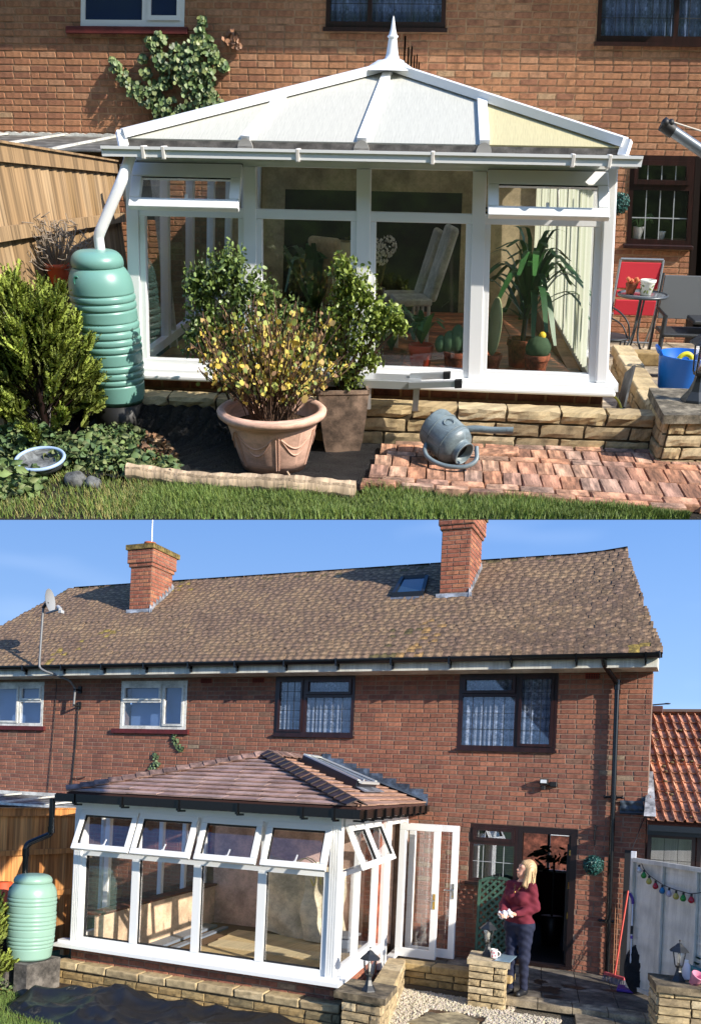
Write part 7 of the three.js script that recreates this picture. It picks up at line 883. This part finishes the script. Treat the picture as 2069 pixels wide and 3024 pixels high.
{ const g = bend(new THREE.PlaneGeometry(2.6, 1.25, 90, 40).rotateX(-Math.PI / 2).translate(-1.55, -0.03, 6.82), (v) => { const b = Math.max(0, Math.min(1, (6.6 - v.z) / 0.35)), l = Math.max(0, Math.min(1, (-1.7 - v.x) / 0.3)); v.y += 0.006 + 0.24 * b * b * l + 0.012 * Math.abs(Math.sin(v.x * 9 + v.z * 5) * Math.sin(v.z * 13 - v.x * 3)) + l * 0.03 * Math.abs(Math.sin(v.x * 25 + v.z * 17)); }); up(tag(mesh('weed_membrane', g, mat('#19191b', { rough: 0.42, side: ds, bump: ['rough', 0.3, 0.015] })), 'black weed membrane under the two big pots', 'membrane')); }
{ // big pink pot with the yellowing shrub
  const t = up(thing('planter', 'large round pink terracotta pot with swag relief holding a yellowing shrub', 'planter', [-1.31, -0.03, 6.9])), pm = mat('#dcb19b', { rough: 0.75, map: ['blotch', 0.6] });
  mesh('body', lathe([[0, 0], [0.27, 0], [0.3, 0.1], [0.345, 0.25], [0.375, 0.36], [0.38, 0.39], [0.42, 0.4], [0.45, 0.425], [0.455, 0.455], [0.43, 0.475], [0.4, 0.475], [0.375, 0.45], [0.34, 0.34], [0, 0.34]], 56), pm, t);
  const Rr = (y) => 0.27 + (y < 0.1 ? y * 0.3 : 0.03 + (y - 0.1) * 0.3) + 0.002; const sw = []; for (let k = 0; k < 6; k++) { const a0 = k * 1.047 + 0.35; for (const d of [0.09, 0.15]) { const pts = []; for (let i = 0; i <= 10; i++) { const u = i / 10, a = a0 + u * 0.85, y = 0.34 - d * Math.sin(u * Math.PI) - 0.02; pts.push([Math.sin(a) * Rr(y), y, Math.cos(a) * Rr(y)]); } sw.push(tube(pts, 0.006, 20, 6)); } for (const q of [-0.05, -0.12]) { const a = a0 + q; sw.push(tube([[Math.sin(a) * Rr(0.34), 0.34, Math.cos(a) * Rr(0.34)], [Math.sin(a) * Rr(0.2), 0.2, Math.cos(a) * Rr(0.2)], [Math.sin(a) * Rr(0.05), 0.05, Math.cos(a) * Rr(0.05)]], 0.007, 16, 6)); } }
  mesh('swag_relief', sw, pm, t); mesh('compost', lathe([[0, 0.35], [0.34, 0.345]], 24), M.soil, t);
  const s = up(thing('yellowing_shrub', 'twiggy shrub with yellow and brown leaves growing in the pink pot', 'shrub', [-1.31, 0.3, 6.9])), r = rng(44), tw = [], tips = []; for (let i = 0; i < 150; i++) { const a = r() * 6.28, q = 0.08 + r() * 0.64, h = 0.4 + r() * 0.62 * (1 - q * 0.55); const p = [[Math.cos(a) * 0.1 * r() * 2, 0, Math.sin(a) * 0.1 * r() * 2], [Math.cos(a) * q * 0.5, h * 0.5, Math.sin(a) * q * 0.4], [Math.cos(a) * q * 0.85 + (r() - 0.5) * 0.1, h * 0.8, Math.sin(a) * q * 0.6], [Math.cos(a) * q, h, Math.sin(a) * q * 0.7]]; tw.push(tube(p, 0.0045, 10, 4)); for (let k = 0; k < 14; k++) { const u = 0.3 + r() * 0.65, c = new THREE.CatmullRomCurve3(p.map(arr)).getPoint(u); tips.push(c.add(V((r() - 0.5) * 0.12, (r() - 0.5) * 0.1, (r() - 0.5) * 0.12))); } }
  mesh('twigs', tw, mat('#5f4838', { rough: 0.95 }), s); const lf = uvm(flat(bend(new THREE.CircleGeometry(0.5, 6), (v) => { v.z += 0.35 * v.x * v.x; v.y *= 0.8; }))); const lm = [['#d6bb4c', 4], ['#dccb60', 4], ['#c0a54a', 5], ['#ad9050', 5], ['#a0a852', 6], ['#94704a', 5], ['#7d8c42', 6]].flatMap(([c, w]) => Array(w).fill(mat(c, { rough: 0.7, side: ds, transmission: 0.25, thickness: 0 }))); const L = [], C = [];
  tips.forEach((p, i) => { const m = lm[Math.floor(r() * lm.length)], X = MX(p, QE(r() * 2 - 1, r() * 6, r() * 6), 0.024 + r() * r() * 0.055); if (i % 5 === 0 && i < 1000) part(lf, m, 'leaf', s).applyMatrix4(X); else { L.push(X); C.push(m.color); } }); const wm = lm[0].clone(); wm.color.set(1, 1, 1); stuff('leaves', lf, wm, L, s, C);
}
{ // tall square pot and green box-leaved shrubs
  const t = up(thing('planter', 'tall square weathered terracotta pot holding a green shrub', 'planter', [-0.79, -0.035, 6.33])), g = []; const q = (w, y) => [[-w, y, w], [w, y, w], [w, y, -w], [-w, y, -w]].map((p) => V(...p)); const ws = [[0.15, 0], [0.175, 0.12], [0.2, 0.32], [0.215, 0.5], [0.222, 0.51], [0.222, 0.54]]; for (let i = 0; i + 1 < ws.length; i++) { const a = q(...ws[i]), b = q(...ws[i + 1]); for (let k = 0; k < 4; k++) g.push(poly([a[k], a[(k + 1) % 4], b[(k + 1) % 4], b[k]], 0.02)); } mesh('body', g.map((x) => x.rotateY(0.2)), mat('#a08672', { rough: 0.85, map: ['stain', 0.6] }), t); mesh('compost', box(-0.19, 0.42, -0.19, 0.19, 0.44, 0.19).rotateY(0.2), M.soil, t);
  const leaf = uvm(flat(bend(new THREE.CircleGeometry(0.5, 6), (v) => { v.y *= 0.55; v.z += v.x * v.x * 0.4; })));
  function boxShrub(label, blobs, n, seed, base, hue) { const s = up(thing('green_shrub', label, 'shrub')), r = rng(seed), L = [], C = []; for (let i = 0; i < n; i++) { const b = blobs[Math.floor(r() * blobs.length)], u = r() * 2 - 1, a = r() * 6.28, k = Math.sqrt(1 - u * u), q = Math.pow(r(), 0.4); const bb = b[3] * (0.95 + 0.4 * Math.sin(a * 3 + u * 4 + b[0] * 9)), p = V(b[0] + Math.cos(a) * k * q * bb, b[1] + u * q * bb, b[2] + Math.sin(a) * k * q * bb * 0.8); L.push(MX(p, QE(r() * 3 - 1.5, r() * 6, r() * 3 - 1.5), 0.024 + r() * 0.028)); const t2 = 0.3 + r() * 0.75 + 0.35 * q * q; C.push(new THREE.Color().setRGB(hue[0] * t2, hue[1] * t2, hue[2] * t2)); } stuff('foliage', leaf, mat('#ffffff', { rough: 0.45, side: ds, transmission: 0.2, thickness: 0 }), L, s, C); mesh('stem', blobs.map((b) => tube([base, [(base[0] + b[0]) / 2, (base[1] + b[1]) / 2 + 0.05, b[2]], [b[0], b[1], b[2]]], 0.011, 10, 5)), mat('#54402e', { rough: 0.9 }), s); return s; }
  boxShrub('glossy green shrub in the tall square pot, reaching right', [[-0.68, 1.28, 6.45, 0.15], [-0.78, 1.36, 6.4, 0.11], [-0.6, 1.18, 6.45, 0.13], [-0.72, 1.05, 6.45, 0.16], [-0.55, 0.98, 6.5, 0.15], [-0.42, 1.03, 6.5, 0.11], [-0.36, 1.08, 6.5, 0.08], [-0.95, 0.72, 6.4, 0.16], [-0.5, 1.08, 6.5, 0.1], [-0.3, 1.0, 6.52, 0.07], [-0.78, 1.2, 6.42, 0.1], [-0.62, 0.85, 6.5, 0.15], [-0.8, 0.8, 6.4, 0.2], [-0.7, 0.62, 6.45, 0.14], [-0.9, 0.95, 6.35, 0.15], [-0.53, 0.74, 6.5, 0.09]], 6200, 51, [-0.79, 0.4, 6.33], [0.24, 0.31, 0.05]);
  boxShrub('dense dark green shrub behind the pink pot, left of it', [[-1.78, 1.3, 6.5, 0.18], [-1.65, 1.38, 6.5, 0.14], [-1.9, 1.15, 6.5, 0.16], [-1.6, 1.18, 6.5, 0.18], [-1.85, 0.95, 6.5, 0.18], [-1.65, 0.9, 6.5, 0.2], [-1.4, 1.05, 6.45, 0.18], [-1.78, 0.72, 6.5, 0.15], [-1.55, 0.66, 6.5, 0.16], [-1.3, 0.85, 6.4, 0.2], [-1.2, 1.02, 6.42, 0.14], [-1.08, 0.9, 6.42, 0.14], [-1.12, 0.7, 6.42, 0.2], [-1.98, 0.85, 6.5, 0.15], [-1.95, 1.25, 6.5, 0.12], [-1.45, 1.2, 6.45, 0.16]], 8600, 52, [-1.6, -0.02, 6.45], [0.16, 0.23, 0.055]);
}
{ // low walls, pillar
  const w = up(thing('stone_wall', 'low yellow stone wall below the old conservatory sill', 'wall')), fxw = -0.041;
  const c = mesh('core', core([[-2.8, 6.18], [1.98, 6.18], [1.98, 5.95], [-2.8, 5.95]], -0.1, 0.29), stoneMortar, w);
  face(c, [-2.8, 6.18], [1.98, 6.18], -0.03, 0.21, { px: 0.4, py: 0.118, seed: 71, joint: 0.016, most: 60 });
  for (let i = 0, x = -2.8; x < 1.95; i++) { const L = Math.min(0.4 + (i % 3) * 0.04, 1.98 - x); part(ROCKS[i % 8], STONE[i % 4][0], 'coping', w).applyMatrix4(MX([x + L / 2, 0.262, 6.1], QE(0, 0, 0), V(L - 0.012, 0.1, 0.22))); x += L; }
  const s = up(thing('garden_wall', 'stone side wall running back beside the blue tub', 'wall')); const sm = mesh('core', core([[1.96, 5.75], [2.2, 5.75], [2.26, 3.2], [2.1, 3.2]], -0.1, 0.2), stoneMortar, s); for (let i = 0; i < 5; i++) { const z = 5.7 - i * 0.5, x = 2.08 + i * 0.018; part(uvm(flat(rbox(-0.11, 0.2, -0.24, 0.11, 0.3, 0.24, 0.02))), STONE[i % 4][0], 'coping', s).position.set(x, 0, z - 0.24); }
  face(sm, [2.1, 3.2], [1.96, 5.75], -0.1, 0.2, { seed: 72, px: 0.38 });
  mesh('return_block', [rbox(2.2, 0.1, 3.1, 2.9, 0.24, 3.3, 0.02)], STONE2[1][0], s);
  const p = up(thing('stone_pillar', 'stone pillar with lichened grey cap right of the brick pavers', 'pillar')); const pc = mesh('core', core([[2.02, 6.5], [2.9, 6.4], [2.9, 5.7], [2.0, 5.72]], -0.1, 0.35), stoneMortar, p); face(pc, [2.02, 6.5], [2.9, 6.42], -0.06, 0.35, { seed: 73, px: 0.32, py: 0.102 }); face(pc, [1.98, 5.72], [2.0, 6.5], -0.06, 0.35, { seed: 74, px: 0.34, py: 0.102 }); mesh('cap', bend(poly([[1.95, 0.42, 6.55], [2.95, 0.42, 6.45], [2.95, 0.42, 5.65], [1.99, 0.42, 5.66]], 0.07), (v) => { v.y += 0.008 * Math.sin(v.x * 30 + v.z * 9); }), mat('#9c927e', { rough: 1, map: ['stain', 0.35], bump: ['grain', 0.2, 0.01] }), p);
  up(lantern(2.29, 0.42, 6.08, 0.74, 0.2, 'black lantern on the lichened pillar at the upper right'));
}
{ // loose brick paving
  const t = up(thing('brick_paving', 'patch of loose orange brick pavers in front of the low yellow wall', 'paving')), r = rng(81), shapes = Array.from({ length: 8 }, (_, i) => brickShape(500 + i, 0.03, 0.03, 0.022)), ms = ['#e0a683', '#d99a75', '#e6b595', '#dc9f7f', '#d2aa92', '#e4aa86', '#c99a82'].map((c) => mat(c, { rough: 0.9, map: ['stain', 0.3], bump: ['grain', 0.1, 0.003] }));
  mesh('bedding', core([[-0.46, 7.36], [2.0, 7.6], [2.2, 6.22], [-0.42, 6.22]], -0.06, -0.034), mat('#3c3022', { rough: 1 }), t);
  const put = (x, z, w, d, y = 0) => { const o = part(shapes[Math.floor(r() * 8)], ms[Math.floor(r() * 7)], 'brick', t); o.applyMatrix4(MX([x, -0.005 + y + r() * 0.005, z], QE(-Math.PI / 2 + (r() - 0.5) * 0.03, (r() - 0.5) * 0.025, 0, 'XYZ').multiply(QE(0, 0, (r() - 0.5) * 0.07)), V(w, d, 0.06))); };
  const zb = (x) => 6.24 - 0.035 * x, zt = (x) => 7.42 + 0.108 * x, rows = [[0, 0.09, 0.26, -0.3], [0.09, 0.27, 0.14, -0.42], [0.27, 0.37, 0.26, -0.36], [0.37, 0.6, 0.145, -0.45], [0.6, 0.83, 0.15, -0.47], [0.83, 0.93, 0.27, -0.36], [0.93, 1.0, 0.27, -0.2]];
  for (const [ta, tb, w, x0] of rows) { for (let x = x0; x < 2.5; x += w + 0.004 + r() * 0.008) { if (ta > 0.9 && x < -0.2) continue; const q = x + w / 2, za = zb(q) + (zt(q) - zb(q)) * ta, zc = zb(q) + (zt(q) - zb(q)) * tb; if (zc > zE(q) - 0.004) continue; put(q, (za + zc) / 2 + (r() - 0.5) * 0.012, w, zc - za - 0.006); } } put(-0.38, 7.36, 0.28, 0.11, 0.01);
  up(tag(mesh('broken_tile', bend(rbox(0.42, 0.03, 6.42, 0.8, 0.07, 6.56, 0.02), (v) => { v.y += 0.02 * Math.sin(v.x * 9) + (v.z - 6.4) * -0.15; }), ms[0]), 'broken clay tile lying behind the watering can', 'tile'));
}
{ // grey watering can on its side
  const t = up(thing('watering_can', 'grey plastic watering can lying on its side on the pavers', 'watering can', [0.17, 0.2, 6.74])), m = mat('#77858a', { rough: 0.42, map: ['blotch', 0.4] }), q = new THREE.Quaternion().setFromUnitVectors(V(0, 1, 0), V(0.66, -0.34, 0.66).normalize()), P = (g) => g.applyQuaternion(q);
  mesh('body', P(lathe([[0, -0.2], [0.13, -0.2], [0.15, -0.185], [0.155, -0.17], [0.158, 0.0], [0.155, 0.08], [0.14, 0.12], [0.1, 0.145], [0.088, 0.15], [0.088, 0.185], [0.094, 0.19], [0.094, 0.2], [0.078, 0.2], [0.076, 0.13], [0, 0.08]], 40)), m, t); mesh('inside', P(new THREE.CircleGeometry(0.077, 24).rotateX(-Math.PI / 2).translate(0, 0.14, 0)), M.black, t);
  mesh('band', P(join([new THREE.TorusGeometry(0.159, 0.004, 6, 48).rotateX(Math.PI / 2).translate(0, -0.09, 0), new THREE.TorusGeometry(0.159, 0.004, 6, 48).rotateX(Math.PI / 2).translate(0, 0.06, 0)])), m, t);
  mesh('handle', tube([[-0.1, 0.02, -0.06], [-0.18, -0.04, 0.04], [-0.16, -0.09, 0.16], [-0.04, -0.12, 0.25], [0.12, -0.12, 0.28], [0.22, -0.08, 0.24], [0.22, 0.0, 0.16]], 0.018, 50, 10), m, t); mesh('spout', [tube([[0.08, 0.06, -0.05], [0.2, 0.08, -0.04], [0.34, 0.08, -0.02], [0.5, 0.09, 0.0]], 0.026, 30, 12), rod([0.45, 0.09, 0.0], [0.5, 0.09, 0.0], 0.022, 0.026)], m, t); t.scale.setScalar(1.06); mesh('emblem', new THREE.TorusGeometry(0.03, 0.005, 6, 24).scale(1.3, 1, 1).rotateX(-0.9).translate(-0.01, 0.148, 0.06), m, t);
}
{ const t = up(thing('step_platform', 'folded aluminium step platform laid against the white sill', 'platform')), al = mat('#c9ccce', { rough: 0.35, metal: 0.7 }); mesh('deck', [box(-1.6, 0.535, 6.12, -0.1, 0.555, 6.34), box(-1.6, 0.49, 6.33, -0.1, 0.55, 6.36), box(-1.6, 0.49, 6.1, -0.1, 0.55, 6.12)], al, t); mesh('leg', [box(-0.57, 0.31, 6.3, -0.53, 0.5, 6.34), box(-0.16, 0.31, 6.3, -0.11, 0.5, 6.34), beam([-0.2, 0.53, 6.38], [0.2, 0.565, 6.42], 0.05, 0.045), beam([-0.2, 0.56, 6.22], [0.1, 0.585, 6.24], 0.05, 0.045)], al, t); mesh('foot', [beam([0.19, 0.564, 6.42], [0.25, 0.57, 6.425], 0.062, 0.06), beam([0.09, 0.584, 6.24], [0.15, 0.59, 6.245], 0.062, 0.05)], M.black, t); }
{ // upper patio and its things
  const base = struct(up(mesh('patio', poly([[1.3, 0.155, 5.95], [3.7, 0.155, 5.95], [3.9, -0.255, 0.02], [1.3, -0.255, 0.02]], 0.05), mat('#5a4e3e', { rough: 1 })))), r = rng(85), Y = (z) => -0.25 + 0.07 * z; const sl = ['#bfae93', '#b3a186', '#c7b79d'].map((c) => mat(c, { rough: 0.9, map: ['stain', 0.7] })); for (let i = 0; i < 5; i++) for (let j = 0; j < 12; j++) { const x = 1.42 + i * 0.5, z = 0.04 + j * 0.49; part(uvm(flat(poly([[x, Y(z + 0.475), z + 0.475], [x + 0.485, Y(z + 0.475), z + 0.475], [x + 0.485, Y(z), z], [x, Y(z), z]], 0.02))), sl[Math.floor(r() * 3)], 'paving_slab', base); }
  const y0 = (z) => Y(z) + 0.002, fm = mat('#4f5458', { rough: 0.4, metal: 0.4 }), fd = mat('#2a2c2e', { rough: 0.5 });
  const tb = up(thing('bistro_table', 'round glass topped grey garden table with two pots on it', 'table', [2.53, y0(2.0), 2.0])); mesh('top', lathe([[0, 0.735], [0.28, 0.735], [0.28, 0.745], [0, 0.745]], 40), mat('#8a9196', { rough: 0.1, transmission: 0.4, thickness: 0.01 }), tb); mesh('rim', new THREE.TorusGeometry(0.295, 0.018, 10, 56).rotateX(Math.PI / 2).translate(0, 0.74, 0), fm, tb); for (let k = 0; k < 3; k++) { const a = k * 2.094 + 0.5; mesh('leg', tube([[Math.cos(a) * 0.03, 0.73, Math.sin(a) * 0.03], [Math.cos(a) * 0.03, 0.35, Math.sin(a) * 0.03], [Math.cos(a) * 0.09, 0.18, Math.sin(a) * 0.09], [Math.cos(a) * 0.22, 0.0, Math.sin(a) * 0.22]], 0.013, 24, 8), fm, tb); }
  { const t = up(thing('flower_pot', 'white patterned pot with printed leaves on the garden table', 'pot', [2.55, y0(2) + 0.75, 2.05])); mesh('body', lathe([[0, 0], [0.065, 0], [0.088, 0.13], [0.096, 0.135], [0.096, 0.16], [0.08, 0.16], [0.06, 0.03], [0, 0.03]], 28), mat('#dcdcd2', { rough: 0.4 }), t); const lf = []; for (let i = 0; i < 16; i++) { const a = i * 0.39, y = 0.04 + (i % 3) * 0.03; lf.push(new THREE.SphereGeometry(0.016, 6, 5).scale(0.6, 1.3, 0.15).rotateZ(i).translate(0, y, 0.068 + y * 0.17).rotateY(a)); } mesh('leaf_print', lf, mat('#6f7a3d', { rough: 0.6 }), t);
    const o = up(thing('flower_pot', 'small orange clay pot with dried flowers on the garden table', 'pot', [2.37, y0(2) + 0.75, 2.0])); mesh('body', lathe([[0, 0], [0.05, 0], [0.075, 0.11], [0.06, 0.11], [0, 0.08]], 24), clay, o); mesh('flower', Array.from({ length: 12 }, (_, i) => ball((r() - 0.5) * 0.14, 0.11 + r() * 0.05, (r() - 0.5) * 0.1, 0.022, 8)), mat('#c46f48', { rough: 0.8 }), o); }
  { const t = up(thing('folding_chair', 'grey framed folding chair with bright red fabric by the wall', 'chair', [2.66, y0(1.0), 0.95])); mesh('frame', [rod([-0.3, -0.0, 0.1], [-0.27, 1.05, -0.12], 0.016), rod([0.3, 0, 0.1], [0.29, 1.05, -0.12], 0.016), rod([-0.27, 1.05, -0.12], [0.29, 1.05, -0.12], 0.018), rod([-0.26, 0.0, -0.15], [-0.28, 0.45, 0.1], 0.014), rod([0.28, 0, -0.15], [0.29, 0.45, 0.1], 0.014), rod([-0.28, 0.1, 0.08], [0.3, 0.1, 0.08], 0.012)], mat('#8f9396', { rough: 0.35, metal: 0.6 }), t); const rd = mat('#b8202f', { rough: 0.8 }); mesh('backrest', [bend(rbox(-0.26, 0.72, -0.1, 0.28, 1.02, -0.075, 0.01, 2), (v) => { v.z -= (v.y - 0.7) * 0.1; }), rbox(-0.26, 0.62, -0.075, 0.28, 0.7, -0.05, 0.01)], rd, t); mesh('seat', rbox(-0.26, 0.42, 0.0, 0.28, 0.6, 0.03, 0.01), rd, t); }
  { const t = up(thing('garden_chair', 'dark grey mesh garden chair with tall back at the right edge', 'chair', [3.12, y0(1.9), 1.9])); mesh('backrest', [bend(rbox(-0.33, 0.48, -0.02, 0.42, 0.94, 0.0, 0.008), (v) => { v.z -= (v.y - 0.5) * 0.2; })], mat('#55585a', { rough: 0.8 }), t); mesh('seat', rbox(-0.33, 0.36, 0.0, 0.42, 0.4, 0.5, 0.015), fd, t); mesh('frame', [rod([-0.35, 0, 0.05], [-0.35, 0.96, -0.1], 0.016), rod([-0.32, 0, 0.48], [-0.34, 0.58, 0.45], 0.03), rod([-0.34, 0.58, 0.48], [-0.35, 0.6, -0.02], 0.02), rod([0.42, 0, 0.48], [0.42, 0.58, 0.45], 0.02)], fd, t); mesh('armrest', rbox(-0.0, 0.5, 0.1, 0.42, 0.55, 0.5, 0.02), fd, t); }
  { const t = up(thing('garden_chair', 'dark wire garden chair half hidden behind the corner post', 'chair', [2.05, y0(3), 3.0])); mesh('seat', lathe([[0, 0.36], [0.2, 0.36], [0.21, 0.375], [0.2, 0.39], [0, 0.385]], 28), fd, t); mesh('frame', [tube([[-0.18, 0.38, -0.1], [-0.15, 0.66, -0.12], [0.0, 0.66, 0.02], [0.14, 0.55, 0.12], [0.2, 0.38, 0.1]], 0.01, 30, 8), tube([[-0.16, 0.38, -0.08], [-0.1, 0.56, -0.08], [0.08, 0.52, 0.06], [0.18, 0.38, 0.1]], 0.008, 30, 8)], fd, t); for (const [a, c] of [[-1, -1], [1, -1], [-1, 1], [1, 1]]) mesh('leg', rod([a * 0.16, 0, c * 0.14], [a * 0.15, 0.37, c * 0.13], 0.011), fd, t); }
  { const t = up(thing('garden_tub', 'bright blue flexible tub with handles behind the side wall', 'tub', [2.62, 0.1, 4.3])); const bm = mat('#1566c4', { rough: 0.4 }); mesh('body', lathe([[0, 0], [0.2, 0], [0.22, 0.02], [0.28, 0.33], [0.285, 0.34], [0.27, 0.34], [0.205, 0.03], [0, 0.03]], 40), bm, t); mesh('handle', [tube([[-0.27, 0.33, 0.06], [-0.31, 0.39, 0.06], [-0.32, 0.4, 0.0], [-0.31, 0.39, -0.06], [-0.27, 0.33, -0.06]], 0.016, 24, 8), tube([[0.27, 0.33, 0.06], [0.31, 0.39, 0.06], [0.31, 0.39, -0.06], [0.27, 0.33, -0.06]], 0.016, 24, 8)], bm, t); const yl = up(thing('yellow_tool', 'yellow plastic hose guide with a round handle lying in the blue tub', 'tool', [2.6, 0.38, 4.33])); mesh('bar', tube([[-0.18, 0.0, 0.0], [-0.05, -0.02, 0.05], [0.1, 0.0, 0.06], [0.24, 0.02, 0.02]], 0.02, 24, 8), mat('#d8cf2e', { rough: 0.45 }), yl); mesh('ring', new THREE.TorusGeometry(0.07, 0.025, 10, 28, Math.PI).translate(0.0, 0.0, 0.03), mat('#d8cf2e', { rough: 0.45 }), yl); }
  up(tag(mesh('slate_board', bend(beam([1.78, 0.2, 5.62], [1.83, 0.52, 5.45], 0.02, 0.26, [0, 0, 1]), (v) => v), mat('#5b5d5e', { rough: 0.8, map: ['stain', 0.4] })), 'grey slate board leaning against the stone side wall', 'board')); up(tag(mesh('garden_hose', tube([[1.62, 0.4, 5.9], [1.68, 0.36, 5.95], [1.74, 0.25, 6.0], [1.78, 0.2, 6.02], [1.8, 0.16, 5.98]], 0.011, 30, 8), mat('#b7a634', { rough: 0.5 })), 'yellow hose end dropping between the sill and the slate board', 'hose'));
  { const t = up(thing('rotary_dryer', 'folded grey rotary clothes dryer pole slanting in from the right', 'clothes dryer')); mesh('pole', rod([1.93, 2.26, 4.5], [2.75, 1.88, 4.5], 0.042, 0.045, 16), mat('#767d84', { rough: 0.35, metal: 0.4 }), t); mesh('head', [rod([1.86, 2.295, 4.5], [1.97, 2.24, 4.5], 0.052, 0.05, 14), ball(1.88, 2.3, 4.53, 0.035, 10), ball(1.93, 2.3, 4.52, 0.03, 10)], M.black, t); mesh('cord', [tube([[1.93, 2.31, 4.5], [2.2, 2.25, 4.5], [2.7, 2.14, 4.5]], 0.006, 20, 5)], mat('#cfc6b8', { rough: 0.8 }), t); mesh('post', rod([2.75, -0.1, 4.5], [2.75, 2.0, 4.5], 0.03), fm, t); }
  up(topiary('teal topiary ball hanging on the wall right of the corner post', [2.36, 1.43, 0.14], 0.13, 700, 5));
}
{ // upper lawn: grass to the very edge of the terrace
  const r = rng(99), L = [], C = [], bl = flat(bend(new THREE.PlaneGeometry(0.009, 1, 1, 3).translate(0, 0.5, 0), (v) => { v.x *= 1 - v.y * 0.85; v.z += v.y * v.y * 0.3; }));
  const log = (x) => 7.5 + (x + 1.5) * 0.075 - 0.03, front = (x) => (x < -2.4 ? 7.1 : x < -0.5 ? log(x) : 7.43 + 0.108 * x);
  while (L.length < 42000) { const x = -4.5 + r() * 8.0, z0 = front(x), z1 = zE(x) - 0.004; if (z0 > z1 - 0.015) continue; const z = z0 + (z1 - z0) * r(); const n1 = Math.sin(x * 5.1 + z * 3) * Math.sin(z * 7 - x * 2.2); if (r() > (x < -2.4 ? 0.45 : 0.95)) continue; const h = (0.028 + r() * 0.05) * (1 + 0.35 * n1) * (z < z0 + 0.06 ? 1.25 : 1); L.push(MX([x, -0.042, z], QE((r() - 0.5) * 0.8 - (z > z1 - 0.05 ? 0.5 : 0), 0, 0).multiply(QE(0, r() * 6.28, (r() - 0.5) * 0.7)), V(1, h, h))); const t = 0.6 + r() * 0.6 + 0.15 * n1; C.push(x < -2.2 && r() < 0.35 ? new THREE.Color().setRGB(0.34 * t, 0.3 * t, 0.1 * t) : new THREE.Color().setRGB((0.15 + r() * 0.05) * t, 0.25 * t, 0.045 * t)); }
  const o = up(stuff('grass', bl, mat('#ffffff', { rough: 0.65, side: ds, transmission: 0.25, thickness: 0 }), L, null, C)); tag(o, 'strip of green lawn along the front edge of the upper garden', 'grass', null, 'stuff');
}
// ------------------------------------------------------------------ every thing gets its base as its origin; the earlier garden goes onto its terrace
{
  const bb = new THREE.Box3();
  for (const o of scene.children) {
    if (!o.userData.label && o.userData.kind !== 'structure' || o.isInstancedMesh || o.isLight) continue;
    if (o.position.lengthSq() > 0 || o.rotation.y) continue;
    o.updateMatrixWorld(true); bb.setFromObject(o); const c = bb.getCenter(V()); c.y = bb.min.y;
    if (o.isGroup) { for (const k of o.children) k.position.sub(c); } else { o.geometry.translate(-c.x, -c.y, -c.z); for (const k of o.children) k.position.sub(c); }
    o.position.copy(c);
  }
  for (const o of upper) { o.updateMatrix(); o.applyMatrix4(UPM); }
}
renderer.render(scene, camera);
